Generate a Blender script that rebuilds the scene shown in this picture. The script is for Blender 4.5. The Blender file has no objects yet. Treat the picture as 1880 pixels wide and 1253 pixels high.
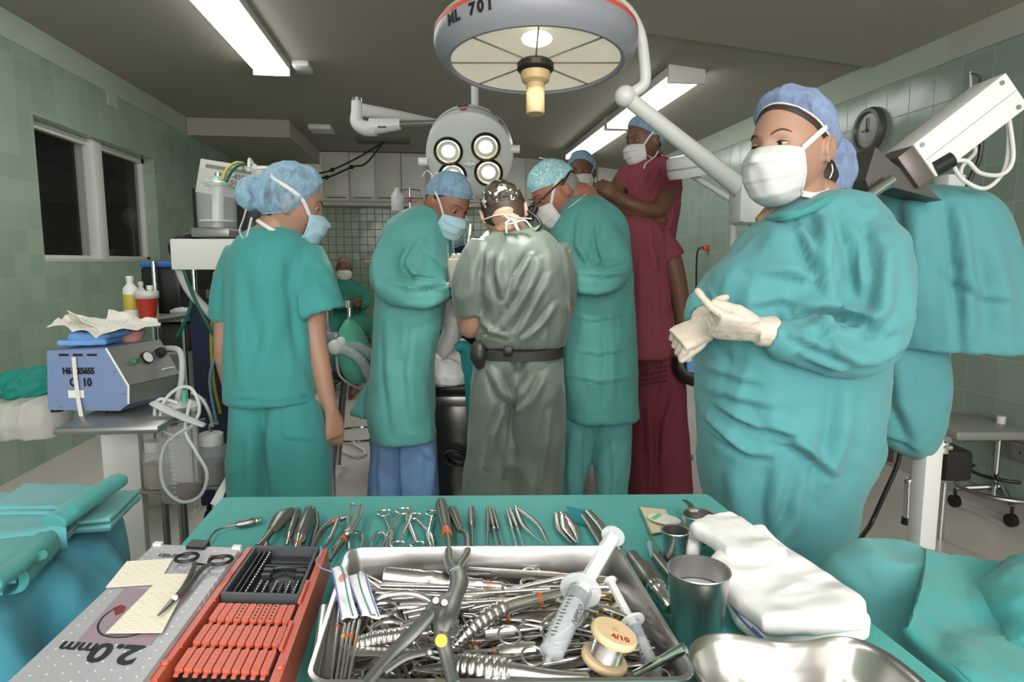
import bpy, math, random
import numpy as np
from mathutils import Vector, Matrix
rnd = random.Random(7)
PI = math.pi
sc = bpy.context.scene
COL = sc.collection
# ---------------------------------------------------------------- camera
FOC, YAW, PIT, CZ = 1200.0, math.radians(7.17), math.radians(6.94), 1.30
cd = bpy.data.cameras.new('camera'); cam = bpy.data.objects.new('camera', cd); COL.objects.link(cam)
cd.sensor_fit = 'HORIZONTAL'; cd.sensor_width = 36.0; cd.lens = 36.0 * FOC / 1880.0
cd.clip_start = 0.02; cd.clip_end = 60
cam.location = (0, 0, CZ); cam.rotation_euler = (PI / 2 - PIT, 0, -YAW)
sc.camera = cam
# ---------------------------------------------------------------- exposure, world
sc.view_settings.view_transform = 'Standard'; sc.view_settings.look = 'None'
sc.view_settings.gamma = 1.0; sc.view_settings.use_curve_mapping = False
sc.view_settings.exposure = 0.05
w = bpy.data.worlds.new('world'); sc.world = w; w.use_nodes = True
w.node_tree.nodes['Background'].inputs[0].default_value = (0.62, 0.68, 0.72, 1)
w.node_tree.nodes['Background'].inputs[1].default_value = 0.5
sc.cycles.max_bounces = 7; sc.cycles.diffuse_bounces = 4; sc.cycles.glossy_bounces = 4
sc.cycles.transmission_bounces = 6; sc.cycles.transparent_max_bounces = 12
sc.cycles.caustics_reflective = False; sc.cycles.caustics_refractive = False
sc.cycles.sample_clamp_indirect = 4.0
# ---------------------------------------------------------------- lights
def area(name, loc, rot, sx, sy, power, col=(1, 1, 1)):
    l = bpy.data.lights.new(name, 'AREA'); l.shape = 'RECTANGLE'; l.size = sx; l.size_y = sy
    l.energy = power; l.color = col
    o = bpy.data.objects.new(name, l); COL.objects.link(o); o.location = loc; o.rotation_euler = rot
    return o
def spot(name, p, q, power, ang, rad, col, blend=0.5):
    l = bpy.data.lights.new(name, 'SPOT'); l.energy = power; l.spot_size = math.radians(ang); l.spot_blend = blend
    l.shadow_soft_size = rad; l.color = col
    o = bpy.data.objects.new(name, l); COL.objects.link(o); o.location = p
    o.rotation_euler = (Vector(q) - Vector(p)).to_track_quat('-Z', 'Y').to_euler()
    return o
LAMP_EMIT = 12.0
# added fill light behind the photographer, raises the ambient level from an unseen opening
area('rear_fill', (0.2, -2.3, 1.75), (PI / 2, 0, 0), 4.2, 1.7, 180, (1.0, 0.98, 0.95))
# ---------------------------------------------------------------- pixel geometry (used once, to find where things stand)
_f = np.array([math.sin(YAW) * math.cos(PIT), math.cos(YAW) * math.cos(PIT), -math.sin(PIT)])
_r = np.array([math.cos(YAW), -math.sin(YAW), 0.0]); _u = np.cross(_r, _f)
_h = np.array([math.sin(YAW), math.cos(YAW), 0.0])
def ray(px, py): return _f + _r * ((px - 940) / FOC) + _u * (-(py - 626.5) / FOC)
def V3(a): return Vector((float(a[0]), float(a[1]), float(a[2])))
def atz(px, py, z): d = ray(px, py); return V3(d * ((z - CZ) / d[2])) + Vector((0, 0, CZ))
def aty(px, py, y): d = ray(px, py); return V3(d * (y / d[1])) + Vector((0, 0, CZ))
def atx(px, py, x): d = ray(px, py); return V3(d * (x / d[0])) + Vector((0, 0, CZ))
def atd(px, py, D, off=0.0):
    d = ray(px, py); D = D + off; return V3(d * (D / float(d @ _h))) + Vector((0, 0, CZ))
RT = V3(_r); HD = V3(_h); UP = Vector((0, 0, 1))
# ---------------------------------------------------------------- materials
def lin(c):
    if isinstance(c, str):
        c = [int(c[i:i + 2], 16) / 255 for i in (0, 2, 4)]
    return tuple((x / 12.92 if x <= 0.04045 else ((x + 0.055) / 1.055) ** 2.4) for x in c)
def mat(name, col, rough=0.6, metal=0.0, bump=0.0, bscale=200.0, var=0.0, vscale=6.0, alpha=1.0, emit=None, es=1.0,
        trans=0.0, ior=1.45, sheen=0.0, rvar=0.0, sss=0.0, detail=3.0, crease=0.0, cs=9.0):
    m = bpy.data.materials.new(name); m.use_nodes = True; nt = m.node_tree; b = nt.nodes['Principled BSDF']
    c = lin(col); b.inputs['Base Color'].default_value = (*c, 1)
    b.inputs['Roughness'].default_value = rough; b.inputs['Metallic'].default_value = metal
    b.inputs['IOR'].default_value = ior
    if alpha < 1: b.inputs['Alpha'].default_value = alpha
    if trans: b.inputs['Transmission Weight'].default_value = trans
    if sheen: b.inputs['Sheen Weight'].default_value = sheen; b.inputs['Sheen Roughness'].default_value = 0.5
    if sss:
        b.inputs['Subsurface Weight'].default_value = sss; b.inputs['Subsurface Scale'].default_value = 0.01
        b.inputs['Subsurface Radius'].default_value = (1.0, 0.35, 0.2)
    if emit: b.inputs['Emission Color'].default_value = (*lin(emit), 1); b.inputs['Emission Strength'].default_value = es
    tc = None
    def tcn():
        return nt.nodes.new('ShaderNodeTexCoord')
    if bump or var or rvar: tc = tcn()
    if bump:
        n = nt.nodes.new('ShaderNodeTexNoise'); n.inputs['Scale'].default_value = bscale; n.inputs['Detail'].default_value = detail
        nt.links.new(tc.outputs['Object'], n.inputs['Vector'])
        bp = nt.nodes.new('ShaderNodeBump'); bp.inputs['Strength'].default_value = bump; bp.inputs['Distance'].default_value = 0.002
        nt.links.new(n.outputs['Fac'], bp.inputs['Height']); nt.links.new(bp.outputs[0], b.inputs['Normal'])
    if crease:      # soft creases and small folds of worn cloth
        mp = nt.nodes.new('ShaderNodeMapping'); mp.inputs['Scale'].default_value = (1, 1, .65); mp.inputs['Rotation'].default_value = (.3, .5, .2); tc2 = tcn(); nt.links.new(tc2.outputs['Object'], mp.inputs[0])
        n = nt.nodes.new('ShaderNodeTexNoise'); n.noise_type = 'RIDGED_MULTIFRACTAL'; n.inputs['Scale'].default_value = cs; n.inputs['Detail'].default_value = 3; n.inputs['Roughness'].default_value = .45; n.inputs['Distortion'].default_value = .5; nt.links.new(mp.outputs[0], n.inputs['Vector'])
        b2 = nt.nodes.new('ShaderNodeBump'); b2.inputs['Strength'].default_value = crease; b2.inputs['Distance'].default_value = 0.03
        nt.links.new(n.outputs['Fac'], b2.inputs['Height'])
        if bump: nt.links.new(b2.outputs[0], bp.inputs['Normal'])
        else: nt.links.new(b2.outputs[0], b.inputs['Normal'])
    if var:
        n = nt.nodes.new('ShaderNodeTexNoise'); n.inputs['Scale'].default_value = vscale; n.inputs['Detail'].default_value = 5
        nt.links.new(tc.outputs['Object'], n.inputs['Vector'])
        r = nt.nodes.new('ShaderNodeValToRGB'); r.color_ramp.elements[0].position = 0.3; r.color_ramp.elements[1].position = 0.72
        r.color_ramp.elements[0].color = (*[x * (1 - var) for x in c], 1); r.color_ramp.elements[1].color = (*[min(1, x * (1 + var)) for x in c], 1)
        nt.links.new(n.outputs['Fac'], r.inputs[0]); nt.links.new(r.outputs[0], b.inputs['Base Color'])
    if rvar:
        n = nt.nodes.new('ShaderNodeTexNoise'); n.inputs['Scale'].default_value = 25; n.inputs['Detail'].default_value = 4
        nt.links.new(tc.outputs['Object'], n.inputs['Vector'])
        mr = nt.nodes.new('ShaderNodeMapRange'); mr.inputs['To Min'].default_value = max(0.02, rough - rvar); mr.inputs['To Max'].default_value = rough + rvar
        nt.links.new(n.outputs['Fac'], mr.inputs['Value']); nt.links.new(mr.outputs[0], b.inputs['Roughness'])
    return m
def tile_mat(name, col, mortar, axes, size, rough=0.22, mw=0.02):
    """glazed square tiles; axes picks the two world axes of the wall plane"""
    m = mat(name, col, rough); nt = m.node_tree; b = nt.nodes['Principled BSDF']; L = nt.links.new
    g = nt.nodes.new('ShaderNodeNewGeometry'); sp = nt.nodes.new('ShaderNodeSeparateXYZ'); L(g.outputs['Position'], sp.inputs[0])
    cb = nt.nodes.new('ShaderNodeCombineXYZ'); L(sp.outputs[axes[0]], cb.inputs[0]); L(sp.outputs[axes[1]], cb.inputs[1])
    br = nt.nodes.new('ShaderNodeTexBrick'); br.offset = 0.0; br.squash = 1.0
    br.inputs['Scale'].default_value = 1.0; br.inputs['Brick Width'].default_value = size; br.inputs['Row Height'].default_value = size
    br.inputs['Mortar Size'].default_value = mw * size; br.inputs['Mortar Smooth'].default_value = 0.3; br.inputs['Bias'].default_value = 0.0
    c = lin(col)
    br.inputs['Color1'].default_value = (*[x * 0.93 for x in c], 1); br.inputs['Color2'].default_value = (*[x * 1.08 for x in c], 1)
    br.inputs['Mortar'].default_value = (*lin(mortar), 1)
    L(cb.outputs[0], br.inputs['Vector'])
    mx = nt.nodes.new('ShaderNodeMixRGB'); mx.blend_type = 'MULTIPLY'; mx.inputs[0].default_value = 0.35
    n2 = nt.nodes.new('ShaderNodeTexNoise'); n2.inputs['Scale'].default_value = 1.3; n2.inputs['Detail'].default_value = 6; L(g.outputs['Position'], n2.inputs['Vector'])
    L(br.outputs['Color'], mx.inputs[1]); L(n2.outputs['Fac'], mx.inputs[2])
    gm = nt.nodes.new('ShaderNodeMixRGB'); gm.blend_type = 'MULTIPLY'; gm.inputs[0].default_value = 1; gm.inputs[2].default_value = (1.2, 1.2, 1.2, 1)
    L(mx.outputs[0], gm.inputs[1]); L(gm.outputs[0], b.inputs['Base Color'])
    # every tile a little pillowed and tilted, joints sunk
    mt = nt.nodes.new('ShaderNodeMath'); mt.operation = 'SUBTRACT'; mt.inputs[0].default_value = 1.0; L(br.outputs['Fac'], mt.inputs[1])
    wn = nt.nodes.new('ShaderNodeTexNoise'); wn.inputs['Scale'].default_value = 4.5; wn.inputs['Detail'].default_value = 1; L(g.outputs['Position'], wn.inputs['Vector'])
    ad = nt.nodes.new('ShaderNodeMath'); ad.operation = 'MULTIPLY_ADD'; ad.inputs[1].default_value = 2.2; L(wn.outputs['Fac'], ad.inputs[0]); L(mt.outputs[0], ad.inputs[2])
    bp = nt.nodes.new('ShaderNodeBump'); bp.inputs['Strength'].default_value = 0.5; bp.inputs['Distance'].default_value = 0.004
    L(ad.outputs[0], bp.inputs['Height']); L(bp.outputs[0], b.inputs['Normal'])
    rr = nt.nodes.new('ShaderNodeMath'); rr.operation = 'MULTIPLY_ADD'; rr.inputs[1].default_value = 0.5; rr.inputs[2].default_value = rough; L(br.outputs['Fac'], rr.inputs[0]); L(rr.outputs[0], b.inputs['Roughness'])
    return m
M = {}
M['ceiling'] = mat('ceiling paint', 'a09a8e', 0.7, bump=0.15, bscale=60, var=0.04, vscale=0.8)
M['ceiling2'] = mat('ceiling slab paint', 'a8a496', 0.75, bump=0.15, bscale=60)
M['tileL'] = tile_mat('green tile left', '93a893', '99ae98', (1, 2), 0.15, 0.22, 0.012)
M['tileR'] = tile_mat('green tile right', '87998a', '98a996', (1, 2), 0.20, 0.22, 0.014)
M['tileB'] = tile_mat('green tile back', '87997f', '66775f', (0, 2), 0.11, 0.16, 0.04)
M['band'] = mat('wall band paint', 'a9b5a2', 0.6, var=0.04, vscale=2)
M['bandgrey'] = mat('grey wall band paint', 'a9aaa0', 0.6)
M['floor'] = mat('vinyl floor', 'c8bfb6', 0.35, var=0.06, vscale=1.5, bump=0.05, bscale=40, rvar=0.08)
M['cream'] = mat('cream enamel', 'cdc9bf', 0.4, var=0.03, vscale=3)
M['white'] = mat('white paint', 'dcdad6', 0.45)
M['offwhite'] = mat('off white plastic', 'd9d7d0', 0.4)
M['darkwood'] = mat('dark interior', '2a2620', 0.8)
M['glass'] = mat('window glass', '3a3d38', 0.05, trans=0.0, alpha=0.2, ior=1.5)
M['grey'] = mat('grey paint', '8d8f90', 0.4)
M['black'] = mat('black plastic', '1c1b1a', 0.4)
M['rubber'] = mat('black rubber', '1a1816', 0.6)
M['chrome'] = mat('chrome', 'd8d8d8', 0.12, 1.0)
M['steel'] = mat('instrument steel', 'cfccc8', 0.27, 1.0, rvar=0.08)
M['steelD'] = mat('dull dark steel', '94918c', 0.38, 1.0, rvar=0.1)
M['spreader'] = mat('matt dark steel', '6f716c', 0.42, 0.75, rvar=0.08)
M['steelB'] = mat('brushed tray steel', 'd2cfcd', 0.3, 1.0, rvar=0.08, bump=0.03, bscale=90)
M['teal'] = mat('teal cotton', '539498', 0.85, bump=0.35, bscale=900, crease=.55, var=0.06, vscale=5, sheen=0.15)
M['tealG'] = mat('green teal cotton', '3d8f8c', 0.85, bump=0.35, bscale=900, crease=.55, var=0.05, vscale=5, sheen=0.15)
M['tealL'] = mat('pale teal cotton', '5c9fa0', 0.85, bump=0.35, bscale=900, crease=.55, var=0.06, vscale=5, sheen=0.15)
M['tealP'] = mat('teal disposable gown fabric', '50938f', 0.7, bump=0.3, bscale=700, crease=.55, var=0.06, vscale=9, sheen=0.15)
M['tealB'] = mat('blue teal drape', '4993a6', 0.85, bump=0.3, bscale=900, crease=.55, var=0.06, vscale=4, sheen=0.15)
M['tablegreen'] = mat('green table cloth', '479f9a', 0.85, bump=0.4, bscale=1200, var=0.05, vscale=8, sheen=0.1)
M['maroon'] = mat('maroon scrubs', '843d47', 0.85, bump=0.3, bscale=900, crease=.55, var=0.06, vscale=5)
M['maroonD'] = mat('dark maroon scrubs', '702a36', 0.85, bump=0.3, bscale=900, crease=.55, var=0.06, vscale=5)
M['greygreen'] = mat('grey green scrubs', '5c665d', 0.4, bump=0.25, bscale=900, crease=.55, var=0.05, vscale=5, sheen=0.2)
M['bluepants'] = mat('blue trousers', '6483ab', 0.85, bump=0.3, bscale=900, crease=.55, var=0.06, vscale=5)
M['navy'] = mat('navy cloth', '1d2550', 0.85, bump=0.3, bscale=900, crease=.55)
M['skin'] = mat('light skin', 'a67f6a', 0.5, bump=0.15, bscale=500, var=0.05, vscale=14, sss=0.1)
M['skinP'] = mat('fair skin', 'a9836f', 0.48, bump=0.12, bscale=500, var=0.05, vscale=14, sss=0.12)
M['skinR'] = mat('ruddy skin', 'a06a57', 0.5, bump=0.2, bscale=500, var=0.08, vscale=14, sss=0.1)
M['skinT'] = mat('tan skin', '8c6250', 0.5, bump=0.2, bscale=500, var=0.06, vscale=14, sss=0.1)
M['skinB'] = mat('brown skin', '6b4a38', 0.5, bump=0.2, bscale=500, var=0.06, vscale=14)
M['hair'] = mat('dark brown hair', '33261f', 0.55, bump=0.6, bscale=300)
M['hairG'] = mat('grey hair', '8f8c86', 0.6, bump=0.6, bscale=300)
M['glove'] = mat('latex glove', 'cdbfb1', 0.42, bump=0.2, bscale=160, var=0.04, vscale=30, sss=0.08)
M['maskW'] = mat('white surgical mask', 'cdccc9', 0.75, bump=0.2, bscale=700)
M['maskB'] = mat('pale blue surgical mask', '9fc0cc', 0.75, bump=0.2, bscale=700)
M['strap'] = mat('white tape ties', 'd8d3ce', 0.7)
M['capB'] = mat('blue gauze cap', '7d9fc8', 0.8, alpha=0.78, bump=0.4, bscale=350, var=0.12, vscale=30)
M['capP'] = mat('pale blue gauze cap', '9dbcd2', 0.8, alpha=0.72, bump=0.4, bscale=350, var=0.12, vscale=30)
M['capG'] = mat('grey blue cap', '8aa3b8', 0.8, alpha=0.9, bump=0.4, bscale=350, var=0.1, vscale=30)
def gauze(name, col, a0, a1):
    m = mat(name, col, .8, bump=.4, bscale=350); nt = m.node_tree; N = nt.nodes.new; L = nt.links.new; lw = N('ShaderNodeLayerWeight'); lw.inputs[0].default_value = .45
    tc = N('ShaderNodeTexCoord'); mp = N('ShaderNodeMapping'); mp.inputs['Scale'].default_value = (26, 26, 9); n = N('ShaderNodeTexNoise'); n.inputs['Scale'].default_value = 1.6; n.inputs['Detail'].default_value = 4; n.inputs['Distortion'].default_value = 1.2
    L(tc.outputs['Object'], mp.inputs[0]); L(mp.outputs[0], n.inputs['Vector']); a = N('ShaderNodeMath'); a.operation = 'MULTIPLY_ADD'; a.inputs[1].default_value = a1 - a0; a.inputs[2].default_value = a0; L(lw.outputs['Facing'], a.inputs[0])
    b = N('ShaderNodeMath'); b.operation = 'MULTIPLY_ADD'; b.use_clamp = True; b.inputs[1].default_value = 1.1; L(n.outputs['Fac'], b.inputs[0]); s = N('ShaderNodeMath'); s.operation = 'SUBTRACT'; s.inputs[1].default_value = .55; L(a.outputs[0], s.inputs[0]); L(s.outputs[0], b.inputs[2])
    L(b.outputs[0], nt.nodes['Principled BSDF'].inputs['Alpha']); return m
M['capB'] = gauze('blue gauze cap', '8496b8', .66, 1.2)
M['capP'] = gauze('pale blue gauze cap', '9cbfd8', .50, 1.2)
M['capG'] = gauze('grey blue cap', '7f9cb6', .85, 1.25)
M['eyewhite'] = mat('eye white', 'b0a49c', 0.2)
M['iris'] = mat('iris', '2c2620', 0.1)
M['brow'] = mat('eyebrow hair', '5a3c2c', 0.7)
M['whitecloth'] = mat('white cotton towel', 'e9e7e4', 0.9, crease=.5, cs=14, bump=0.15, bscale=600, var=0.02)
M['paper'] = mat('paper', 'e6e2d6', 0.8, var=0.02)
M['yellow'] = mat('yellow plastic', 'b9a83a', 0.45)
M['greenhose'] = mat('green rubber', '1f5c4a', 0.5)
M['hose'] = mat('grey clear hose', 'c8cccc', 0.3, alpha=0.7)
M['clear'] = mat('clear plastic', 'dfe4e6', 0.08, alpha=0.28)
M['clearM'] = mat('milky clear plastic', 'd9dcdd', 0.25, alpha=0.62)
M['orange'] = mat('orange anodised tray', 'bd5640', 0.35, metal=0.0, bump=0.05, bscale=200)
M['orangeS'] = mat('orange plate holder', 'c45e47', 0.4)
M['darkgrey'] = mat('dark grey plastic', '45474a', 0.45)
M['lidgrey'] = mat('grey box lid', 'a6a6a8', 0.35, var=0.02)
M['lidedge'] = mat('light grey box rim', 'b8b8ba', 0.35)
M['mauve'] = mat('mauve print', '93808a', 0.5)
M['darkred'] = mat('dark red print', '7a1a1c', 0.5)
M['ink'] = mat('black ink', '141313', 0.5)
M['inkgrey'] = mat('grey ink', '4c4c50', 0.5)
M['inkred'] = mat('red ink', 'b0302a', 0.5)
M['tapeO'] = mat('orange marker tape', 'c0602a', 0.5)
M['tapeY'] = mat('yellow marker tape', 'c9b030', 0.5)
M['brass'] = mat('brass coloured handle', 'b59a58', 0.25, 1.0)
M['bluegrey'] = mat('blue grey enamel', '7787ae', 0.4, var=0.03)
M['greymetal'] = mat('grey panel metal', '8e8e8b', 0.35, 0.6)
M['blood'] = mat('dark fluid', '5a1512', 0.2, alpha=0.92)
M['amber'] = mat('amber fluid', 'a08a5a', 0.2, alpha=0.7)
M['redplastic'] = mat('red plastic', 'b33a2c', 0.4)
M['pink'] = mat('pink plastic', 'c98f88', 0.4)
M['ltblue'] = mat('light blue cloth', '6f9fd6', 0.8)
M['bagteal'] = mat('green breathing bag', '5cae94', 0.45)
M['wood'] = mat('pale wooden reel', 'd2b890', 0.6, var=0.06, vscale=60)
M['beige'] = mat('beige handle', 'c2a67c', 0.5)
M['lamprim'] = mat('grey lamp rim', '8c8d94', 0.4)
M['lampbody'] = mat('pale lamp body', 'c9c9c4', 0.35)
M['redorange'] = mat('faded red stripe', 'c9503a', 0.45)
M['tube'] = mat('fluorescent diffuser', 'ffffff', 0.4, emit='f9fbfa', es=LAMP_EMIT)
M['bulb'] = mat('lamp bulb', 'ffffff', 0.4, emit='fff0c8', es=9.0)
# ---------------------------------------------------------------- mesh building
class MB:
    def __init__(s): s.v = []; s.f = []
    def add(s, vs, fs):
        n = len(s.v); s.v.extend([tuple(map(float, p)) for p in vs]); s.f.extend([tuple(i + n for i in f) for f in fs]); return s
    def merge(s, o): return s.add(o.v, o.f)
    def xf(s, m): s.v = [tuple(m @ Vector(p)) for p in s.v]; return s
    def box(s, c, size, R=None, bev=0.0):
        hx, hy, hz = size[0] / 2, size[1] / 2, size[2] / 2; R = R or Matrix.Identity(3); c = Vector(c)
        b = min(bev, hx * .9, hy * .9, hz * .9)
        if b <= 0:
            vs = [c + R @ Vector((x * hx, y * hy, z * hz)) for x in (-1, 1) for y in (-1, 1) for z in (-1, 1)]
            return s.add(vs, [(0, 1, 3, 2), (4, 6, 7, 5), (0, 4, 5, 1), (2, 3, 7, 6), (0, 2, 6, 4), (1, 5, 7, 3)])
        import bmesh
        bm = bmesh.new(); bmesh.ops.create_cube(bm, size=2.0)
        for v in bm.verts: v.co = Vector((v.co.x * hx, v.co.y * hy, v.co.z * hz))
        bmesh.ops.bevel(bm, geom=list(bm.edges), offset=b, segments=2, profile=0.5, affect='EDGES')
        bm.verts.index_update()
        s.add([c + R @ v.co for v in bm.verts], [tuple(v.index for v in f.verts) for f in bm.faces]); bm.free(); return s
    def bb(s, x0, x1, y0, y1, z0, z1, bev=0.0): return s.box(((x0 + x1) / 2, (y0 + y1) / 2, (z0 + z1) / 2), (abs(x1 - x0), abs(y1 - y0), abs(z1 - z0)), None, bev)
    def rings(s, rings, closed=True, caps=True):
        n = len(rings[0]); vs = [p for r in rings for p in r]; fs = []
        for i in range(len(rings) - 1):
            for j in range(n if closed else n - 1):
                k = (j + 1) % n; fs.append((i * n + j, i * n + k, (i + 1) * n + k, (i + 1) * n + j))
        if caps:
            fs.append(tuple(range(n))[::-1]); fs.append(tuple((len(rings) - 1) * n + j for j in range(n)))
        return s.add(vs, fs)
    def tube(s, pts, r, n=10, flat=1.0, upv=None, caps=True, smooth=0, rb=None):
        pts = [Vector(p) for p in pts]
        rs = list(r) if hasattr(r, '__len__') else [r] * len(pts)
        if smooth: pts, rs = spline(pts, rs, smooth)
        nrm = None; rings = []
        for i, p in enumerate(pts):
            t = (pts[min(i + 1, len(pts) - 1)] - pts[max(i - 1, 0)])
            if t.length < 1e-9: t = Vector((0, 0, 1))
            t.normalize()
            if nrm is None:
                a = Vector(upv) if upv is not None else (Vector((0, 0, 1)) if abs(t.z) < 0.9 else Vector((1, 0, 0)))
                nrm = a - t * a.dot(t)
                if nrm.length < 1e-6: nrm = t.orthogonal()
            else: nrm = nrm - t * nrm.dot(t)
            nrm.normalize(); bi = t.cross(nrm)
            rings.append([p + nrm * (math.sin(2 * PI * k / n) * rs[i] * flat) + bi * (math.cos(2 * PI * k / n) * rs[i]) for k in range(n)])
        return s.rings(rings, True, caps)
    def cyl(s, p0, p1, r0, r1=None, n=20): return s.tube([p0, p1], [r0, r0 if r1 is None else r1], n)
    def lathe(s, prof, c=(0, 0, 0), ax=(0, 0, 1), n=32, caps=False, sx=1.0):
        ax = Vector(ax).normalized(); a = ax.orthogonal().normalized()
        if abs(ax.z) > .99: a = Vector((1, 0, 0))
        b = ax.cross(a); c = Vector(c)
        return s.rings([[c + ax * z + a * (r * sx * math.cos(2 * PI * k / n)) + b * (r * math.sin(2 * PI * k / n)) for k in range(n)] for r, z in prof], True, caps)
    def ball(s, c, r, n=16, R=None):
        c = Vector(c); R = R or Matrix.Identity(3); r = r if hasattr(r, '__len__') else (r, r, r)
        m = n // 2; rings = []
        for i in range(m + 1):
            t = PI * (i + .0) / m; t = min(max(t, 0.02), PI - 0.02)
            rings.append([c + R @ Vector((r[0] * math.sin(t) * math.cos(2 * PI * k / n), r[1] * math.sin(t) * math.sin(2 * PI * k / n), -r[2] * math.cos(t))) for k in range(n)])
        return s.rings(rings)
    def prism(s, outline, h, Mx=None):
        """outline: list of (x,y) ; extruded 0..h along z, then Mx"""
        n = len(outline); vs = [Vector((x, y, 0)) for x, y in outline] + [Vector((x, y, h)) for x, y in outline]
        if Mx is not None: vs = [Mx @ v for v in vs]
        return s.add(vs, [tuple(range(n))[::-1], tuple(range(n, 2 * n))] + [(i, (i + 1) % n, (i + 1) % n + n, i + n) for i in range(n)])
    def grid(s, P, closed=False):
        """P[i][j] points"""
        return s.rings(P, closed, False)
    def loft(s, rows, n=28, e=2.3, caps=True):
        """rows: (center, half_width, half_depth, right_dir, depth_dir)"""
        rings = []
        for c, a, b, ru, dv in rows:
            ring = []
            for k in range(n):
                t = 2 * PI * k / n; cx = math.cos(t); sy = math.sin(t)
                ring.append(Vector(c) + ru * (a * math.copysign(abs(cx) ** (2 / e), cx)) + dv * (b * math.copysign(abs(sy) ** (2 / e), sy)))
            rings.append(ring)
        return s.rings(rings, True, caps)
def spline(pts, rs, k):
    P = [Vector(p) for p in pts]; n = len(P); out = []; ro = []
    for i in range(n - 1):
        p0, p1, p2, p3 = P[max(i - 1, 0)], P[i], P[i + 1], P[min(i + 2, n - 1)]
        r0, r1, r2, r3 = rs[max(i - 1, 0)], rs[i], rs[i + 1], rs[min(i + 2, n - 1)]
        for j in range(k):
            t = j / k
            def cr(a, b, c, d): return 0.5 * ((2 * b) + (c - a) * t + (2 * a - 5 * b + 4 * c - d) * t * t + (3 * b - a - 3 * c + d) * t ** 3)
            out.append(cr(p0, p1, p2, p3)); ro.append(cr(r0, r1, r2, r3))
    out.append(P[-1]); ro.append(rs[-1]); return out, ro
def basis(x, up=(0, 0, 1)):
    """3x3 with columns x, y, z ; x along given direction, z near up"""
    x = Vector(x).normalized(); z = Vector(up); z = z - x * z.dot(x)
    if z.length < 1e-6: z = x.orthogonal()
    z.normalize(); y = z.cross(x)
    return Matrix((x, y, z)).transposed()
def frame(o, x, up=(0, 0, 1)):
    return Matrix.Translation(Vector(o)) @ basis(x, up).to_4x4()
def text_mb(s, size, depth=0.0006, bold=0.0, center=True, spacing=1.0):
    c = bpy.data.curves.new('t', 'FONT'); c.body = s; c.size = size; c.extrude = depth / 2; c.offset = bold; c.space_character = spacing
    c.resolution_u = 3
    if center: c.align_x = 'CENTER'; c.align_y = 'CENTER'
    o = bpy.data.objects.new('t', c); COL.objects.link(o); bpy.context.view_layer.update()
    me = o.evaluated_get(bpy.context.evaluated_depsgraph_get()).to_mesh()
    m = MB().add([v.co[:] for v in me.vertices], [tuple(p.vertices) for p in me.polygons])
    bpy.data.objects.remove(o); bpy.data.curves.remove(c); return m
def mesh_from(name, mb, ma, smooth=40, origin=None):
    me = bpy.data.meshes.new(name); v = mb.v
    if origin is not None:
        ox, oy, oz = origin; v = [(a - ox, b - oy, c - oz) for a, b, c in v]
    me.from_pydata(v, [], mb.f); me.validate()
    for m_ in (ma if isinstance(ma, (list, tuple)) else [ma]): me.materials.append(M[m_] if isinstance(m_, str) else m_)
    if smooth:
        me.polygons.foreach_set('use_smooth', [True] * len(me.polygons))
        if smooth < 180: me.set_sharp_from_angle(angle=math.radians(smooth))
    me.update(); return me
def base_of(vs):
    a = np.array(vs); return (float((a[:, 0].min() + a[:, 0].max()) / 2), float((a[:, 1].min() + a[:, 1].max()) / 2), float(a[:, 2].min()))
def props(o, label=None, cat=None, group=None, kind=None):
    if label: o['label'] = label
    if cat: o['category'] = cat
    if group: o['group'] = group
    if kind: o['kind'] = kind
def one(name, mb, ma, label=None, cat=None, group=None, kind=None, smooth=40):
    b = base_of(mb.v); o = bpy.data.objects.new(name, mesh_from(name, mb, ma, smooth, b)); o.location = b; COL.objects.link(o)
    props(o, label, cat, group, kind); return o
def struct(name, mb, ma, smooth=0): return one(name, mb, ma, kind='structure', smooth=smooth)
class Thing:
    def __init__(s, name, label, cat, group=None): s.n, s.l, s.c, s.g, s.p = name, label, cat, group, []
    def part(s, name, mb, ma, under=None, label=None, smooth=40):
        s.p.append((name, mb, ma, under, label, smooth)); return len(s.p) - 1
    def done(s, kind=None):
        b = base_of([v for p in s.p for v in p[1].v]); e = bpy.data.objects.new(s.n, None); e.location = b; e.empty_display_size = 0.1
        COL.objects.link(e); props(e, s.l, s.c, s.g, kind); obs = []
        for name, mb, ma, under, label, sm in s.p:
            o = bpy.data.objects.new(name, mesh_from(name, mb, ma, sm, b)); COL.objects.link(o)
            o.parent = e if under is None else obs[under]
            if label: o['label'] = label
            obs.append(o)
        s.obs = obs; s.e = e; return e
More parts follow.
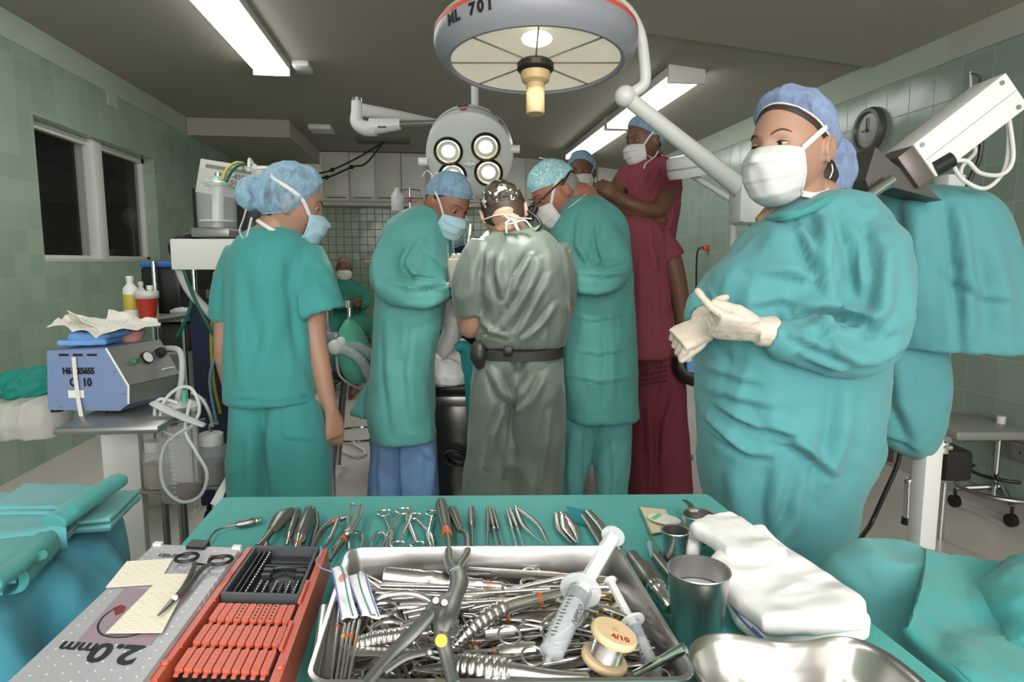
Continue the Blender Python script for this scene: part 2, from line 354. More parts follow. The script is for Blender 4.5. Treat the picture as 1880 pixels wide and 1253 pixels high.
# ---------------------------------------------------------------- noise, remesh, cloth
def _hash(i, j, k, seed):
    h = (i * 374761393 + j * 668265263 + k * 2147483647 + seed * 974634777) & 0xFFFFFFFF
    h = ((h ^ (h >> 13)) * 1274126177) & 0xFFFFFFFF; h = h ^ (h >> 16)
    return (h & 0xFFFF) / 32767.5 - 1.0
def vnoise(P, seed=0):
    P = np.asarray(P, dtype=float); I = np.floor(P).astype(np.int64); f = P - I; u = f * f * f * (f * (f * 6 - 15) + 10)
    r = 0
    for a in (0, 1):
        for b in (0, 1):
            for c in (0, 1):
                w_ = (u[:, 0] if a else 1 - u[:, 0]) * (u[:, 1] if b else 1 - u[:, 1]) * (u[:, 2] if c else 1 - u[:, 2])
                r = r + w_ * _hash(I[:, 0] + a, I[:, 1] + b, I[:, 2] + c, seed)
    return r
def remesh(mb, vox, smooth=3):
    me = bpy.data.meshes.new('r'); me.from_pydata(mb.v, [], mb.f); me.validate(); me.update()
    import bmesh
    bm = bmesh.new(); bm.from_mesh(me); bmesh.ops.recalc_face_normals(bm, faces=bm.faces); bm.to_mesh(me); bm.free()
    o = bpy.data.objects.new('r', me); COL.objects.link(o)
    r = o.modifiers.new('r', 'REMESH'); r.mode = 'VOXEL'; r.voxel_size = vox; r.adaptivity = 0
    if smooth:
        s = o.modifiers.new('s', 'SMOOTH'); s.factor = 0.5; s.iterations = smooth
    bpy.context.view_layer.update()
    m2 = bpy.data.meshes.new_from_object(o.evaluated_get(bpy.context.evaluated_depsgraph_get()))
    bpy.data.objects.remove(o); bpy.data.meshes.remove(me); return m2
def mesh_np(me):
    n = len(me.vertices); co = np.empty(n * 3); me.vertices.foreach_get('co', co); no = np.empty(n * 3); me.vertices.foreach_get('normal', no)
    return co.reshape(-1, 3), no.reshape(-1, 3)
def wrinkle(me, amp=0.006, scale=9.0, stretch=(1, 1, 0.55), seed=1, folds=(), fine=0.35, sag=0.0):
    co, no = mesh_np(me); st = np.array(stretch)
    wv = np.stack([vnoise(co * 4 + 3, seed + 5), vnoise(co * 4 + 9, seed + 6), vnoise(co * 4 + 17, seed + 7)], 1) * 0.09
    q = (co + wv) * st * scale
    n1 = 1 - 2.2 * np.abs(vnoise(q, seed)); n2 = 1 - 2.2 * np.abs(vnoise(q * 2.3 + 11, seed + 1)); n3 = vnoise(co * 3.1, seed + 2)
    d = amp * (0.65 * n1 * (0.6 + 0.6 * n3) + fine * n2 + 0.3 * n3)
    for pts, a, wd in folds:       # each fold: a polyline on the cloth, height and width
        P = [np.array(p) for p in pts]; best = np.full(len(co), 1e9); sgn = np.zeros(len(co)); tt = np.zeros(len(co)); L = len(P) - 1
        for i in range(L):
            A, B = P[i], P[i + 1]; ab = B - A; l2 = max(ab @ ab, 1e-9)
            t = np.clip(((co - A) @ ab) / l2, 0, 1); c = A + t[:, None] * ab; dv = co - c
            dh = dv - np.outer(dv @ _h, _h)                         # measured across the front of the garment
            dd = np.linalg.norm(dh, axis=1); far = np.abs(dv @ _h)
            m_ = dd < best; best = np.where(m_, dd, best)
            side = (dh @ _r) * ab[2] - dh[:, 2] * (ab @ _r)
            sgn = np.where(m_, np.sign(side), sgn); tt = np.where(m_, (i + t) / L, tt)
        x = best * sgn / wd; tp = np.sin(PI * np.clip(tt, 0.02, 0.98)) ** 0.5
        facing = np.clip(-(no @ _h) * 2, 0, 1)
        d = d + a * tp * facing * (np.exp(-x * x) - 0.85 * np.exp(-((x - 1.25) / 0.6) ** 2))
    co = co + no * d[:, None]
    me.vertices.foreach_set('co', co.ravel()); me.update(); return me
def to_mb(me):
    m = MB(); co, _ = mesh_np(me); m.v = [tuple(p) for p in co.tolist()]; m.f = [tuple(p.vertices) for p in me.polygons]; return m
# ================================================================ the room
XL, XR, YF, YB, H, HR, XT = -2.5, 2.92, -2.6, 9.75, 2.8, 2.60, 0.9
def hz(x): return H if x < XT else H + (HR - H) * (x - XT) / (XR - XT)
struct('floor', MB().bb(XL - 2.6, XR + 0.1, YF - .1, YB + .1, -0.06, 0), 'floor')
struct('ceiling', MB().prism([(XL - .1, H), (XT, H), (XR + .1, HR - .01), (XR + .1, 3.1), (XL - .1, 3.1)], YB - YF + .2, Matrix(((1, 0, 0, 0), (0, 0, 1, YF - .1), (0, 1, 0, 0), (0, 0, 0, 1)))), 'ceiling')
sy1 = 4.15
struct('trim_1', MB().prism([(0.75, H + .01), (0.75, H - .03), (XT, H - .035), (XR, HR - .035), (XR, HR + .02), (XT, H + .02)], sy1 - YF, Matrix(((1, 0, 0, 0), (0, 0, 1, YF), (0, 1, 0, 0), (0, 0, 0, 1)))), 'ceiling2')
# left wall with the window opening
wy0, wy1, wz0, wz1 = atx(60, 210, XL).y, atx(283, 300, XL).y, 1.315, 2.235
wl = MB(); wx0 = XL - 0.18
wl.bb(wx0, XL, YF, wy0, 0, H); wl.bb(wx0, XL, wy1, YB + .1, 0, H); wl.bb(wx0, XL, wy0, wy1, 0, wz0); wl.bb(wx0, XL, wy0, wy1, wz1, H)
struct('wall_left', wl, 'tileL')
bz = 2.63
struct('trim_2', MB().bb(XL, XL + .006, YF, 7.4, bz, H), 'band')
a = atx(203, 195, XL)
struct('trim_3', MB().bb(XL + .001, XL + .008, atx(195, 165, XL).y, atx(212, 175, XL).y, atx(203, 195, XL).z, bz), 'band')
struct('wall_right', MB().bb(XR, XR + .1, YF, YB + .1, 0, H), 'tileR')
zb = atx(1743, 113, XR).z
yb_ = atx(1743, 80, XR).y
struct('trim_4', MB().bb(XR - .006, XR, yb_, YB, zb, HR + .02), 'band')
struct('trim_5', MB().bb(XR - .007, XR, YF, yb_, zb, HR + .02), 'bandgrey')
struct('wall_back', MB().bb(XL - .1, XR + .1, YB, YB + .1, 0, H + .1), 'tileB')
wf = MB(); wf.bb(XL - .1, XR + .1, YF - .1, YF, 0, .85); wf.bb(XL - .1, XR + .1, YF - .1, YF, 2.5, H + .1)
wf.bb(XL - .1, -2.0, YF - .1, YF, .85, 2.5); wf.bb(2.4, XR + .1, YF - .1, YF, .85, 2.5)
struct('wall_front', wf, 'band')
struct('baseboard_right', MB().bb(XR - .012, XR, YF, YB, 0, 0.1), 'bandgrey')
# soffit box in the left far corner
struct('trim_6', MB().bb(XL, -1.46, 7.45, YB, 2.62, H + .05), 'ceiling2')
# window 1
win = Thing('window_1', None, None); win.l = None
t = 0.05; fx0, fx1 = XL - .15, XL - .09
fr = MB()
fr.bb(fx0, fx1, wy0, wy1, wz1 - t, wz1, .004); fr.bb(fx0, fx1, wy0, wy1, wz0, wz0 + .03, .004)
fr.bb(fx0, fx1, wy0, wy0 + .04, wz0, wz1, .004); fr.bb(fx0, fx1, wy1 - .06, wy1, wz0, wz1, .004)
win.part('window_frame', fr, 'offwhite')
my = atx(176, 400, XL - .1).y
win.part('mullion', MB().bb(fx0, XL - .05, my - .07, my + .07, wz0, wz1, .006).bb(fx0 - .02, fx0, my - .1, my + .1, wz0, wz1), 'offwhite')
win.part('pane', MB().bb(fx0 + .02, fx0 + .026, wy0 + .04, my - .06, wz0 + .03, wz1 - t), 'glass')
win.part('pane', MB().bb(fx0 + .02, fx0 + .026, my + .06, wy1 - .06, wz0 + .03, wz1 - t), 'glass')
win.part('window_sill', MB().bb(fx0, XL + .004, wy0, wy1, wz0 - .02, wz0 + .002, .003), 'band')
win.done('structure')
# the dark room beyond it
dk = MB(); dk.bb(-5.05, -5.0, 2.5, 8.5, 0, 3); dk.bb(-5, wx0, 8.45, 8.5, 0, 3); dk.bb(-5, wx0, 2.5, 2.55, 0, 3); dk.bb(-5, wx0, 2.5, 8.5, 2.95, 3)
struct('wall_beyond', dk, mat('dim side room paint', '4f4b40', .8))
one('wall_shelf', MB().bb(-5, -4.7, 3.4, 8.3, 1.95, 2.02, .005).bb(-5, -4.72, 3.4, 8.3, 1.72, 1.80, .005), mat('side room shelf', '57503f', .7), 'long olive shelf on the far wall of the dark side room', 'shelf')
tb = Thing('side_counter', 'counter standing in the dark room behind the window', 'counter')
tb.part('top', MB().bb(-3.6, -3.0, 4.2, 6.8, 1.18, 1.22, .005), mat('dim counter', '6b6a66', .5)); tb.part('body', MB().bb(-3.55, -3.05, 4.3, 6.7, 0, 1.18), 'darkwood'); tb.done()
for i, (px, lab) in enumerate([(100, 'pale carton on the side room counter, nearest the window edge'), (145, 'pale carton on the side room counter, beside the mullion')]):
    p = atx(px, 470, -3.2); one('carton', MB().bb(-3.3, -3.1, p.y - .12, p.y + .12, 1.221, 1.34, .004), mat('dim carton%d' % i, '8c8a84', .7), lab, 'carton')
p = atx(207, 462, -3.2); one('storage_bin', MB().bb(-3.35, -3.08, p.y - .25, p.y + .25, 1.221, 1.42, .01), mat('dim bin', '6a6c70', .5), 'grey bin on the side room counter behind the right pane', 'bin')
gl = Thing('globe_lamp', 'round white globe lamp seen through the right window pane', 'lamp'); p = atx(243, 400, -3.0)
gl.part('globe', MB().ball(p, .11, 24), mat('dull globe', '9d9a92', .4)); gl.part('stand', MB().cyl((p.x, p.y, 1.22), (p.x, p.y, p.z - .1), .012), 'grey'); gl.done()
# ---------------------------------------------------------------- fluorescent fixtures
def fixture(x0, x1, y0, y1, zt, label, power):
    f = Thing('ceiling_light', label, 'ceiling light', 'fluorescent ceiling lights')
    xc = (x0 + x1) / 2; wd = (x1 - x0) / 2
    hs = MB().bb(x0 + .002, x1 - .002, y0 + .004, y1 - .004, zt - .05, zt + .02, .004); k = f.part('housing', hs, 'offwhite')
    out = [(xc - wd * .96, zt - .05), (xc - wd * .8, zt - .085), (xc - wd * .4, zt - .098), (xc + wd * .4, zt - .098), (xc + wd * .8, zt - .085), (xc + wd * .96, zt - .05)]
    f.part('diffuser', MB().prism(out[::-1], (y1 - y0) - .06, Matrix(((1, 0, 0, 0), (0, 0, 1, y0 + .03), (0, 1, 0, 0), (0, 0, 0, 1)))), 'tube')
    for ya in (y0, y1 - .03):
        f.part('end_cap', MB().bb(x0, x1, ya, ya + .03, zt - .1, zt + .03, .004), 'offwhite')
    f.done()
fixture(-1.30, -1.03, 2.6, 5.38, H, 'left fluorescent ceiling light with glowing wraparound diffuser', 0)
zr = hz(2.02)
fixture(1.74, 2.02, 4.75, 6.45, zr - .0, 'nearer fluorescent ceiling light above the right side with visible end cap', 0)
fixture(1.74, 2.02, 6.5, 8.4, zr - .0, 'farther fluorescent ceiling light at right, ending behind the round lamp arm', 0)
fixture(-1.3, -1.03, -1.9, 0.6, H, 'fluorescent ceiling light behind the photographer at left', 0)
fixture(0.55, .82, -1.9, 0.4, H, 'fluorescent ceiling light behind the photographer at right', 0)
one('junction_box', MB().bb(-1.0, -.88, 5.28, 5.5, H - .04, H, .004), 'offwhite', 'small pale box on the ceiling at the end of the left fluorescent light', 'junction box')
p = atz(590, 233, H); one('smoke_detector', MB().bb(p.x - .12, p.x + .12, p.y - .15, p.y + .15, H - .05, H, .004), 'offwhite', 'flat pale box on the ceiling beyond the corner soffit', 'ceiling box')
# ---------------------------------------------------------------- wall cabinets on the back wall
x = -1.77; ci = 0; cy0, cy1, cz0, cz1 = 9.4, YB, 2.13, 2.79
labs = ['first', 'second', 'third', 'fourth', 'fifth', 'sixth', 'seventh']
for i in range(7):
    wd_ = 0.70; c = Thing('wall_cabinet', 'cream wall cabinet on the back wall, %s from the left' % labs[i], 'cabinet', 'wall cabinets along the back wall')
    c.part('body', MB().bb(x, x + wd_ - .004, cy0 + .02, cy1, cz0, cz1, .003), 'cream')
    for j in range(2):
        xa = x + .01 + j * (wd_ / 2 - .005)
        k = c.part('door', MB().bb(xa, xa + wd_ / 2 - .025, cy0, cy0 + .02, cz0 + .03, cz1 - .04, .004), 'cream' if j else 'offwhite')
        c.part('handle', MB().bb(xa + .03, xa + wd_ / 2 - .06, cy0 - .006, cy0, cz0 + .04, cz0 + .052), 'black', under=k)
    c.done(); x += wd_
one('light_pelmet', MB().bb(-1.77, XR - .02, 9.42, YB, 2.07, 2.125, .005), 'cream', 'cream rail running under the wall cabinets', 'rail')
# small red and white sign on the back wall
sg = Thing('wall_outlet', 'small pale socket plate with red edge on the back wall', 'socket'); p = aty(676, 478, YB)
sg.part('plate', MB().bb(p.x - .06, p.x + .06, YB - .015, YB, p.z - .03, p.z + .03, .003), 'offwhite'); sg.part('strip', MB().bb(p.x - .055, p.x + .055, YB - .017, YB - .014, p.z + .005, p.z + .02), 'redorange'); sg.done()
# round grey vent/speaker on the right wall, built as a dial with added hands
p = atx(1600, 240, XR); cl = Thing('wall_fitting', 'round dark rimmed wall clock with grey face on the right wall', 'fitting')
cl.part('rim', MB().lathe([(.0, -.01), (.145, -.01), (.15, .02), (.14, .045), (.118, .047), (.11, .03)], (XR, p.y, p.z), (-1, 0, 0), 40), mat('dark rim', '4a4b47', .4))
cl.part('face', MB().lathe([(.0, .032), (.115, .028)], (XR, p.y, p.z), (-1, 0, 0), 40), mat('grey face', '8b8f88', .35, var=.15, vscale=40))
cl.part('hub', MB().cyl((XR - .03, p.y, p.z), (XR - .042, p.y, p.z), .012), 'black')
cl.part('hand', MB().bb(XR - .042, XR - .036, p.y - .004, p.y + .004, p.z, p.z + .08), 'black')
cl.part('hand', MB().bb(XR - .04, XR - .034, p.y - .005, p.y + .05, p.z - .004, p.z + .006), 'black'); cl.done()
# metal strip, socket and cable on the right wall
a, b = atx(1843, 800, XR), atx(1880, 815, XR)
ou = Thing('wall_plate', 'long grey metal socket plate low on the right wall', 'socket plate')
ou.part('plate', MB().bb(XR - .02, XR, 2.2, a.y, a.z - .1, a.z - .01, .004), 'greymetal')
for q in (.12, .42): ou.part('screw', MB().ball((XR - .02, a.y - q, a.z - .055), (.004, .007, .007), 8), 'black')
ou.done()
p = atx(1300, 455, XR); cb = Thing('wall_cable', 'thin dark cable hanging from a red plug on the right wall', 'cable')
cb.part('plug', MB().bb(XR - .05, XR, p.y - .03, p.y + .03, p.z - .03, p.z + .03, .006), 'redorange')
cb.part('cord', MB().tube([(XR - .05, p.y, p.z), (XR - .09, p.y + .05, p.z - .03), (XR - .07, p.y + .12, p.z - .25), (XR - .04, p.y + .14, p.z - .8), (XR - .03, p.y + .1, .3)], .009, 8, smooth=5), 'black'); cb.done()
# ceiling plate with two sagging cables behind the head lamps
p = atz(704, 257, H); one('ceiling_rail', MB().bb(p.x - .32, p.x + .32, p.y - .12, p.y + .1, H - .035, H), mat('dark plate', '5b584d', .6), 'dark strip on the ceiling where two cables hang', 'ceiling plate')
q = Vector((p.x + .02, p.y - .1, H - .03))
for k, (pp, lab) in enumerate([([(702, 262), (672, 300), (646, 307), (600, 326), (570, 322)], 'lower black cable sagging from the ceiling plate'), ([(700, 262), (660, 288), (610, 312), (575, 321), (540, 330)], 'upper black cable sagging from the ceiling plate')]):
    pts = [q + Vector((.01 * k, 0, 0))] + [aty(a_, b_, q.y + .0 + .04 * k) for a_, b_ in pp[1:]]
    cc = Thing('hanging_cable', lab, 'cable', 'hanging cables'); cc.part('cord', MB().tube(pts, .011, 8, smooth=6), 'black')
    for z_ in ((2, 3) if k == 0 else (2,)): cc.part('clip', MB().ball(pts[z_], .028, 10), 'black')
    cc.done()
# ================================================================ people
def vv(r, u, h): return RT * r + UP * u + HD * h
def pyz(D, z, off=0.0):
    D = D + off; a = math.atan2(CZ - z, D); return 626.5 + FOC * math.tan(a - PIT)
def R_(D, py, xl, xr, b, off=0.0):
    """a horizontal section seen between xl and xr on row py, b deep each way"""
    A = atd(xl, py, D, off); B = atd(xr, py, D, off); return ((A + B) / 2, (B - A).length / 2, b, RT, HD)
def ring_of(c, a, b, ru, dv, n=28, e=2.3):
    o = []
    for k in range(n):
        t = 2 * PI * k / n; cx = math.cos(t); sy = math.sin(t)
        o.append(Vector(c) + ru * (a * math.copysign(abs(cx) ** (2 / e), cx)) + dv * (b * math.copysign(abs(sy) ** (2 / e), sy)))
    return o
def hollow(rings, k=0.0, depth=2, t=0.014):
    """fold the open end of a sleeve or hem inwards so that it stays open"""
    out = list(rings)
    for i in range(depth + 1):
        rg = rings[-1 - i]; c = sum((Vector(p) for p in rg), Vector()) / len(rg)
        r = sum((Vector(p) - c).length for p in rg) / len(rg); s = max(0.2, (r - t) / r); out.append([c + (Vector(p) - c) * s for p in rg])
    return out
def dense(rows, k=4):
    """interpolate section rows smoothly"""
    cs, a = spline([r[0] for r in rows], [r[1] for r in rows], k); _, b = spline([r[0] for r in rows], [r[2] for r in rows], k)
    return [(c, x, y, rows[0][3], rows[0][4]) for c, x, y in zip(cs, a, b)]
def trunk(mb, rows, open_end=True, shrink=0.0, k=4, e=2.3):
    rs = [ring_of(c, max(.01, a - shrink), max(.01, b - shrink), ru, dv, e=e) for c, a, b, ru, dv in dense(rows, k)]
    mb.rings(hollow(rs, depth=3) if open_end else rs); return mb
def sleeve(mb, pts, r, open_end=True, k=5, flat=1.0, t=0.012):
    tmp = MB(); tmp.tube(pts, r, 16, flat=flat, smooth=k, caps=False); n = 16
    rs = [[Vector(p) for p in tmp.v[i:i + n]] for i in range(0, len(tmp.v), n)]
    mb.rings(hollow(rs, depth=4, t=t) if open_end else rs); return mb
# head: local frame looks along -Y, X to its left-hand side of the picture's right when it faces us
def headM(c, yaw=0, pitch=0, roll=0, s=1.0):
    B = Matrix((RT, HD, UP)).transposed()
    R = B @ Matrix.Rotation(math.radians(yaw), 3, 'Z') @ Matrix.Rotation(math.radians(pitch), 3, 'X') @ Matrix.Rotation(math.radians(roll), 3, 'Y')
    return Matrix.Translation(c) @ R.to_4x4() @ Matrix.Scale(s, 4)
def hsurf(d):
    x, y, z = d; px, py, pz = .077 * x, (.1 if y > 0 else .096) * y, (.126 if z > 0 else .118) * z
    if z < 0:
        t = -z; px *= 1 - .30 * t ** 1.6; py *= (1 - .10 * t) if y < 0 else (1 - .5 * t ** 1.1)
    if y < 0:
        g = lambda a, s_: math.exp(-(a / s_) ** 2); w = min(1, -y * 1.6); ax = abs(px)
        add = 0
        if -.062 < pz < .03:
            tt = (0.03 - pz) / 0.068; h_ = .026 * tt ** 1.2 if pz > -.038 else .026 * max(0, 1 - (-.038 - pz) / .016) ** .6
            add += h_ * g(px, .009 + .006 * max(0, tt))
            add += .006 * g(ax - .013, .006) * g(pz + .04, .008)
        add -= .011 * g(ax - .031, .016) * g(pz - .010, .013)
        add += .004 * g(pz - .034, .009) * g(px, .05)
        add += .004 * g(ax - .04, .02) * g(pz + .022, .02)
        add += .007 * g(pz + .072, .013) * g(px, .024) - .004 * g(pz + .072, .003) * g(px, .02)
        add += .008 * g(pz + .104, .014) * g(px, .02)
        py -= add * w
    return Vector((px, py, pz))
def sdir(az, th):
    """az 0 = face, 90 = +X side ; th from the crown down"""
    a = math.radians(az); t = math.radians(th); return (math.sin(t) * math.sin(a), -math.sin(t) * math.cos(a), math.cos(t))
def head_mb(Mx, ears=True):
    m = MB(); rings = []
    for i in range(1, 60):
        th = 180 * i / 60; rings.append([Mx @ hsurf(sdir(360 * k / 72, th)) for k in range(72)])
    m.rings(rings)
    if ears:
        for s in (-1, 1):
            R = Matrix.Rotation(math.radians(-10 * s), 3, 'Z') @ Matrix.Rotation(math.radians(-10), 3, 'X')
            e = MB().ball((0.081 * s, .018, -.008), (.006, .015, .027), 14, R)
            e.ball((0.08 * s, .012, -.03), (.005, .008, .010), 10)
            ln = [Vector((.084 * s + .002 * s * math.sin(t), .018 + .015 * math.cos(t), -.007 + .026 * math.sin(t))) for t in [math.radians(q) for q in range(-60, 231, 20)]]
            e.tube(ln, .0042, 8); m.merge(e.xf(Mx))
    return m
def hp(az, z, k=1.0):
    th = math.degrees(math.acos(max(-1, min(1, z / (.126 if z > 0 else .118))))); v = hsurf(sdir(az, th)); return Vector((v.x * k, v.y * k, v.z))
def eyes(P, Mx, u, lid=.35, brow='brow', skin='skin'):
    for s in (-1, 1):
        c = Vector((.031 * s, -.0725, .010))
        k = P.part('eye', MB().ball(c, .0122, 16).xf(Mx), 'eyewhite')
        P.part('iris', MB().ball(c + Vector((-.0015, -.0066, -.0015)), (.0074, .0066, .0072), 12).xf(Mx), 'iris', under=k)
        lids = MB()
        for sg, a0 in ((1, lid * .6), (-1, .38)):
            rings = []
            for i in range(9):
                al = a0 * 0 + (a0 if sg > 0 else -a0) + (math.pi / 2 - a0) * i / 8 * sg
                rings.append([c + Vector((.0138 * math.sin(b) * math.cos(al) if False else .0140 * math.sin(b), -.0140 * math.cos(b) * math.cos(al), .0140 * math.cos(b) * math.sin(al))) for b in [math.radians(q) for q in range(-88, 89, 16)]])
            lids.rings(rings, False, False)
        P.part('eyelid', lids.xf(Mx), skin)
        al = lid * .6; P.part('eyelash', MB().tube([Mx @ (c + Vector((.0146 * math.sin(q), -.0148 * math.cos(q) * math.cos(al), .0148 * math.cos(q) * math.sin(al)))) for q in [math.radians(x) for x in range(-62, 63, 31)]], [.0005, .0011, .0013, .0011, .0005], 6, smooth=3), 'hair')
        P.part('eyebrow', MB().tube([hp(s * az, z, 1.02) for az, z in ((12, .030), (20, .036), (30, .038), (42, .030))], [.0022, .003, .0026, .001], 8, flat=.6, smooth=4).xf(Mx), brow)
def capmesh(Mx, front=52, side=86, back=116, infl=1.05, puff=0.0, bun=None, seed=3, rough=.003, pleat=0.0):
    m = MB(); rings = []; N = 96; K = 26
    lim = []
    for k in range(N):
        az = 360 * k / N; c = math.cos(math.radians(az))
        lim.append(side + (side - front) * -max(0, c) ** .8 + (back - side) * max(0, -c) ** .8)
    for i in range(1, K + 1):
        ring = []
        for k in range(N):
            az = 360 * k / N; t = i / K; th = lim[k] * t; d = Vector(sdir(az, th)); p = hsurf(d)
            if d.y < 0: p = Vector((.077 * d.x, .096 * d.y, (.126 if d.z > 0 else .118) * d.z))
            edge = 1 - max(0, (t - .86) / .14) ** 2
            r = infl - 1 + puff * math.sin(PI * min(1, t * .9)) * (0.6 + .4 * max(0, d.y))
            off = (r * .1) * (.25 + .75 * edge)
            if bun:
                bd, amp, sg = bun; q = max(-1, min(1, d.dot(Vector(bd).normalized()))); off += amp * math.exp(-(math.acos(q) / sg) ** 2) * edge
            p = p + d * off
            if pleat: p = p + d * (pleat * math.sin(az * .5 + 3 * math.sin(az * .11)) * edge * t)
            ring.append(p)
        rings.append(ring)
    pts = np.array([list(p) for r in rings for p in r]); nz = (1 - 2 * np.abs(vnoise(pts * 28, seed))) * rough + vnoise(pts * 70, seed + 1) * rough * .4
    idx = 0
    for i, r in enumerate(rings):
        e_ = 1 if i < K - 2 else .1
        for j in range(N):
            r[j] = r[j] + Vector(r[j]).normalized() * float(nz[idx]) * e_; idx += 1
    edge_pts = [Mx @ p for p in rings[-1]]
    top = sum(rings[0], Vector()) / N
    m.rings([[top] * N] + rings, True, False); m.xf(Mx)
    return m, edge_pts
def cap(P, Mx, ma, edge='strap', name='cap', er=.0028, **kw):
    m, ep = capmesh(Mx, **kw); k = P.part(name, m, ma, smooth=180)
    if edge: P.part('cap_edge', MB().tube(ep + [ep[0]], er, 6), edge, under=k)
    return k
def hair(P, Mx, ma='hair', **kw):
    a = dict(front=46, side=84, back=125, infl=1.03, rough=.0015); a.update(kw)
    m, _ = capmesh(Mx, **a); return P.part('hair', m, ma, smooth=180)
def mask(P, Mx, ma, top=-.004, bot=-.122, reach=76, puff=0.0, seed=1):
    prof = [(0, .104, .060), (.12, .119, .063), (.28, .127, .066), (.45, .124, .067), (.65, .117, .064), (.82, .108, .058), (.94, .092, .05), (1, .074, .046)]
    def pr(v):
        for (a, d0, w0), (b, d1, w1) in zip(prof, prof[1:]):
            if v <= b: t = (v - a) / (b - a); return d0 + (d1 - d0) * t, w0 + (w1 - w0) * t
        return prof[-1][1:]
    def surf(v, a, o):
        d_, w_ = pr(v); z = top + (bot - top) * v; pl = .0045 * ((v * 3.4) % 1.0) * (1 if .12 < v < .92 else 0)
        nose = .010 * math.exp(-(math.sin(a) / .25) ** 2) * math.exp(-((v - .16) / .2) ** 2)
        ca = max(0, math.cos(a)); k = ca ** 1.12
        x = (w_ + .006 + o + pl * .4) * math.copysign(abs(math.sin(a)) ** .97, math.sin(a)); y = -.046 - (d_ - .046 + o + pl + nose + puff) * k
        if v > .9: y += .01 * (v - .9) * 10
        return Vector((x, y, z - .012 * abs(math.sin(a)) ** 3 * (1 - v) + .022 * abs(math.sin(a)) ** 3 * v))
    nv, na = 34, 36; m = MB(); A = [math.radians(-reach + 2 * reach * j / na) for j in range(na + 1)]
    outer = [[surf(i / nv, a, .002) for a in A] for i in range(nv + 1)]; inner = [[surf(i / nv, a, .0002) for a in A] for i in range(nv + 1)]
    pts = np.array([list(p) for r in outer for p in r]); nz = vnoise(pts * 45, seed) * .0022 + (1 - 2 * abs(vnoise(pts * 22, seed + 3))) * .0018
    for i, r in enumerate(outer):
        for j in range(na + 1): r[j] = r[j] + Vector((r[j].x, r[j].y, 0)).normalized() * float(nz[i * (na + 1) + j])
    rings = [outer[i] + inner[i][::-1] for i in range(nv + 1)]
    m.rings(rings); k = P.part('mask', m.xf(Mx), ma, smooth=60)
    for a in (A[0], A[-1]): P.part('mask_binding', MB().tube([Mx @ surf(v / 12, a, .002) for v in range(13)], .003, 8), ma, under=k)
    return k, [Mx @ surf(0.02, a, .002) for a in (A[0], A[-1])], [Mx @ surf(.98, a, .002) for a in (A[0], A[-1])]
def straps(P, Mx, c_top, c_bot, under, r=.0048, tie=True, upz=.06, knot=(0, .108, .07), tk=(1.08, 1.10, 1.12, 1.14)):
    for i, s in enumerate((-1, 1)):
        pts = [c_top[i]] + [Mx @ hp(s * az, z, k) for az, z, k in ((78, .022, tk[0]), (100, .042, tk[1]), (130, .062, tk[2]), (160, upz + .01, tk[3]))] + [Mx @ Vector(knot)]
        P.part('mask_tie', MB().tube(pts, r, 8, flat=.25, smooth=5, upv=Mx.to_3x3() @ Vector((s, 0, 0))), 'strap', under=under)
        pts = [c_bot[i]] + [Mx @ Vector(q) for q in ((s * .062, -.005, -.105), (s * .06, .045, -.095), (s * .03, .085, -.08), (0, .09, -.078))]
        P.part('mask_tie', MB().tube(pts, r, 8, flat=.25, smooth=5, upv=Mx.to_3x3() @ Vector((s, 0, 0))), 'strap', under=under)
    if tie:
        k = Mx @ Vector(knot)
        b = MB().ball(k, .011, 10)
        for a in (-1, 1):
            b.tube([k, k + Mx.to_3x3() @ Vector((a * .03, .02, .018)), k + Mx.to_3x3() @ Vector((a * .05, .015, -.012))], .0045, 8, flat=.4, smooth=4)
        P.part('knot', b, 'strap', under=under)
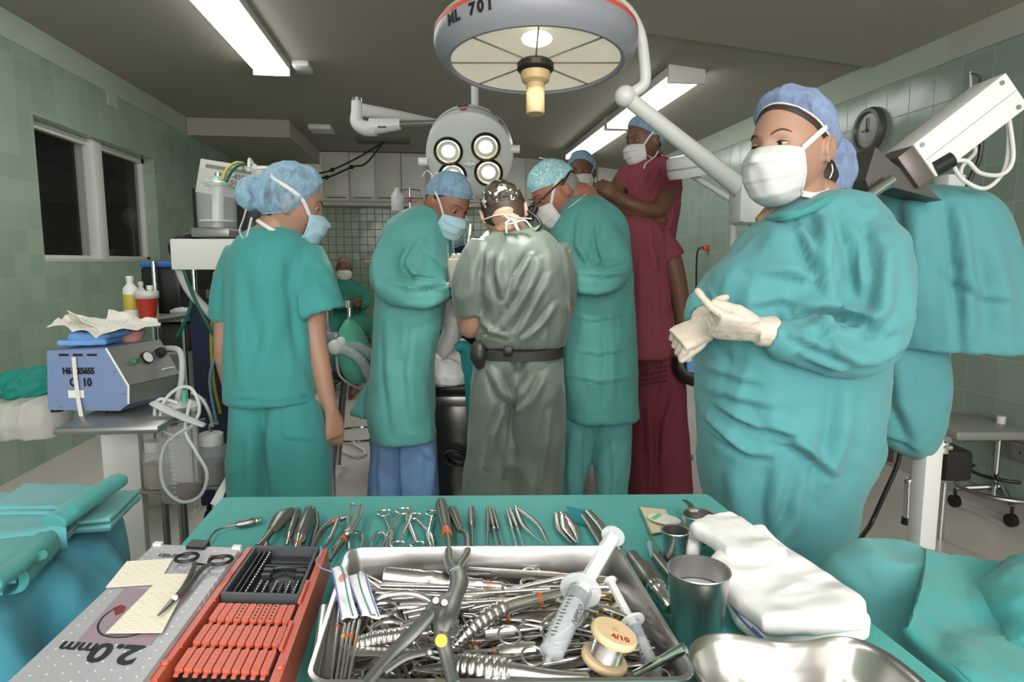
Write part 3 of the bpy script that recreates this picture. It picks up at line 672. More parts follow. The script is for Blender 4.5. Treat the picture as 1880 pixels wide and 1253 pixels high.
def hand(mb, w, d, nrm, side, curl=(.5, .5, .5, .5), thumb=(.5, .3), s=1.0, spread=.05, forearm=None, fr=.027):
    """w wrist, d direction of the fingers, nrm back of the hand, side +1/-1 puts the thumb on +-Y"""
    x = Vector(d).normalized(); z = Vector(nrm); z = (z - x * z.dot(x)).normalized(); y = z.cross(x)
    def L(a, b, c): return Vector(w) + (x * a + y * (b * side) + z * c) * s
    yy = y * side
    rows = [(L(-.01, 0, 0), .026 * s, .019 * s), (L(.015, .002, 0), .030 * s, .018 * s), (L(.045, .002, .001), .038 * s, .016 * s), (L(.075, 0, .002), .041 * s, .0145 * s), (L(.094, -.001, .001), .038 * s, .011 * s)]
    mb.loft([(c, a, b, y, z) for c, a, b in rows], 20, 2.6)
    mb.ball(L(.03, .022, -.008), (.024 * s, .024 * s, .016 * s), 12)
    for i, (fy, ln) in enumerate(((.029, .072), (.010, .080), (-.0095, .074), (-.028, .058))):
        c = curl[i] if hasattr(curl, '__len__') else curl
        if hasattr(c, '__len__'): j3 = c
        else: j3 = (c, c * 1.15, c * .7)
        ang = 0; p = L(.084, fy, .001); fx = spread * (1.5 - i); pts = [L(.06, fy, .001), p]; r0 = (.0092, .0095, .009, .008)[i] * s; rr = [r0, r0 * 1.05]
        for q, seg in enumerate((.44, .31, .25)):
            ang += j3[q]; dd = (x * math.cos(ang) - z * math.sin(ang) + yy * fx * math.cos(ang)).normalized(); p2 = p + dd * (ln * seg * s * 1.12)
            pts.append((p + p2) / 2); rr.append(r0 * (1.0 - .06 * q)); pts.append(p2); rr.append(r0 * (1.0 - .08 * (q + 1))); p = p2
        mb.tube(pts, rr, 12); mb.ball(pts[-1], rr[-1], 12)
    a, b = thumb; p = L(.018, .022, -.006); d1 = (x * math.cos(a) + yy * math.sin(a) - z * .25).normalized()
    p1 = p + d1 * .042 * s; d2 = (x * math.cos(a - b) + yy * math.sin(a - b) - z * .35).normalized(); p2 = p1 + d2 * .030 * s; p3 = p2 + d2 * .022 * s
    mb.tube([p, p1, p2, p3], [.0145 * s, .0122 * s, .011 * s, .009 * s], 12); mb.ball(p3, .009 * s, 10)
    if forearm is not None: mb.tube([forearm, Vector(w)], [fr * s * 1.2, .025 * s], 14)
    return mb
def legs_mb(mb, D, hipz, lx, rx, off=0.0, r=(.062, .05, .042), zt=.04):
    for x_ in (lx, rx):
        t = atd(x_, pyz(D, hipz, off), D, off); k = Vector((t.x, t.y, .48)); f = Vector((t.x, t.y, .08))
        mb.tube([t, (t + k) / 2, k, (k + f) / 2, f], [r[0], r[0] * .9, r[1], r[1], r[2]], 14, smooth=3)
        mb.tube([f + HD * .03, f - HD * .0 - UP * .01, f - HD * .12 - UP * .04], [.04, .045, .03], 10, smooth=3)
def finish_body(P, mb, ma, vox=.005, sm=2): P.p.insert(0, None) if False else None; return P.part('body', to_mb(remesh(mb, vox, sm)), ma, smooth=180)
def cloth(P, name, mb, ma, vox=.009, amp=.006, scale=9, seed=1, folds=(), sm=3, under=None, stretch=(1, 1, .5), fine=.35):
    me = remesh(mb, vox, sm); wrinkle(me, amp * 1.7, scale, stretch, seed, folds, fine * .8); return P.part(name, to_mb(me), ma, under=under, smooth=180)
def F(D, *fl):
    """folds: (amp, width, [(px,py),...])"""
    return [([list(atd(a, b, D)) for a, b in pts], amp * 1.7, wd * 1.05) for amp, wd, pts in fl]
def camo(name, cols, scale, seed=0.0):
    m = mat(name, cols[0], .8); nt = m.node_tree; b = nt.nodes['Principled BSDF']; tc = nt.nodes.new('ShaderNodeTexCoord')
    mp = nt.nodes.new('ShaderNodeMapping'); mp.inputs['Location'].default_value = (seed, seed, 0); nt.links.new(tc.outputs['Object'], mp.inputs[0])
    n = nt.nodes.new('ShaderNodeTexNoise'); n.inputs['Scale'].default_value = scale; n.inputs['Detail'].default_value = 2; n.inputs['Distortion'].default_value = 2.5
    nt.links.new(mp.outputs[0], n.inputs['Vector']); r = nt.nodes.new('ShaderNodeValToRGB'); r.color_ramp.interpolation = 'CONSTANT'
    els = r.color_ramp.elements; pos = [0, .46, .53, .60, .66][:len(cols)]
    while len(els) < len(cols): els.new(.5)
    for e, p_, c in zip(els, pos, cols): e.position = p_; e.color = (*lin(c), 1)
    nt.links.new(n.outputs['Fac'], r.inputs[0]); nt.links.new(r.outputs[0], b.inputs['Base Color']); return m
M['capCamo'] = camo('camouflage cap', ['1b1a16', '4a3d2e', '23211c', 'cfc8ba'], 17, 1.3)
M['capDots'] = camo('pale blue dotted cap', ['8fc0cc', '9acbd6', 'a3d0d8', 'dceff0'], 60, 2.0)
M['capRose'] = camo('patterned cap', ['8a7a74', '5a2f30', 'b9aea6', '3c2b2a'], 60, 4.0)
def rows_to_floor(D, rows, zend, last=None, off=0.0):
    l = last or rows[-1]; return rows + [R_(D, pyz(D, zend, off), l[1], l[2], l[3], off)]
def PX(D, L): return [atd(a, b, D, o) for a, b, o in L]
def leg_cloth(mb, D, rows, zend=.06, off=0.0, b=.085, e=2.2):
    rs = [R_(D, py, a, c, bb, off) for py, a, c, bb in rows]; l = rows[-1]; rs.append(R_(D, (l[0] + pyz(D, zend, off)) / 2, l[1], l[2], l[3], off)); rs.append(R_(D, pyz(D, zend, off), l[1] + 2, l[2] - 2, l[3], off))
    return trunk(mb, rs, True, e=e)
def band_tube(P, name, pts, r, ma, **k): return P.part(name, MB().tube(pts, r, 8, smooth=4, **k), ma)
# ---------------------------------------------------------------- woman in teal gown, right
D = 1.5
P = Thing('person', 'woman in teal gown, white mask and blue bouffant cap at right, gloved hands together', 'person')
Mx = headM(atd(1452, 279, D), -56, 3, -3, .99); V = Mx.to_3x3()
rows = [R_(D, 357, 1504, 1562, .06), R_(D, 368, 1466, 1588, .09), R_(D, 386, 1426, 1600, .11), R_(D, 410, 1398, 1612, .13), R_(D, 450, 1356, 1628, .155), R_(D, 510, 1306, 1636, .17), R_(D, 570, 1291, 1632, .175),
        R_(D, 630, 1286, 1618, .175), R_(D, 690, 1284, 1608, .175), R_(D, 750, 1283, 1606, .175), R_(D, 810, 1284, 1600, .175), R_(D, 860, 1287, 1578, .17), R_(D, 925, 1300, 1553, .165), R_(D, 1005, 1322, 1538, .155), R_(D, 1090, 1342, 1528, .15), R_(D, 1250, 1350, 1520, .15), R_(D, 1370, 1352, 1518, .15)]
b = head_mb(Mx)
b.tube([Mx @ Vector((0, .02, -.06)), Mx @ Vector((0, .035, -.11)), atd(1492, 372, D, .03), atd(1500, 400, D, .03)], [.055, .056, .062, .075], 20, smooth=4)
b.tube([atd(1410, 428, D, .03), atd(1450, 396, D, .02), atd(1500, 384, D, .02), atd(1545, 400, D, .02)], [.045, .052, .05, .045], 16, smooth=4)
trunk(b, rows[3:13], False, shrink=.03)
nearW, farW = atd(1392, 609, D, -.19), atd(1302, 594, D, -.08)
b.tube(PX(D, [(1585, 430, -.04), (1600, 520, -.14), (1590, 620, -.17)]) + [atd(1490, 625, D, -.19), nearW], [.055, .05, .045, .035, .024], 14, smooth=4)
b.tube(PX(D, [(1400, 470, .06), (1335, 530, .06), (1300, 570, 0)]) + [farW], [.045, .042, .034, .022], 14, smooth=4)
legs_mb(b, D, .8, 1405, 1465)
finish_body(P, b, 'skinP', .0042, 2)
eyes(P, Mx, 0, lid=.42, skin='skinP')
hair(P, Mx, front=47, side=84, back=120, infl=1.04)
P.part('hair', MB().ball(Mx @ Vector((0.0, .10, -.055)), (.05, .045, .05), 16), 'hair')
k = cap(P, Mx, 'capB', front=40, side=72, back=104, infl=1.12, puff=.14, rough=.0045, seed=5, er=.0022)
bn = MB().ball((0, 0, 0), (.055, .062, .08), 40); me = remesh(bn, .004, 1); wrinkle(me, .009, 20, (1, 1, .7), 4, fine=.5); bn = to_mb(me)
bn.xf(Mx @ Matrix.Translation((.0, .152, -.04)) @ Matrix.Rotation(-.25, 4, 'X')); P.part('bun_cover', bn, 'capB', under=k, smooth=180)
mk, ct, cb_ = mask(P, Mx, 'maskW', top=.006)
straps(P, Mx, ct, cb_, mk, r=.0065, knot=(0, .125, .03), tie=False, upz=.01)
for s, nm in ((1, 'earring'),):
    q = Mx @ Vector((.088, .012, -.042)); P.part(nm, MB().tube([q, q - UP * .012 + RT * .003, q - UP * .024, q - UP * .03 - RT * .003], [.0012, .0016, .0018, .001], 8), 'steel')
g = MB(); trunk(g, rows, True)
sleeve(g, PX(D, [(1570, 418, -.02), (1592, 470, -.09), (1600, 535, -.13), (1598, 595, -.16), (1570, 634, -.18), (1505, 634, -.2), (1450, 622, -.2), (1414, 613, -.195)]), [.07, .078, .08, .074, .062, .052, .043, .036])
sleeve(g, PX(D, [(1400, 468, .06), (1340, 520, .06), (1304, 562, .0), (1290, 586, -.05)]), [.055, .054, .047, .036])
fl = F(D - .15, (.020, .016, [(1488, 425), (1498, 480), (1518, 550)]), (.018, .016, [(1524, 392), (1518, 430), (1512, 490)]), (.012, .016, [(1560, 400), (1572, 460), (1570, 540)]),
       (.012, .015, [(1610, 420), (1600, 500), (1580, 570)]), (.020, .015, [(1440, 572), (1490, 556), (1535, 566), (1585, 596)]), (.013, .012, [(1424, 602), (1470, 625), (1520, 640), (1560, 640)]),
       (.012, .012, [(1445, 640), (1500, 655), (1560, 650), (1620, 625)]), (.010, .010, [(1440, 590), (1470, 600), (1500, 590)]), (.010, .010, [(1455, 575), (1480, 605), (1490, 635)]), (.012, .012, [(1530, 600), (1560, 590), (1590, 560)]),
       (.008, .014, [(1300, 735), (1350, 728), (1420, 738)]), (.013, .010, [(1330, 750), (1390, 778), (1445, 786)]), (.012, .009, [(1300, 775), (1350, 800), (1380, 830)]), (.012, .010, [(1420, 800), (1470, 815), (1520, 860)]), (.009, .014, [(1400, 760), (1450, 790), (1500, 850)]), (.008, .012, [(1320, 800), (1380, 830), (1420, 830)]),
       (.010, .018, [(1370, 480), (1340, 560), (1350, 640)]), (.008, .012, [(1400, 500), (1450, 500), (1500, 515)]), (.008, .012, [(1380, 560), (1430, 545), (1480, 555)]), (.009, .018, [(1470, 860), (1450, 950), (1400, 1040)]),
       (.010, .02, [(1540, 700), (1530, 800), (1500, 900)]), (.009, .02, [(1360, 880), (1370, 960), (1390, 1040)]), (.008, .02, [(1430, 850), (1420, 930), (1430, 1030)]), (.006, .010, [(1290, 690), (1340, 690), (1400, 700)]))
gk = cloth(P, 'gown', g, 'teal', .0075, .007, 6.5, 3, fl, stretch=(1, 1, .8))
rr = PX(D, [(1412, 402, -.03), (1440, 398, -.10), (1480, 388, -.115), (1520, 368, -.09), (1545, 356, -.05), (1556, 352, .03), (1510, 356, .09), (1445, 380, .07)])
P.part('collar', MB().tube(rr + [rr[0]], [.008, .011, .008, .011, .008, .009, .008, .008, .008], 8, smooth=5), 'tealG', under=gk)
g = MB(); hand(g, nearW, vv(-1, .18, -.02), vv(.1, -.75, -.65), -1, curl=((.55, .35, .1), (1.1, 1.0, .5), (1.2, 1.1, .6), (1.2, 1.1, .6)), thumb=(.35, .55), s=.95, spread=.02)
g.tube([nearW + RT * .032 - UP * .003, nearW + RT * .015, nearW - RT * .005], [.034, .031, .029], 18)
P.part('glove', to_mb(wrinkle(remesh(g, .0024, 2), .0012, 40, (1, 1, 1), 3)), 'glove', smooth=180)
g = MB(); hand(g, farW, vv(-.85, -.45, -.15), vv(-.35, .55, -.75), 1, curl=((.9, 1.2, .3), (1.1, 1.3, .6), (1.2, 1.3, .6), (1.2, 1.3, .6)), thumb=(.3, .3), s=.86, spread=.02)
g.tube([atd(1292, 584, D, -.05), farW], [.032, .028], 18)
P.part('glove', to_mb(wrinkle(remesh(g, .0024, 2), .0012, 40, (1, 1, 1), 5)), 'glove', smooth=180)
P.done()
# ---------------------------------------------------------------- young woman in scrubs, left, from behind
D = 2.2
P = Thing('person', 'young woman in short sleeved green scrubs and blue bouffant cap, seen from behind at left', 'person')
Mx = headM(atd(534, 378, D), 112, 16, 0, 1.0)
rows = [R_(D, 416, 470, 538, .055), R_(D, 428, 450, 556, .09), R_(D, 446, 432, 572, .115), R_(D, 475, 423, 577, .13), R_(D, 520, 420, 572, .135), R_(D, 570, 420, 568, .135), R_(D, 630, 419, 576, .14), R_(D, 690, 420, 584, .145), R_(D, 735, 420, 590, .15)]
b = head_mb(Mx); b.tube([Mx @ Vector((0, .02, -.06)), Mx @ Vector((0, .04, -.1)), atd(503, 425, D, .01)], [.05, .05, .065], 18, smooth=4)
trunk(b, rows[1:], False, shrink=.03)
wr = atd(609, 758, D, -.02)
b.tube(PX(D, [(560, 470, 0), (574, 540, 0), (576, 605, 0), (586, 660, -.01), (597, 715, -.015)]) + [wr], [.05, .046, .041, .036, .031, .022], 16, smooth=4)
hand(b, wr, vv(.1, -1, .05), vv(.75, .05, -.65), 1, curl=((.35, .4, .3), (.5, .5, .3), (.6, .6, .4), (.65, .7, .4)), thumb=(.25, .2), s=.93)
b.tube(PX(D, [(440, 470, 0), (418, 540, .02), (413, 600, .03), (414, 660, .02), (428, 725, .1)]), [.045, .04, .036, .034, .028], 14, smooth=4)
legs_mb(b, D, .85, 470, 560); finish_body(P, b, 'skin', .0055, 2)
eyes(P, Mx, 0, skin='skin'); hair(P, Mx)
P.part('hair', MB().ball(Mx @ Vector((0, .12, .0)), (.045, .04, .045), 16), 'hair')
k = cap(P, Mx, 'capP', front=48, side=102, back=116, infl=1.16, puff=.12, rough=.003, seed=8, edge='capP', er=.002)
bn = MB().ball((0, 0, 0), (.055, .05, .055), 32); me = remesh(bn, .004, 1); wrinkle(me, .005, 22, (1, 1, 1), 9, fine=.5)
P.part('bun_cover', to_mb(me).xf(Mx @ Matrix.Translation((0, .125, .0))), 'capP', under=k, smooth=180)
mk, ct, cb_ = mask(P, Mx, 'maskB'); straps(P, Mx, ct, cb_, mk, r=.006, knot=(0, .135, .085), upz=.085, tk=(1.22, 1.34, 1.4, 1.38))
P.part('mask_tie', MB().tube(PX(D, [(452, 385, -.08), (446, 405, -.09), (440, 425, -.09), (450, 440, -.09), (456, 425, -.09), (462, 400, -.08)]), .0065, 8, flat=.3, smooth=4), 'strap', under=mk)
g = MB(); trunk(g, rows, True)
sleeve(g, PX(D, [(553, 460, 0), (566, 500, 0), (578, 540, 0), (589, 575, 0)]), [.07, .078, .08, .083])
sleeve(g, PX(D, [(445, 466, .0), (424, 510, .02), (414, 550, .03), (409, 588, .04)]), [.06, .055, .05, .048])
fl = F(D - .13, (.010, .02, [(548, 470), (540, 530), (548, 600), (560, 680)]), (.006, .03, [(470, 480), (480, 560), (500, 640)]), (.006, .03, [(440, 500), (440, 600), (450, 700)]), (.005, .03, [(520, 520), (500, 620), (470, 710)]), (.005, .006, [(425, 726), (500, 731), (588, 729)]), (.006, .02, [(560, 480), (590, 500), (610, 540)]))
cloth(P, 'scrub_top', g, 'tealG', .009, .004, 5, 12, fl)
g = MB(); leg_cloth(g, D, [(728, 430, 515, .12), (780, 427, 514, .13), (850, 424, 508, .11), (915, 424, 506, .10)]); leg_cloth(g, D, [(728, 480, 588, .12), (780, 490, 600, .13), (850, 494, 605, .11), (915, 496, 606, .10)])
fl = F(D - .13, (.012, .02, [(497, 760), (498, 850), (500, 930)]), (.006, .02, [(460, 780), (455, 860), (450, 940)]), (.005, .008, [(520, 750), (525, 800), (575, 812)]))
cloth(P, 'trousers', g, 'tealG', .010, .005, 5, 14, fl)
P.done()
# ---------------------------------------------------------------- surgeon in gown leaning in from the left
D = 2.65
P = Thing('person', 'surgeon in long teal gown and blue trousers bending over the patient, second figure from left', 'person')
Mx = headM(atd(820, 374, D), 54, 34, 0, .98)
rows = [R_(D, 380, 762, 796, .05), R_(D, 392, 735, 810, .08), R_(D, 415, 706, 819, .11), R_(D, 445, 694, 823, .125), R_(D, 500, 689, 825, .13), R_(D, 550, 690, 820, .13), R_(D, 600, 689, 811, .13), R_(D, 660, 686, 797, .13), R_(D, 715, 681, 797, .14), R_(D, 760, 674, 798, .145), R_(D, 806, 684, 800, .145)]
b = head_mb(Mx); b.tube([Mx @ Vector((0, .03, -.05)), Mx @ Vector((0, .06, -.1)), atd(778, 400, D, .0)], [.055, .056, .07], 18, smooth=4)
trunk(b, rows[1:], False, shrink=.03)
wr = atd(828, 530, D, -.02)
b.tube(PX(D, [(735, 425, -.07), (712, 480, -.12), (712, 525, -.14), (760, 540, -.14)]) + [wr], [.05, .045, .04, .035, .026], 14, smooth=4)
legs_mb(b, D, .85, 710, 770); finish_body(P, b, 'skinT', .006, 2)
eyes(P, Mx, 0, lid=.55, skin='skinT'); hair(P, Mx, infl=1.03, back=118)
cap(P, Mx, 'capG', front=56, side=74, back=96, infl=1.08, puff=.06, rough=.0025, seed=18, edge='capG')
mk, ct, cb_ = mask(P, Mx, 'maskB'); straps(P, Mx, ct, cb_, mk, r=.005, knot=(0, .118, .05), upz=.06)
g = MB(); trunk(g, rows, True)
sleeve(g, PX(D, [(738, 422, -.06), (716, 470, -.10), (708, 510, -.13), (728, 535, -.15), (775, 540, -.14), (818, 536, -.06)]), [.062, .062, .062, .056, .052, .040])
sleeve(g, PX(D, [(800, 430, .1), (815, 490, .14), (830, 530, .12)]), [.06, .055, .045])
fl = F(D - .15, (.010, .014, [(770, 440), (745, 480), (770, 520), (815, 530)]), (.010, .012, [(700, 440), (690, 480), (695, 530)]), (.010, .012, [(735, 480), (760, 505), (810, 515)]), (.008, .010, [(715, 515), (760, 530), (820, 520)]),
       (.010, .014, [(735, 555), (780, 560), (815, 550)]), (.006, .02, [(710, 580), (712, 680), (725, 790)]), (.006, .02, [(760, 600), (750, 690), (760, 780)]), (.007, .012, [(780, 460), (800, 480), (815, 500)]))
gk = cloth(P, 'gown', g, 'tealP', .009, .006, 6, 23, fl)
band_tube(P, 'collar', PX(D, [(768, 380, -.04), (778, 397, -.07), (792, 412, -.06)]), .006, 'strap', flat=.5)
tb_ = MB(); sleeve(tb_, PX(D, [(690, 700, .04), (676, 740, .04), (668, 768, .03)]), [.03, .05, .06]); cloth(P, 'gown_flap', tb_, 'tealP', .01, .004, 8, 3)
g = MB(); leg_cloth(g, D, [(770, 680, 745, .09), (850, 678, 742, .09), (915, 674, 738, .09)]); leg_cloth(g, D, [(770, 725, 798, .09), (850, 730, 800, .09), (915, 734, 803, .09)])
cloth(P, 'trousers', g, 'bluepants', .011, .006, 6, 25, F(D - .1, (.010, .014, [(737, 800), (738, 860), (740, 930)]), (.006, .014, [(700, 820), (696, 870), (700, 930)]), (.007, .014, [(770, 820), (790, 850), (785, 930)])))
g = MB(); hand(g, wr, vv(.5, .75, .2), vv(-.3, .4, -.8), 1, curl=.7, s=.95); P.part('glove', to_mb(remesh(g, .0035, 2)), 'glove', smooth=180)
P.done()
# ---------------------------------------------------------------- surgeon in grey green scrubs, from behind
D = 2.4
P = Thing('person', 'surgeon in shiny grey green scrubs and camouflage cap, seen from behind in the middle', 'person')
Mx = headM(atd(926, 394, D), 172, 38, 14, 1.0)
rows = [R_(D, 420, 915, 985, .05), R_(D, 428, 895, 1003, .085), R_(D, 445, 879, 1024, .115), R_(D, 475, 873, 1042, .13), R_(D, 530, 877, 1048, .135), R_(D, 580, 880, 1048, .135), R_(D, 612, 872, 1044, .14), R_(D, 636, 876, 1036, .13)]
b = head_mb(Mx); b.tube([Mx @ Vector((0, .02, -.03)), Mx @ Vector((0, .035, -.06)), atd(946, 432, D, .04)], [.045, .05, .055], 18, smooth=4)
trunk(b, rows[1:], False, shrink=.03)
wr = atd(841, 520, D, .16)
b.tube(PX(D, [(890, 460, -.01), (868, 530, -.01), (868, 588, .0), (862, 600, .03), (852, 565, .1)]) + [wr], [.055, .05, .046, .042, .036, .027], 16, smooth=5)
b.tube(PX(D, [(1025, 460, .02), (1034, 530, .04), (1025, 590, .1), (985, 560, .25)]), [.05, .046, .04, .03], 14, smooth=4)
legs_mb(b, D, .9, 905, 985); finish_body(P, b, 'skin', .0055, 2)
hair(P, Mx, back=150, side=96, infl=1.03)
cp = cap(P, Mx, 'capCamo', front=60, side=82, back=100, infl=1.07, puff=.05, rough=.0035, seed=28, edge='capCamo')
bnd = MB().tube(PX(D, [(888, 404, -.05), (912, 396, -.1), (935, 396, -.11), (950, 400, -.11), (975, 402, -.06)]), [.005, .007, .006, .006, .005], 8, flat=.4, smooth=4)
P.part('mask_tie', bnd, 'strap')
bw = MB(); q = atd(945, 410, D, -.11)
for pts in ([(945, 410), (930, 414), (930, 428)], [(945, 410), (963, 405), (975, 418)], [(946, 408), (952, 424), (944, 410)], [(946, 408), (935, 404), (928, 412)], [(925, 396), (935, 405), (928, 410)]):
    bw.tube([atd(a, b_, D, -.125) for a, b_ in pts], .0065, 8, flat=.5, smooth=5)
P.part('knot', bw, 'strap')
P.part('loupe_strap', MB().tube(PX(D, [(965, 385, -.03), (985, 400, -.05), (992, 415, -.06), (978, 428, -.07)]), [.004, .006, .007, .006], 10, smooth=4), 'black')
g = MB(); trunk(g, rows, True)
sleeve(g, PX(D, [(895, 452, -.02), (876, 495, -.03), (863, 540, -.03), (864, 580, -.02)]), [.066, .072, .068, .058])
sleeve(g, PX(D, [(1015, 455, .02), (1030, 510, .04), (1030, 560, .06)]), [.06, .062, .056])
fl = F(D - .13, (.014, .016, [(917, 470), (915, 500), (922, 540)]), (.012, .016, [(990, 480), (965, 540), (930, 600)]), (.010, .014, [(1005, 510), (975, 570), (950, 615)]), (.010, .014, [(940, 560), (920, 600), (890, 625)]), (.010, .012, [(1020, 560), (990, 600), (960, 625)]),
       (.012, .012, [(975, 470), (950, 510), (935, 560)]), (.008, .010, [(880, 590), (900, 610), (930, 618)]), (.008, .016, [(900, 460), (890, 510), (893, 560)]))
cloth(P, 'scrub_top', g, 'greygreen', .008, .007, 6, 33, fl)
g = MB(); leg_cloth(g, D, [(640, 876, 960, .11), (700, 866, 962, .13), (760, 862, 950, .12), (850, 854, 946, .10), (915, 850, 943, .10)]); leg_cloth(g, D, [(640, 940, 1030, .11), (700, 940, 1035, .13), (760, 945, 1036, .12), (850, 946, 1032, .10), (915, 944, 1026, .10)])
fl = F(D - .12, (.016, .022, [(955, 700), (958, 760), (945, 830), (943, 930)]), (.010, .016, [(900, 680), (920, 720), (955, 750)]), (.010, .014, [(925, 750), (905, 800), (895, 860)]), (.010, .014, [(1000, 690), (980, 730), (960, 760)]), (.008, .014, [(1010, 760), (1000, 830), (990, 900)]), (.010, .014, [(930, 780), (925, 830), (930, 880)]))
cloth(P, 'trousers', g, 'greygreen', .009, .007, 6, 35, fl)
bl = MB(); rg = ring_of(*R_(D, 646, 872, 1034, .14), n=40); rg2 = ring_of(*R_(D, 638, 872, 1034, .14), n=40); rg3 = ring_of(*R_(D, 654, 872, 1034, .14), n=40)
c0 = sum(rg, Vector()) / 40
bl.rings([rg2, rg3, [c0 + (p - c0) * .95 - UP * .008 for p in rg], [c0 + (p - c0) * .95 + UP * .008 for p in rg], rg2], True, False)
k = P.part('belt', bl, mat('black webbing', '2a2623', .6, bump=.3, bscale=600)); P.part('buckle', MB().box(atd(933, 645, D, -.145), (.03, .02, .034), basis(RT), .004), 'black', under=k)
pb = MB().ball(atd(880, 650, D, -.06), (.035, .06, .05), 20, basis(RT)); pb.ball(atd(888, 672, D, -.05), (.03, .05, .03), 16); cloth(P, 'waist_pouch', pb, mat('black nylon pouch', '2b2623', .5), .006, .003, 14, 3, under=None)
g = MB(); hand(g, wr, vv(-.1, 1, -.1), vv(-.6, .1, -.8), 1, curl=(.9, 1.0, .7, .7)[:3] and .95, thumb=(.4, .4), s=1.0); g.tube([wr - UP * .02, wr + UP * .01], [.033, .03], 16)
P.part('glove', to_mb(remesh(g, .0032, 2)), 'glove', smooth=180)
wq = atd(843, 530, D, .155); P.part('wrist_band', MB().tube([wq + RT * .033, wq + HD * .033, wq - RT * .033, wq - HD * .033, wq + RT * .033], .007, 8, smooth=5), 'black')
P.done()
it = Thing('surgical_probe', 'slim steel instrument held upright in the gloved hand between the surgeons', 'instrument')
it.part('shaft', MB().tube([atd(850, 495, D, .1), atd(862, 430, D, .1)], .006, 10), 'steel'); it.part('tip', MB().cyl(atd(862, 432, D, .1), atd(864, 412, D, .1), .012, .011, 12), 'steel'); it.done()
# ---------------------------------------------------------------- older surgeon with loupes
D = 2.68
P = Thing('person', 'older surgeon in teal gown with pale blue dotted cap and loupes, bending left', 'person')
Mx = headM(atd(1022, 353, D), -80, 36, 0, 1.0)
rows = [R_(D, 360, 1048, 1092, .05), R_(D, 370, 1035, 1112, .085), R_(D, 392, 1022, 1142, .115), R_(D, 430, 1010, 1156, .13), R_(D, 490, 1008, 1161, .135), R_(D, 560, 1008, 1166, .135), R_(D, 640, 1012, 1169, .14), R_(D, 700, 1018, 1170, .14), R_(D, 768, 1028, 1170, .14)]
b = head_mb(Mx); b.tube([Mx @ Vector((0, .04, -.05)), Mx @ Vector((0, .075, -.09)), atd(1070, 385, D, .0)], [.062, .065, .075], 18, smooth=4)
trunk(b, rows[1:], False, shrink=.03)
b.tube(PX(D, [(1105, 420, -.07), (1128, 470, -.12), (1128, 505, -.14), (1075, 515, -.13), (1005, 500, -.03)]), [.05, .045, .04, .035, .027], 14, smooth=4)
legs_mb(b, D, .85, 1055, 1125); finish_body(P, b, 'skinR', .006, 2)
eyes(P, Mx, 0, lid=.5, skin='skinR'); hair(P, Mx, 'hairG', infl=1.025, back=120)
cap(P, Mx, 'capDots', front=62, side=74, back=78, infl=1.08, puff=.06, rough=.002, seed=38, edge='capDots')
mk, ct, cb_ = mask(P, Mx, 'maskW'); straps(P, Mx, ct, cb_, mk, r=.0055, knot=(0, .02, .15), upz=.1, tie=False)
lo = MB()
for s in (-1, 1): lo.tube([Mx @ Vector((.084 * s, .03, .03)), Mx @ Vector((.085 * s, -.03, .024)), Mx @ Vector((.074 * s, -.10, .014))], .0035, 8)
lo.tube([Mx @ Vector((.074, -.10, .014)), Mx @ Vector((0, -.135, .02)), Mx @ Vector((-.074, -.10, .014))], .004, 8, smooth=4)
k = P.part('glasses', lo, 'black')
for s in (-1, 1):
    P.part('loupe', MB().cyl(Mx @ Vector((.031 * s, -.11, .005)), Mx @ Vector((.027 * s, -.16, -.02)), .014, .018, 16), 'black', under=k)
P.part('glasses_cord', MB().tube(PX(D, [(1032, 340, -.09), (1045, 318, -.08), (1052, 316, -.03), (1062, 335, .0), (1076, 352, -.02)]), .0042, 8, smooth=6), 'black', under=k)
g = MB(); trunk(g, rows, True)
sleeve(g, PX(D, [(1102, 410, -.06), (1122, 455, -.10), (1132, 492, -.13), (1108, 515, -.15), (1055, 517, -.13), (1005, 505, -.04)]), [.062, .062, .06, .056, .052, .042])
sleeve(g, PX(D, [(1030, 410, .1), (1000, 470, .15), (985, 500, .12)]), [.06, .055, .045])
fl = F(D - .15, (.010, .014, [(1065, 400), (1060, 450), (1090, 500)]), (.010, .012, [(1095, 400), (1100, 450), (1115, 490)]), (.010, .010, [(1090, 470), (1110, 490), (1140, 480)]), (.009, .010, [(1060, 500), (1100, 505), (1145, 500)]), (.010, .012, [(1050, 532), (1090, 535), (1135, 525)]),
       (.004, .006, [(1040, 580), (1090, 588), (1150, 578)]), (.004, .006, [(1040, 640), (1100, 650), (1160, 640)]), (.007, .02, [(1050, 560), (1045, 660), (1050, 750)]), (.004, .006, [(1040, 690), (1100, 700), (1165, 695)]), (.006, .02, [(1120, 560), (1125, 650), (1120, 750)]))
cloth(P, 'gown', g, 'tealP', .009, .006, 6, 43, fl)
band_tube(P, 'collar', PX(D, [(1044, 382, -.09), (1060, 370, -.09), (1075, 357, -.05)]), .005, 'strap', flat=.5)
P.part('waist_tie', MB().tube(PX(D, [(1030, 640, -.12), (1034, 690, -.12), (1033, 730, -.13)]), [.012, .018, .024], 8, flat=.25, smooth=3), mat('blue tie', '2f84ad', .7))
g = MB(); leg_cloth(g, D, [(740, 1025, 1096, .10), (850, 1022, 1080, .09), (915, 1018, 1070, .085)]); leg_cloth(g, D, [(740, 1080, 1160, .10), (850, 1090, 1156, .09), (915, 1096, 1152, .085)])
cloth(P, 'trousers', g, 'tealL', .011, .006, 6, 45, F(D - .1, (.010, .014, [(1085, 780), (1084, 830), (1086, 930)]), (.008, .014, [(1050, 800), (1045, 870), (1050, 940)]), (.008, .014, [(1125, 800), (1130, 870), (1124, 940)])))
P.done()
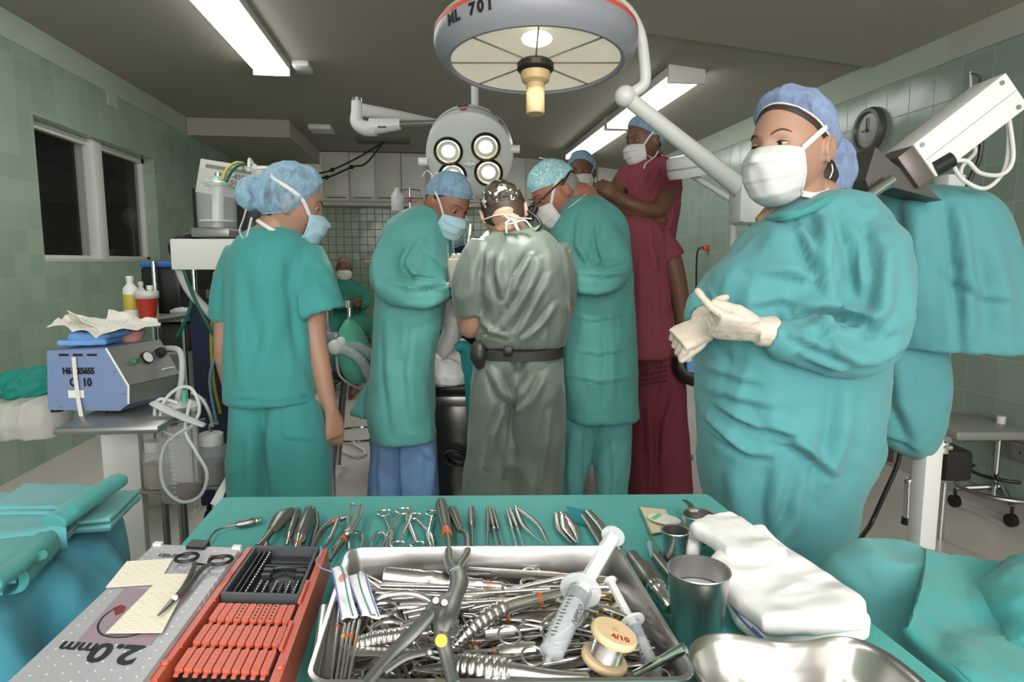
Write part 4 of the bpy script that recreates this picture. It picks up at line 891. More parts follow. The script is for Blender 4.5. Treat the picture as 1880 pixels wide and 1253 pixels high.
# ---------------------------------------------------------------- man in maroon with his head bent behind the gowned surgeon
D = 2.98
P = Thing('person', 'person in dark maroon scrubs with hanging arm, head out of sight behind the older surgeon', 'person')
Mx = headM(atd(1098, 448, D), -90, 60, 0, .97)
rows = [R_(D, 400, 1135, 1190, .06), R_(D, 408, 1115, 1208, .09), R_(D, 435, 1103, 1220, .12), R_(D, 490, 1098, 1226, .13), R_(D, 560, 1098, 1231, .135), R_(D, 630, 1098, 1237, .14), R_(D, 655, 1100, 1236, .14)]
b = head_mb(Mx); b.tube([Mx @ Vector((0, .03, -.05)), atd(1125, 425, D), atd(1150, 420, D)], [.055, .06, .075], 14, smooth=3)
trunk(b, rows[1:], False, shrink=.03)
wr = atd(1252, 636, D, -.03)
b.tube(PX(D, [(1205, 430, 0), (1228, 470, -.02), (1243, 520, -.03), (1252, 580, -.03)]) + [wr], [.055, .052, .045, .038, .026], 14, smooth=4)
hand(b, wr, vv(.05, -1, 0), vv(.9, 0, -.3), 1, curl=.8, s=.95)
legs_mb(b, D, .9, 1175, 1235); finish_body(P, b, 'skinB', .007, 2); hair(P, Mx)
g = MB(); trunk(g, rows, True); sleeve(g, PX(D, [(1195, 425, 0), (1215, 450, -.01), (1233, 478, -.02)]), [.062, .062, .06])
cloth(P, 'scrub_top', g, 'maroon', .010, .005, 6, 53, F(D - .13, (.010, .014, [(1195, 420), (1192, 460), (1205, 500)]), (.007, .02, [(1200, 520), (1205, 580), (1200, 640)]), (.006, .02, [(1180, 440), (1175, 520), (1180, 600)])))
g = MB(); leg_cloth(g, D, [(650, 1150, 1215, .10), (760, 1152, 1212, .10), (850, 1152, 1204, .09), (900, 1152, 1198, .09)]); leg_cloth(g, D, [(650, 1175, 1246, .10), (700, 1180, 1256, .11), (800, 1186, 1264, .10), (850, 1192, 1268, .09), (900, 1198, 1271, .09)])
BR_ = Matrix((RT, HD, UP)).transposed(); stamp_m = mat('faded stamp ink', '35202a', .8)
k = cloth(P, 'trousers', g, 'maroonD', .011, .006, 6, 55, F(D - .1, (.014, .016, [(1190, 740), (1192, 820), (1197, 910)]), (.010, .014, [(1240, 700), (1220, 780), (1215, 860)])))
for r_ in range(5):
    for q_ in range(6):
        if (r_, q_) in ((0, 5), (1, 2), (3, 4)): continue
        x_ = 1180 + q_ * 8.2 + (r_ % 2) * 2; c_ = atd(x_, 672 + r_ * 9 - q_ * 1.6, D, -.146); P.part('stamped_mark', MB().box(c_, (.014 - .003 * ((r_ + q_) % 3), .012, .006), BR_ @ Matrix.Rotation(-.2, 3, 'Y'), .001), stamp_m, under=k)
P.done()
cs = Thing('carry_case', 'black curved case with pale blue panel held at the hip behind the gowned woman', 'case')
c = atd(1268, 672, D, -.12); cs.part('shell', MB().tube(PX(D, [(1248, 655, -.12), (1252, 680, -.12), (1275, 692, -.12), (1300, 690, -.12)]), [.03, .04, .045, .05], 14, smooth=4), 'black'); cs.part('panel', MB().box(atd(1275, 665, D, -.15), (.07, .02, .1), basis(RT), .01), 'ltblue'); cs.done()
# ---------------------------------------------------------------- onlooker with crossed arms on a step
D = 3.45
P = Thing('person', 'tall onlooker in maroon scrubs with crossed arms, blue cap and white mask', 'person')
Mx = headM(atd(1183, 260, D), -62, 12, 0, .98)
rows = [R_(D, 288, 1188, 1218, .05), R_(D, 296, 1163, 1238, .08), R_(D, 315, 1147, 1250, .105), R_(D, 345, 1138, 1252, .12), R_(D, 380, 1138, 1248, .12), R_(D, 430, 1145, 1240, .12), R_(D, 500, 1148, 1230, .12), R_(D, 560, 1146, 1228, .12)]
b = head_mb(Mx); b.tube([Mx @ Vector((0, .02, -.05)), Mx @ Vector((0, .035, -.1)), atd(1200, 298, D, .02)], [.055, .055, .07], 16, smooth=4)
trunk(b, rows[1:], False, shrink=.03)
b.tube(PX(D, [(1232, 325, -.02), (1222, 360, -.10), (1205, 386, -.15), (1160, 376, -.19), (1126, 356, -.16)]), [.05, .046, .042, .036, .03], 14, smooth=4)
b.tube(PX(D, [(1150, 325, -.02), (1132, 350, -.08), (1136, 372, -.13), (1165, 390, -.17), (1195, 396, -.14)]), [.045, .042, .04, .036, .028], 14, smooth=4)
hand(b, atd(1135, 360, D, -.17), vv(-.7, .5, .1), vv(-.2, .3, -.9), 1, curl=.4, s=.9)
hand(b, atd(1193, 396, D, -.14), vv(1, -.1, .3), vv(.2, .4, -.9), -1, curl=.5, s=.9)
t = atd(1172, 560, D); b2 = .30
for dx in (-.08, .08):
    b.tube([t + RT * dx, Vector((t.x + dx, t.y, .75)), Vector((t.x + dx, t.y, .38))], [.08, .06, .045], 12, smooth=3); b.tube([Vector((t.x + dx, t.y + .03, .36)), Vector((t.x + dx, t.y - .12, .33))], [.04, .03], 10)
finish_body(P, b, 'skinB', .007, 2)
eyes(P, Mx, 0, skin='skinB'); hair(P, Mx, infl=1.04)
cap(P, Mx, 'capG', front=46, side=80, back=112, infl=1.09, puff=.08, rough=.003, seed=58, edge='capG')
mk, ct, cb_ = mask(P, Mx, 'maskW'); straps(P, Mx, ct, cb_, mk, r=.0055, knot=(0, .12, .06), tie=False)
P.part('mask_tie', MB().tube(PX(D, [(1188, 285, -.07), (1200, 290, -.08), (1208, 278, -.07), (1202, 288, -.08), (1186, 300, -.1), (1182, 310, -.11)]), .0055, 8, flat=.5, smooth=4), 'strap', under=mk)
g = MB(); trunk(g, rows, True); sleeve(g, PX(D, [(1228, 312, 0), (1224, 335, -.05), (1214, 356, -.09)]), [.062, .064, .06]); sleeve(g, PX(D, [(1156, 318, 0), (1142, 338, -.04), (1136, 352, -.07)]), [.055, .055, .05])
cloth(P, 'scrub_top', g, 'maroon', .010, .005, 6, 63, F(D - .13, (.010, .014, [(1215, 300), (1195, 340), (1180, 350)]), (.009, .014, [(1230, 350), (1236, 390), (1225, 430)])))
g = MB()
for x_ in (-.085, .085):
    trunk(g, [(Vector((t.x + x_, t.y, z)), .1, .1, RT, HD) for z in (1.02, .8, .55, .38)], True)
cloth(P, 'trousers', g, 'maroonD', .012, .005, 6, 65); P.done()
sp = Thing('step_stool', 'low steel step stool under the tall person in maroon', 'step stool')
sp.part('platform', MB().box((t.x, t.y, .29), (.5, .4, .03), None, .005), 'steelD')
for a in (-.22, .22):
    for c_ in (-.17, .17): sp.part('leg', MB().cyl((t.x + a, t.y + c_, .0), (t.x + a, t.y + c_, .28), .014), 'chrome')
sp.done()
# ---------------------------------------------------------------- far onlooker
D = 4.0
P = Thing('person', 'farther masked person whose capped head shows beside the tall onlooker', 'person')
Mx = headM(atd(1069, 318, D), -18, 8, -6, .95)
rows = [R_(D, 340, 1065, 1092, .05), R_(D, 346, 1050, 1108, .08), R_(D, 358, 1038, 1122, .1), R_(D, 390, 1032, 1128, .11), R_(D, 450, 1036, 1124, .11), R_(D, 520, 1036, 1124, .11)]
b = head_mb(Mx); b.tube([Mx @ Vector((0, .02, -.05)), atd(1078, 348, D, .02)], [.052, .065], 14, smooth=3); trunk(b, rows[1:], False, shrink=.03)
for a in (1040, 1120): b.tube(PX(D, [(a, 372, 0), (a, 430, 0), (a, 480, -.05)]), [.045, .04, .03], 12)
t = atd(1080, 520, D)
for dx in (-.08, .08): b.tube([t + RT * dx, Vector((t.x + dx, t.y, .7)), Vector((t.x + dx, t.y, .34))], [.08, .06, .045], 12)
finish_body(P, b, 'skinB', .008, 2); eyes(P, Mx, 0, skin='skinB'); hair(P, Mx)
cap(P, Mx, 'capG', front=46, side=82, back=114, infl=1.12, puff=.12, rough=.003, seed=68, edge='capP')
mk, ct, cb_ = mask(P, Mx, 'maskW'); straps(P, Mx, ct, cb_, mk, r=.0055, knot=(0, .12, .08))
g = MB(); trunk(g, rows, True); sleeve(g, PX(D, [(1048, 360, 0), (1042, 400, 0)]), .055); sleeve(g, PX(D, [(1112, 360, 0), (1118, 400, 0)]), .055); cloth(P, 'scrub_top', g, 'maroon', .012, .004, 6, 73)
g = MB()
for x_ in (-.085, .085): trunk(g, [(Vector((t.x + x_, t.y, z)), .1, .1, RT, HD) for z in (t.z + .05, .8, .55, .34)], True)
cloth(P, 'trousers', g, 'maroonD', .014, .004, 6, 75); P.done()
sp = Thing('step_stool', 'low step stool under the farther maroon onlooker', 'step stool'); sp.part('platform', MB().box((t.x, t.y, .28), (.5, .4, .03), None, .005), 'steelD')
for a in (-.22, .22):
    for c_ in (-.17, .17): sp.part('leg', MB().cyl((t.x + a, t.y + c_, .0), (t.x + a, t.y + c_, .27), .014), 'chrome')
sp.done()
# ---------------------------------------------------------------- assistant hidden across the table
D = 3.6
P = Thing('person', 'assistant in navy top and blue mask, mostly hidden between the two surgeons', 'person')
Mx = headM(atd(826, 424, D), 12, 22, 0, .95)
rows = [R_(D, 452, 812, 850, .05), R_(D, 458, 800, 868, .09), R_(D, 480, 796, 874, .11), R_(D, 540, 800, 872, .11), R_(D, 620, 800, 872, .11), R_(D, 740, 800, 872, .11)]
b = head_mb(Mx); b.tube([Mx @ Vector((0, .02, -.05)), atd(830, 460, D, .02)], [.052, .065], 14, smooth=3); trunk(b, rows[1:], False, shrink=.03); legs_mb(b, D, .8, 818, 856); finish_body(P, b, 'skinT', .008, 2)
hair(P, Mx); cap(P, Mx, 'capG', front=50, side=80, back=110, infl=1.07, puff=.06, edge='capG'); mask(P, Mx, 'maskB')
g = MB(); trunk(g, rows, True); sleeve(g, PX(D, [(860, 468, 0), (872, 500, -.02), (868, 530, -.1)]), .05); cloth(P, 'scrub_top', g, 'navy', .012, .004, 6, 83)
g = MB(); leg_cloth(g, D, [(730, 800, 838, .09), (850, 802, 836, .08)]); leg_cloth(g, D, [(730, 834, 872, .09), (850, 838, 872, .08)]); cloth(P, 'trousers', g, 'navy', .014, .004, 6, 85); P.done()
# ---------------------------------------------------------------- seated figure by the far wall
D = 6.6
P = Thing('person', 'person seated by the far wall with crossed arms, patterned cap and white mask', 'person')
Mx = headM(atd(632, 494, D), 12, 4, 0, .95)
rows = [R_(D, 513, 624, 644, .05), R_(D, 521, 616, 656, .1), R_(D, 532, 611, 668, .13), R_(D, 560, 612, 672, .14), R_(D, 590, 614, 672, .15), R_(D, 603, 616, 672, .15)]
b = head_mb(Mx); b.tube([Mx @ Vector((0, .02, -.05)), atd(636, 520, D)], [.052, .065], 14); trunk(b, rows[1:], False, shrink=.03)
b.tube(PX(D, [(664, 535, 0), (671, 555, -.08), (655, 560, -.2), (640, 552, -.2)]), [.05, .045, .04, .03], 12); b.tube(PX(D, [(616, 535, 0), (612, 555, -.08), (640, 560, -.22), (664, 548, -.2)]), [.05, .045, .04, .03], 12)
hp_ = atd(644, 600, D)
for dx in (-.1, .12):
    h0 = hp_ + RT * dx; kn = h0 - HD * .42 + UP * .0; ft = Vector((kn.x, kn.y, .08)); b.tube([h0, kn, ft], [.085, .065, .045], 12, smooth=4); b.tube([ft, ft - HD * .15 - UP * .04], [.045, .03], 10)
finish_body(P, b, 'skinB', .010, 1); cap(P, Mx, 'capRose', front=50, side=78, back=105, infl=1.06, puff=.05, edge='capRose'); mask(P, Mx, 'maskW'); hair(P, Mx)
g = MB(); trunk(g, rows, True)
sleeve(g, PX(D, [(662, 532, 0), (671, 555, -.08), (656, 560, -.18)]), [.07, .065, .055]); sleeve(g, PX(D, [(618, 532, 0), (611, 555, -.08), (640, 562, -.2)]), [.07, .065, .055])
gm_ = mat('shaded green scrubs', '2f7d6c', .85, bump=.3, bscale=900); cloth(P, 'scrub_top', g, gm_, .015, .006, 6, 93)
g = MB()
for dx in (-.1, .12):
    h0 = hp_ + RT * dx; kn = h0 - HD * .42; g.tube([h0 + HD * .05, kn, Vector((kn.x, kn.y, .15))], [.11, .09, .075], 14, smooth=5)
cloth(P, 'trousers', g, gm_, .015, .005, 6, 95); P.done()
st = Thing('stool', 'dark stool beneath the person seated by the far wall', 'stool'); zz = hp_.z - .12
st.part('seat', MB().cyl((hp_.x, hp_.y, zz - .05), (hp_.x, hp_.y, zz), .2, .2, 28), 'black'); st.part('pole', MB().cyl((hp_.x, hp_.y, .1), (hp_.x, hp_.y, zz - .05), .03), 'steelD')
for i in range(5): a = 2 * PI * i / 5; st.part('leg', MB().tube([(hp_.x, hp_.y, .12), (hp_.x + .28 * math.cos(a), hp_.y + .28 * math.sin(a), .03)], .018, 8), 'steelD')
st.done()
# ================================================================ lamps and equipment
BR = Matrix((RT, HD, UP)).transposed()            # local x right, y away, z up (as the photographer stands)
def yawB(a): return BR @ Matrix.Rotation(math.radians(a), 3, 'Z')
# ---------------------------------------------------------------- large dish lamp on its floor stand
D = 2.0
L = Thing('surgical_lamp', 'large round dish surgical lamp with beige handle and ML 701 on its rim', 'surgical lamp')
c = atd(983, 116, D); tilt = BR @ Matrix.Rotation(math.radians(-5), 3, 'X'); ML = Matrix.Translation(c) @ tilt.to_4x4() @ Matrix.Scale(.87, 4)
def lam(prof, n=72, inner=False): return MB().lathe(prof, (0, 0, 0), (0, 0, 1), n).xf(ML)
rimk = L.part('rim', lam([(.283, .002), (.288, -.006), (.298, -.006), (.318, .012), (.335, .036), (.340, .056), (.339, .076)]), 'lamprim')
L.part('dome', lam([(.339, .090), (.325, .11), (.29, .14), (.21, .18), (.10, .20), (.0, .205)]), 'lampbody')
L.part('stripe', lam([(.339, .076), (.3405, .078), (.3395, .088), (.339, .090)]), 'redorange')
L.part('reflector', lam([(.0, .07), (.10, .068), (.2, .05), (.284, .004)]), mat('pleated reflector', 'd8d6d0', .28, .85, bump=.5, bscale=45, rvar=.1))
L.part('glass', lam([(.0, .004), (.284, .004)], 72), mat('lamp glass', 'e8e6dc', .15, alpha=.45, emit='fff1d8', es=.55))
seam = mat('seam', '77766f', .4)
for i in range(8):
    a = 2 * PI * i / 8; d_ = Vector((math.cos(a), math.sin(a), 0)); L.part('seam', MB().tube([d_ * .05 + Vector((0, 0, .001)), d_ * .283 + Vector((0, 0, .001))], .0028, 6).xf(ML), seam)
L.part('collar', lam([(.0, -.03), (.055, -.03), (.062, -.022), (.062, -.004), (.055, .004), (.0, .004)], 32), 'black')
L.part('handle', lam([(.0, -.17), (.029, -.17), (.031, -.165), (.031, -.07), (.046, -.06), (.050, -.045), (.050, -.032), (.0, -.03)], 32), 'beige')
L.part('bulb', MB().ball((0, -.12, .03), (.05, .045, .02), 16).xf(ML), 'bulb')
for i, ch in enumerate('ML 701'):
    if ch == ' ': continue
    a = math.radians(-141 + i * 5.2); r_ = .3405; nv = Vector((math.cos(a), math.sin(a), -.12)).normalized()
    tx = Vector((-math.sin(a), math.cos(a), 0)); up_ = nv.cross(tx); t_ = text_mb(ch, .045, .001, bold=.002)
    t_.xf(ML @ Matrix.Translation(Vector((r_ * math.cos(a), r_ * math.sin(a), .050)) * 1.0) @ Matrix((tx, up_, nv)).transposed().to_4x4()); L.part('letter', t_, 'ink', under=rimk, smooth=0)
pipe = MB().tube(PX(D, [(1068, 30, -.2), (1085, 12, -.2), (1112, -4, -.12), (1150, 18, -.05), (1174, 60, 0), (1183, 115, 0), (1184, 150, 0), (1172, 164, 0), (1150, 175, 0)]), .017, 14, smooth=5)
L.part('yoke', pipe, 'lampbody')
L.part('yoke_bar', MB().tube(PX(D, [(1066, 32, -.22), (1128, -2, -.17)]), .016, 12), 'greymetal')
L.part('pivot', MB().ball(atd(1148, 177, D), .032, 16), 'lampbody')
tail = atd(1392, 372, 2.12)
L.part('arm', MB().tube([atd(1148, 177, D), atd(1250, 258, 2.05), tail], [.023, .025, .034], 18), 'lampbody')
L.part('counterweight', MB().box(tail, (.16, .12, .14), BR, .02), 'lampbody')
L.part('post', MB().cyl((tail.x, tail.y, .12), (tail.x, tail.y, tail.z), .03, .026), 'lampbody')
for i in range(4): a = PI / 4 + PI / 2 * i; L.part('leg', MB().tube([(tail.x, tail.y, .14), (tail.x + .22 * math.cos(a), tail.y + .22 * math.sin(a), .07)], .022, 8), 'lampbody'); L.part('castor', MB().cyl((tail.x + .22 * math.cos(a) - .01, tail.y + .22 * math.sin(a), .035), (tail.x + .22 * math.cos(a) + .015, tail.y + .22 * math.sin(a), .035), .035), 'rubber')
L.done(); spot('dish_lamp_light', ML @ Vector((0, 0, -.02)), atd(945, 500, 2.3), 95, 60, .09, (.96, 1, .9), 1.0)
# ---------------------------------------------------------------- four bulb lamp
D = 3.3
L = Thing('surgical_lamp', 'smaller round surgical lamp with four glowing bulbs hanging from a white ceiling arm', 'surgical lamp')
c = atd(862, 287, D); nrm = vv(.02, -.5, -.86).normalized(); xx = RT; yy = nrm.cross(xx).normalized(); ML = Matrix.Translation(c) @ Matrix((xx, yy, nrm)).transposed().to_4x4()
def lam(prof, n=48): return MB().lathe(prof, (0, 0, 0), (0, 0, 1), n).xf(ML)
bk = L.part('housing', lam([(.0, 0), (.205, 0), (.213, -.006), (.216, -.02), (.214, -.12)]), 'lampbody')
L.part('back_shell', lam([(.214, -.122), (.206, -.14), (.17, -.165), (.08, -.18), (0, -.182)]), 'lampbody')
L.part('band', lam([(.217, -.066), (.218, -.070), (.217, -.074)]), 'grey')
for (px, py) in ((823, 278), (892, 270), (831, 323), (897, 317)):
    q = atd(px, py, D); loc = ML.inverted() @ q; d_ = (ML.inverted() @ Vector((0, 0, CZ))) - loc; loc = loc + d_ * (-loc.z / d_.z)
    def lb(prof): return MB().lathe(prof, (loc.x, loc.y, 0), (0, 0, 1), 32).xf(ML)
    k = L.part('bulb_ring', lb([(.058, .002), (.06, .012), (.068, .014), (.072, .008), (.073, .0)]), 'black')
    L.part('bulb_reflector', lb([(.0, -.02), (.03, -.018), (.058, .006)]), mat('bulb mirror', 'efe6cf', .2, .8, emit='ffe9b8', es=.35), under=k)
    L.part('bulb', MB().ball((loc.x, loc.y, -.004), (.036, .034, .012), 16).xf(ML), 'bulb', under=k)
for px, py in ((777, 297), (946, 274)):
    q = atd(px, py, D); L.part('knob', MB().cyl(q - RT * .022, q + RT * .022, .02), 'offwhite')
L.part('centre_grip', MB().tube([ML @ Vector((0, -.03, .0)), ML @ Vector((0, -.03, .03))], .012, 10).tube([ML @ Vector((-.025, -.03, .025)), ML @ Vector((.025, -.03, .025))], .007, 8), 'offwhite')
def onrim(az, zz): return ML @ Vector((.2165 * math.cos(az), .2165 * math.sin(az), zz))
def rimbox(az, zz, sx, sz, ma, nm, under):
    n_ = (ML.to_3x3() @ Vector((math.cos(az), math.sin(az), 0))); L.part(nm, MB().box(onrim(az, zz), (sx, .006, sz), Matrix(((ML.to_3x3() @ Vector((-math.sin(az), math.cos(az), 0))), n_, ML.to_3x3() @ Vector((0, 0, 1)))).transposed(), .001), ma, under=under)
rimbox(PI / 2 + .10, -.035, .03, .02, 'redplastic' , 'switch', bk); rimbox(PI / 2 + .12, -.095, .05, .008, 'black', 'slot', bk)
for s_, az, zz in (('H61', PI / 2 - .62, -.092), ('GP', PI / 2 - .80, -.045)):
    n_ = ML.to_3x3() @ Vector((math.cos(az), math.sin(az), 0)); tx = ML.to_3x3() @ Vector((math.sin(az), -math.cos(az), 0)); L.part('lettering', text_mb(s_, .03, .001).xf(Matrix.Translation(onrim(az, zz) + n_ * .002) @ Matrix((tx, n_.cross(tx), n_)).transposed().to_4x4()), 'ink', under=bk, smooth=0)
top = atd(872, 150, D, .12); L.part('stem', MB().tube([atd(872, 214, D, .12), Vector((top.x, top.y, hz(top.x)))], .018, 12), 'lampbody')
L.part('ceiling_flange', MB().cyl((top.x, top.y, hz(top.x) - .03), (top.x, top.y, hz(top.x)), .08, .08, 24), 'lampbody')
L.done(); spot('bulb_lamp_light', c + nrm * .05, c + nrm * .05 + vv(.0, -.55, -1), 90, 46, .06, (1, .93, .8), .5)
# white swivel arm left of it
D = 3.6; L = Thing('swivel_arm', 'white jointed lamp arm sticking out to the left behind the four bulb lamp', 'lamp arm')
L.part('stub', MB().tube(PX(D, [(655, 182, 0), (655, 212, 0)]), [.028, .03], 14), 'lampbody'); L.part('stub_cap', MB().tube(PX(D, [(655, 180, 0), (655, 186, 0)]), [.029, .029], 14), 'chrome')
L.part('elbow', MB().tube(PX(D, [(655, 208, 0), (656, 226, 0), (672, 236, 0), (690, 236, 0)]), [.031, .036, .04, .04], 14, smooth=4), 'lampbody')
k = L.part('spring_arm', MB().tube(PX(D, [(680, 233, 0), (735, 228, 0)]), [.045, .03], 14), 'lampbody')
L.part('dark_mark', MB().box(atd(701, 233, D, -.043), (.045, .004, .009), BR, .002), 'inkgrey', under=k)
L.part('rear_arm', MB().tube(PX(D, [(664, 202, .0), (730, 213, .1), (800, 222, .3)]), [.035, .03, .012], 12), 'lampbody')
L.part('lower_arm', MB().tube(PX(D, [(732, 228, 0), (800, 226, .1), (872, 200, .1)]), .017, 12), 'greymetal')
q = atd(872, 200, D, .1); L.part('ceiling_stem', MB().tube([q, Vector((q.x, q.y, hz(q.x)))], .02, 12), 'lampbody'); L.done()
# ---------------------------------------------------------------- wall lamp arm at right, behind the gowned woman
D = 3.0
L = Thing('wall_lamp_arm', 'cream disc shaped lamp head with thin jointed arm behind the gowned woman', 'lamp')
c = atd(1266, 305, D); Rl = Matrix.Translation(c) @ (BR @ Matrix.Rotation(math.radians(-10), 3, 'Y') @ Matrix.Rotation(math.radians(8), 3, 'X')).to_4x4()
L.part('head', MB().lathe([(0, -.05), (.095, -.045), (.10, -.03), (.10, .035), (.085, .05), (0, .055)], (0, 0, 0), (0, 0, 1), 36).xf(Rl), 'lampbody')
L.part('seam', MB().lathe([(.101, -.008), (.1015, -.004), (.101, 0)], (0, 0, 0), (0, 0, 1), 36).xf(Rl), 'grey')
L.part('arm', MB().tube(PX(D, [(1270, 322, 0), (1345, 368, -.1), (1400, 385, -.15)]), .013, 12), 'lampbody')
L.part('joint', MB().ball(atd(1347, 368, D, -.1), .022, 12), 'greymetal')
q = atd(1348, 370, D, -.08); L.part('post', MB().cyl((q.x, q.y, .05), (q.x, q.y, q.z), .018), 'lampbody'); L.part('base', MB().cyl((q.x, q.y, 0), (q.x, q.y, .05), .2, .16, 24), 'lampbody')
L.part('control_box', MB().box(atd(1385, 385, D, -.2), (.11, .08, .09), BR, .01), 'lampbody')
L.part('cord_coil', MB().tube([atd(1378 + 12 * math.cos(t), 392 + 22 * math.sin(t), D, -.27) for t in [i * .5 for i in range(26)]], .003, 6), 'offwhite'); L.done()
# ---------------------------------------------------------------- instrument with draped head, right
D = 1.9
L = Thing('imaging_arm', 'white post with angled white x-ray head on a dark bracket, standing behind the gowned woman', 'medical device')
pt, pb_ = atd(1738, 322, D), atd(1696, 1010, D)
ptx = (pt.x + pb_.x) / 2; pty = (pt.y + pb_.y) / 2
L.part('post', MB().box((ptx, pty, (pt.z + .08) / 2), (.058, .05, pt.z - .08), yawB(12), .003), 'white')
L.part('base', MB().box((ptx + .1, pty + .05, .05), (.36, .4, .07), yawB(12), .015), 'offwhite')
for py in (722, 822): q = atd(1731, py, D); L.part('latch', MB().box(q, (.02, .03, .035), BR, .004).cyl(q, q + RT * .025, .008), 'chrome')
a0, a1 = atd(1672, 302, D, -.12), atd(1836, 175, D, -.12); ax = (a1 - a0).normalized(); nn = (-HD - ax * (-HD).dot(ax)).normalized(); Rb = Matrix((ax, nn.cross(ax), nn)).transposed()
hx = L.part('head_housing', MB().box((a0 + a1) / 2, ((a1 - a0).length, .105, .12), Rb, .003), 'white')
L.part('seam', MB().box((a0 + a1) / 2 + nn * .0605, ((a1 - a0).length * .98, .0015, .001), Rb), 'grey', under=hx)
for u_ in (-.44, .42):
    for w_ in (-.038, .038): L.part('screw', MB().cyl((a0 + a1) / 2 + ax * u_ * (a1 - a0).length + Rb.col[1] * w_ + nn * .06, (a0 + a1) / 2 + ax * u_ * (a1 - a0).length + Rb.col[1] * w_ + nn * .063, .006, .006, 12), 'steelD', under=hx)
L.part('head_collar', MB().box(a0 - ax * .022, (.05, .1, .11), Rb, .004), mat('brown grey metal', '6a625c', .4, .4))
out = [(1607, 270), (1589, 330), (1600, 360), (1640, 344), (1730, 368), (1690, 334), (1640, 300)]
pts0 = [atd(a, b_, D, -.16) for a, b_ in out]; pts1 = [p + HD * .11 for p in pts0]
L.part('bracket', MB().add(pts0 + pts1, [tuple(range(7)), tuple(range(13, 6, -1))] + [(i, i + 7, (i + 1) % 7 + 7, (i + 1) % 7) for i in range(7)]), mat('dark grey metal', '4c4944', .4, .5), smooth=0)
L.part('chrome_bar', MB().cyl(atd(1578, 372, D, -.2), atd(1638, 330, D, -.18), .013), 'chrome')
L.part('connector', MB().cyl(atd(1712, 312, D, -.17), atd(1745, 293, D, -.17), .022), 'black'); L.part('connector', MB().cyl(atd(1842, 212, D, -.14), atd(1858, 204, D, -.14), .014), 'black')
L.part('cable', MB().tube(PX(D, [(1745, 297, -.17), (1775, 296, -.17), (1800, 318, -.15), (1840, 320, -.12), (1860, 290, -.12), (1852, 215, -.14)]), .0055, 8, smooth=6), 'offwhite')
L.part('cable', MB().tube(PX(D, [(1748, 300, -.17), (1768, 330, -.15), (1810, 346, -.13), (1845, 310, -.1), (1852, 250, -.12), (1848, 213, -.14)]), .0055, 8, smooth=6), 'offwhite')
L.part('cable', MB().tube(PX(D, [(1784, 258, 0), (1790, 280, 0), (1765, 310, 0), (1768, 350, 0)]), .0055, 8, smooth=6), 'offwhite')
L.part('drive_cord', MB().tube(PX(D, [(1802, 240, .05), (1798, 290, .05), (1780, 330, .05), (1768, 365, .06)]), .007, 8, smooth=5), 'black')
L.done()
q = atx(1782, 170, XR); hk = Thing('wall_hook', 'thin white rod with a small hook on the right wall above the x-ray head', 'hook')
hk.part('rod', MB().tube([atx(1782, 132, XR - .05), atx(1783, 200, XR - .05)], .006, 8), 'white'); hk.part('hook', MB().tube([atx(1784, 135, XR - .05), atx(1797, 140, XR - .05), atx(1800, 148, XR - .02), atx(1797, 150, XR)], .006, 8, smooth=4), 'steelD'); hk.done()
# drape over the arm and the hanging sack below
D = 1.95
g = MB(); trunk(g, [R_(D, 345, 1660, 1735, .05), R_(D, 352, 1630, 1775, .11), R_(D, 375, 1605, 1808, .16), R_(D, 420, 1600, 1832, .18), R_(D, 480, 1600, 1846, .19), R_(D, 550, 1602, 1853, .2), R_(D, 612, 1604, 1856, .2), R_(D, 634, 1606, 1857, .2)], True)
me = remesh(g, .009, 2); wrinkle(me, .008, 5, (1, 1, .25), 71, F(D - .18, (.018, .022, [(1700, 360), (1702, 450), (1700, 560)]), (.014, .02, [(1762, 365), (1765, 460), (1775, 640)]), (.012, .02, [(1650, 380), (1640, 460), (1625, 600)]), (.010, .03, [(1810, 420), (1825, 520), (1830, 620)]), (.008, .014, [(1740, 500), (1790, 540), (1845, 548)])))
dk_ = Thing('equipment_drape', 'teal cloth thrown over the x-ray arm behind the gowned woman, wide hem open', 'drape')
k = dk_.part('cloth', to_mb(me), 'teal', smooth=180)
hem = [atd(x_, y_, D, o_) for x_, y_, o_ in ((1612, 600, -.1), (1660, 607, -.19), (1720, 612, -.2), (1764, 630, -.2), (1800, 628, -.2), (1857, 630, -.05))]
dk_.done()
g = MB(); trunk(g, [R_(D, 605, 1640, 1728, .07, -.02), R_(D, 640, 1612, 1732, .09, -.02), R_(D, 700, 1600, 1736, .1, -.02), R_(D, 750, 1598, 1730, .1, -.02), R_(D, 790, 1606, 1722, .09, -.02), R_(D, 820, 1632, 1708, .07, -.02), R_(D, 842, 1675, 1698, .03, -.02)], False)
me = remesh(g, .009, 3); wrinkle(me, .006, 6, (1, 1, .5), 77, F(D - .1, (.010, .02, [(1650, 640), (1655, 740), (1690, 830)]), (.006, .01, [(1600, 790), (1640, 800), (1690, 825)])))
one('draped_sack', to_mb(me), 'teal', 'teal cloth sack hanging in front of the white post, pointed at the bottom', 'drape', smooth=180)
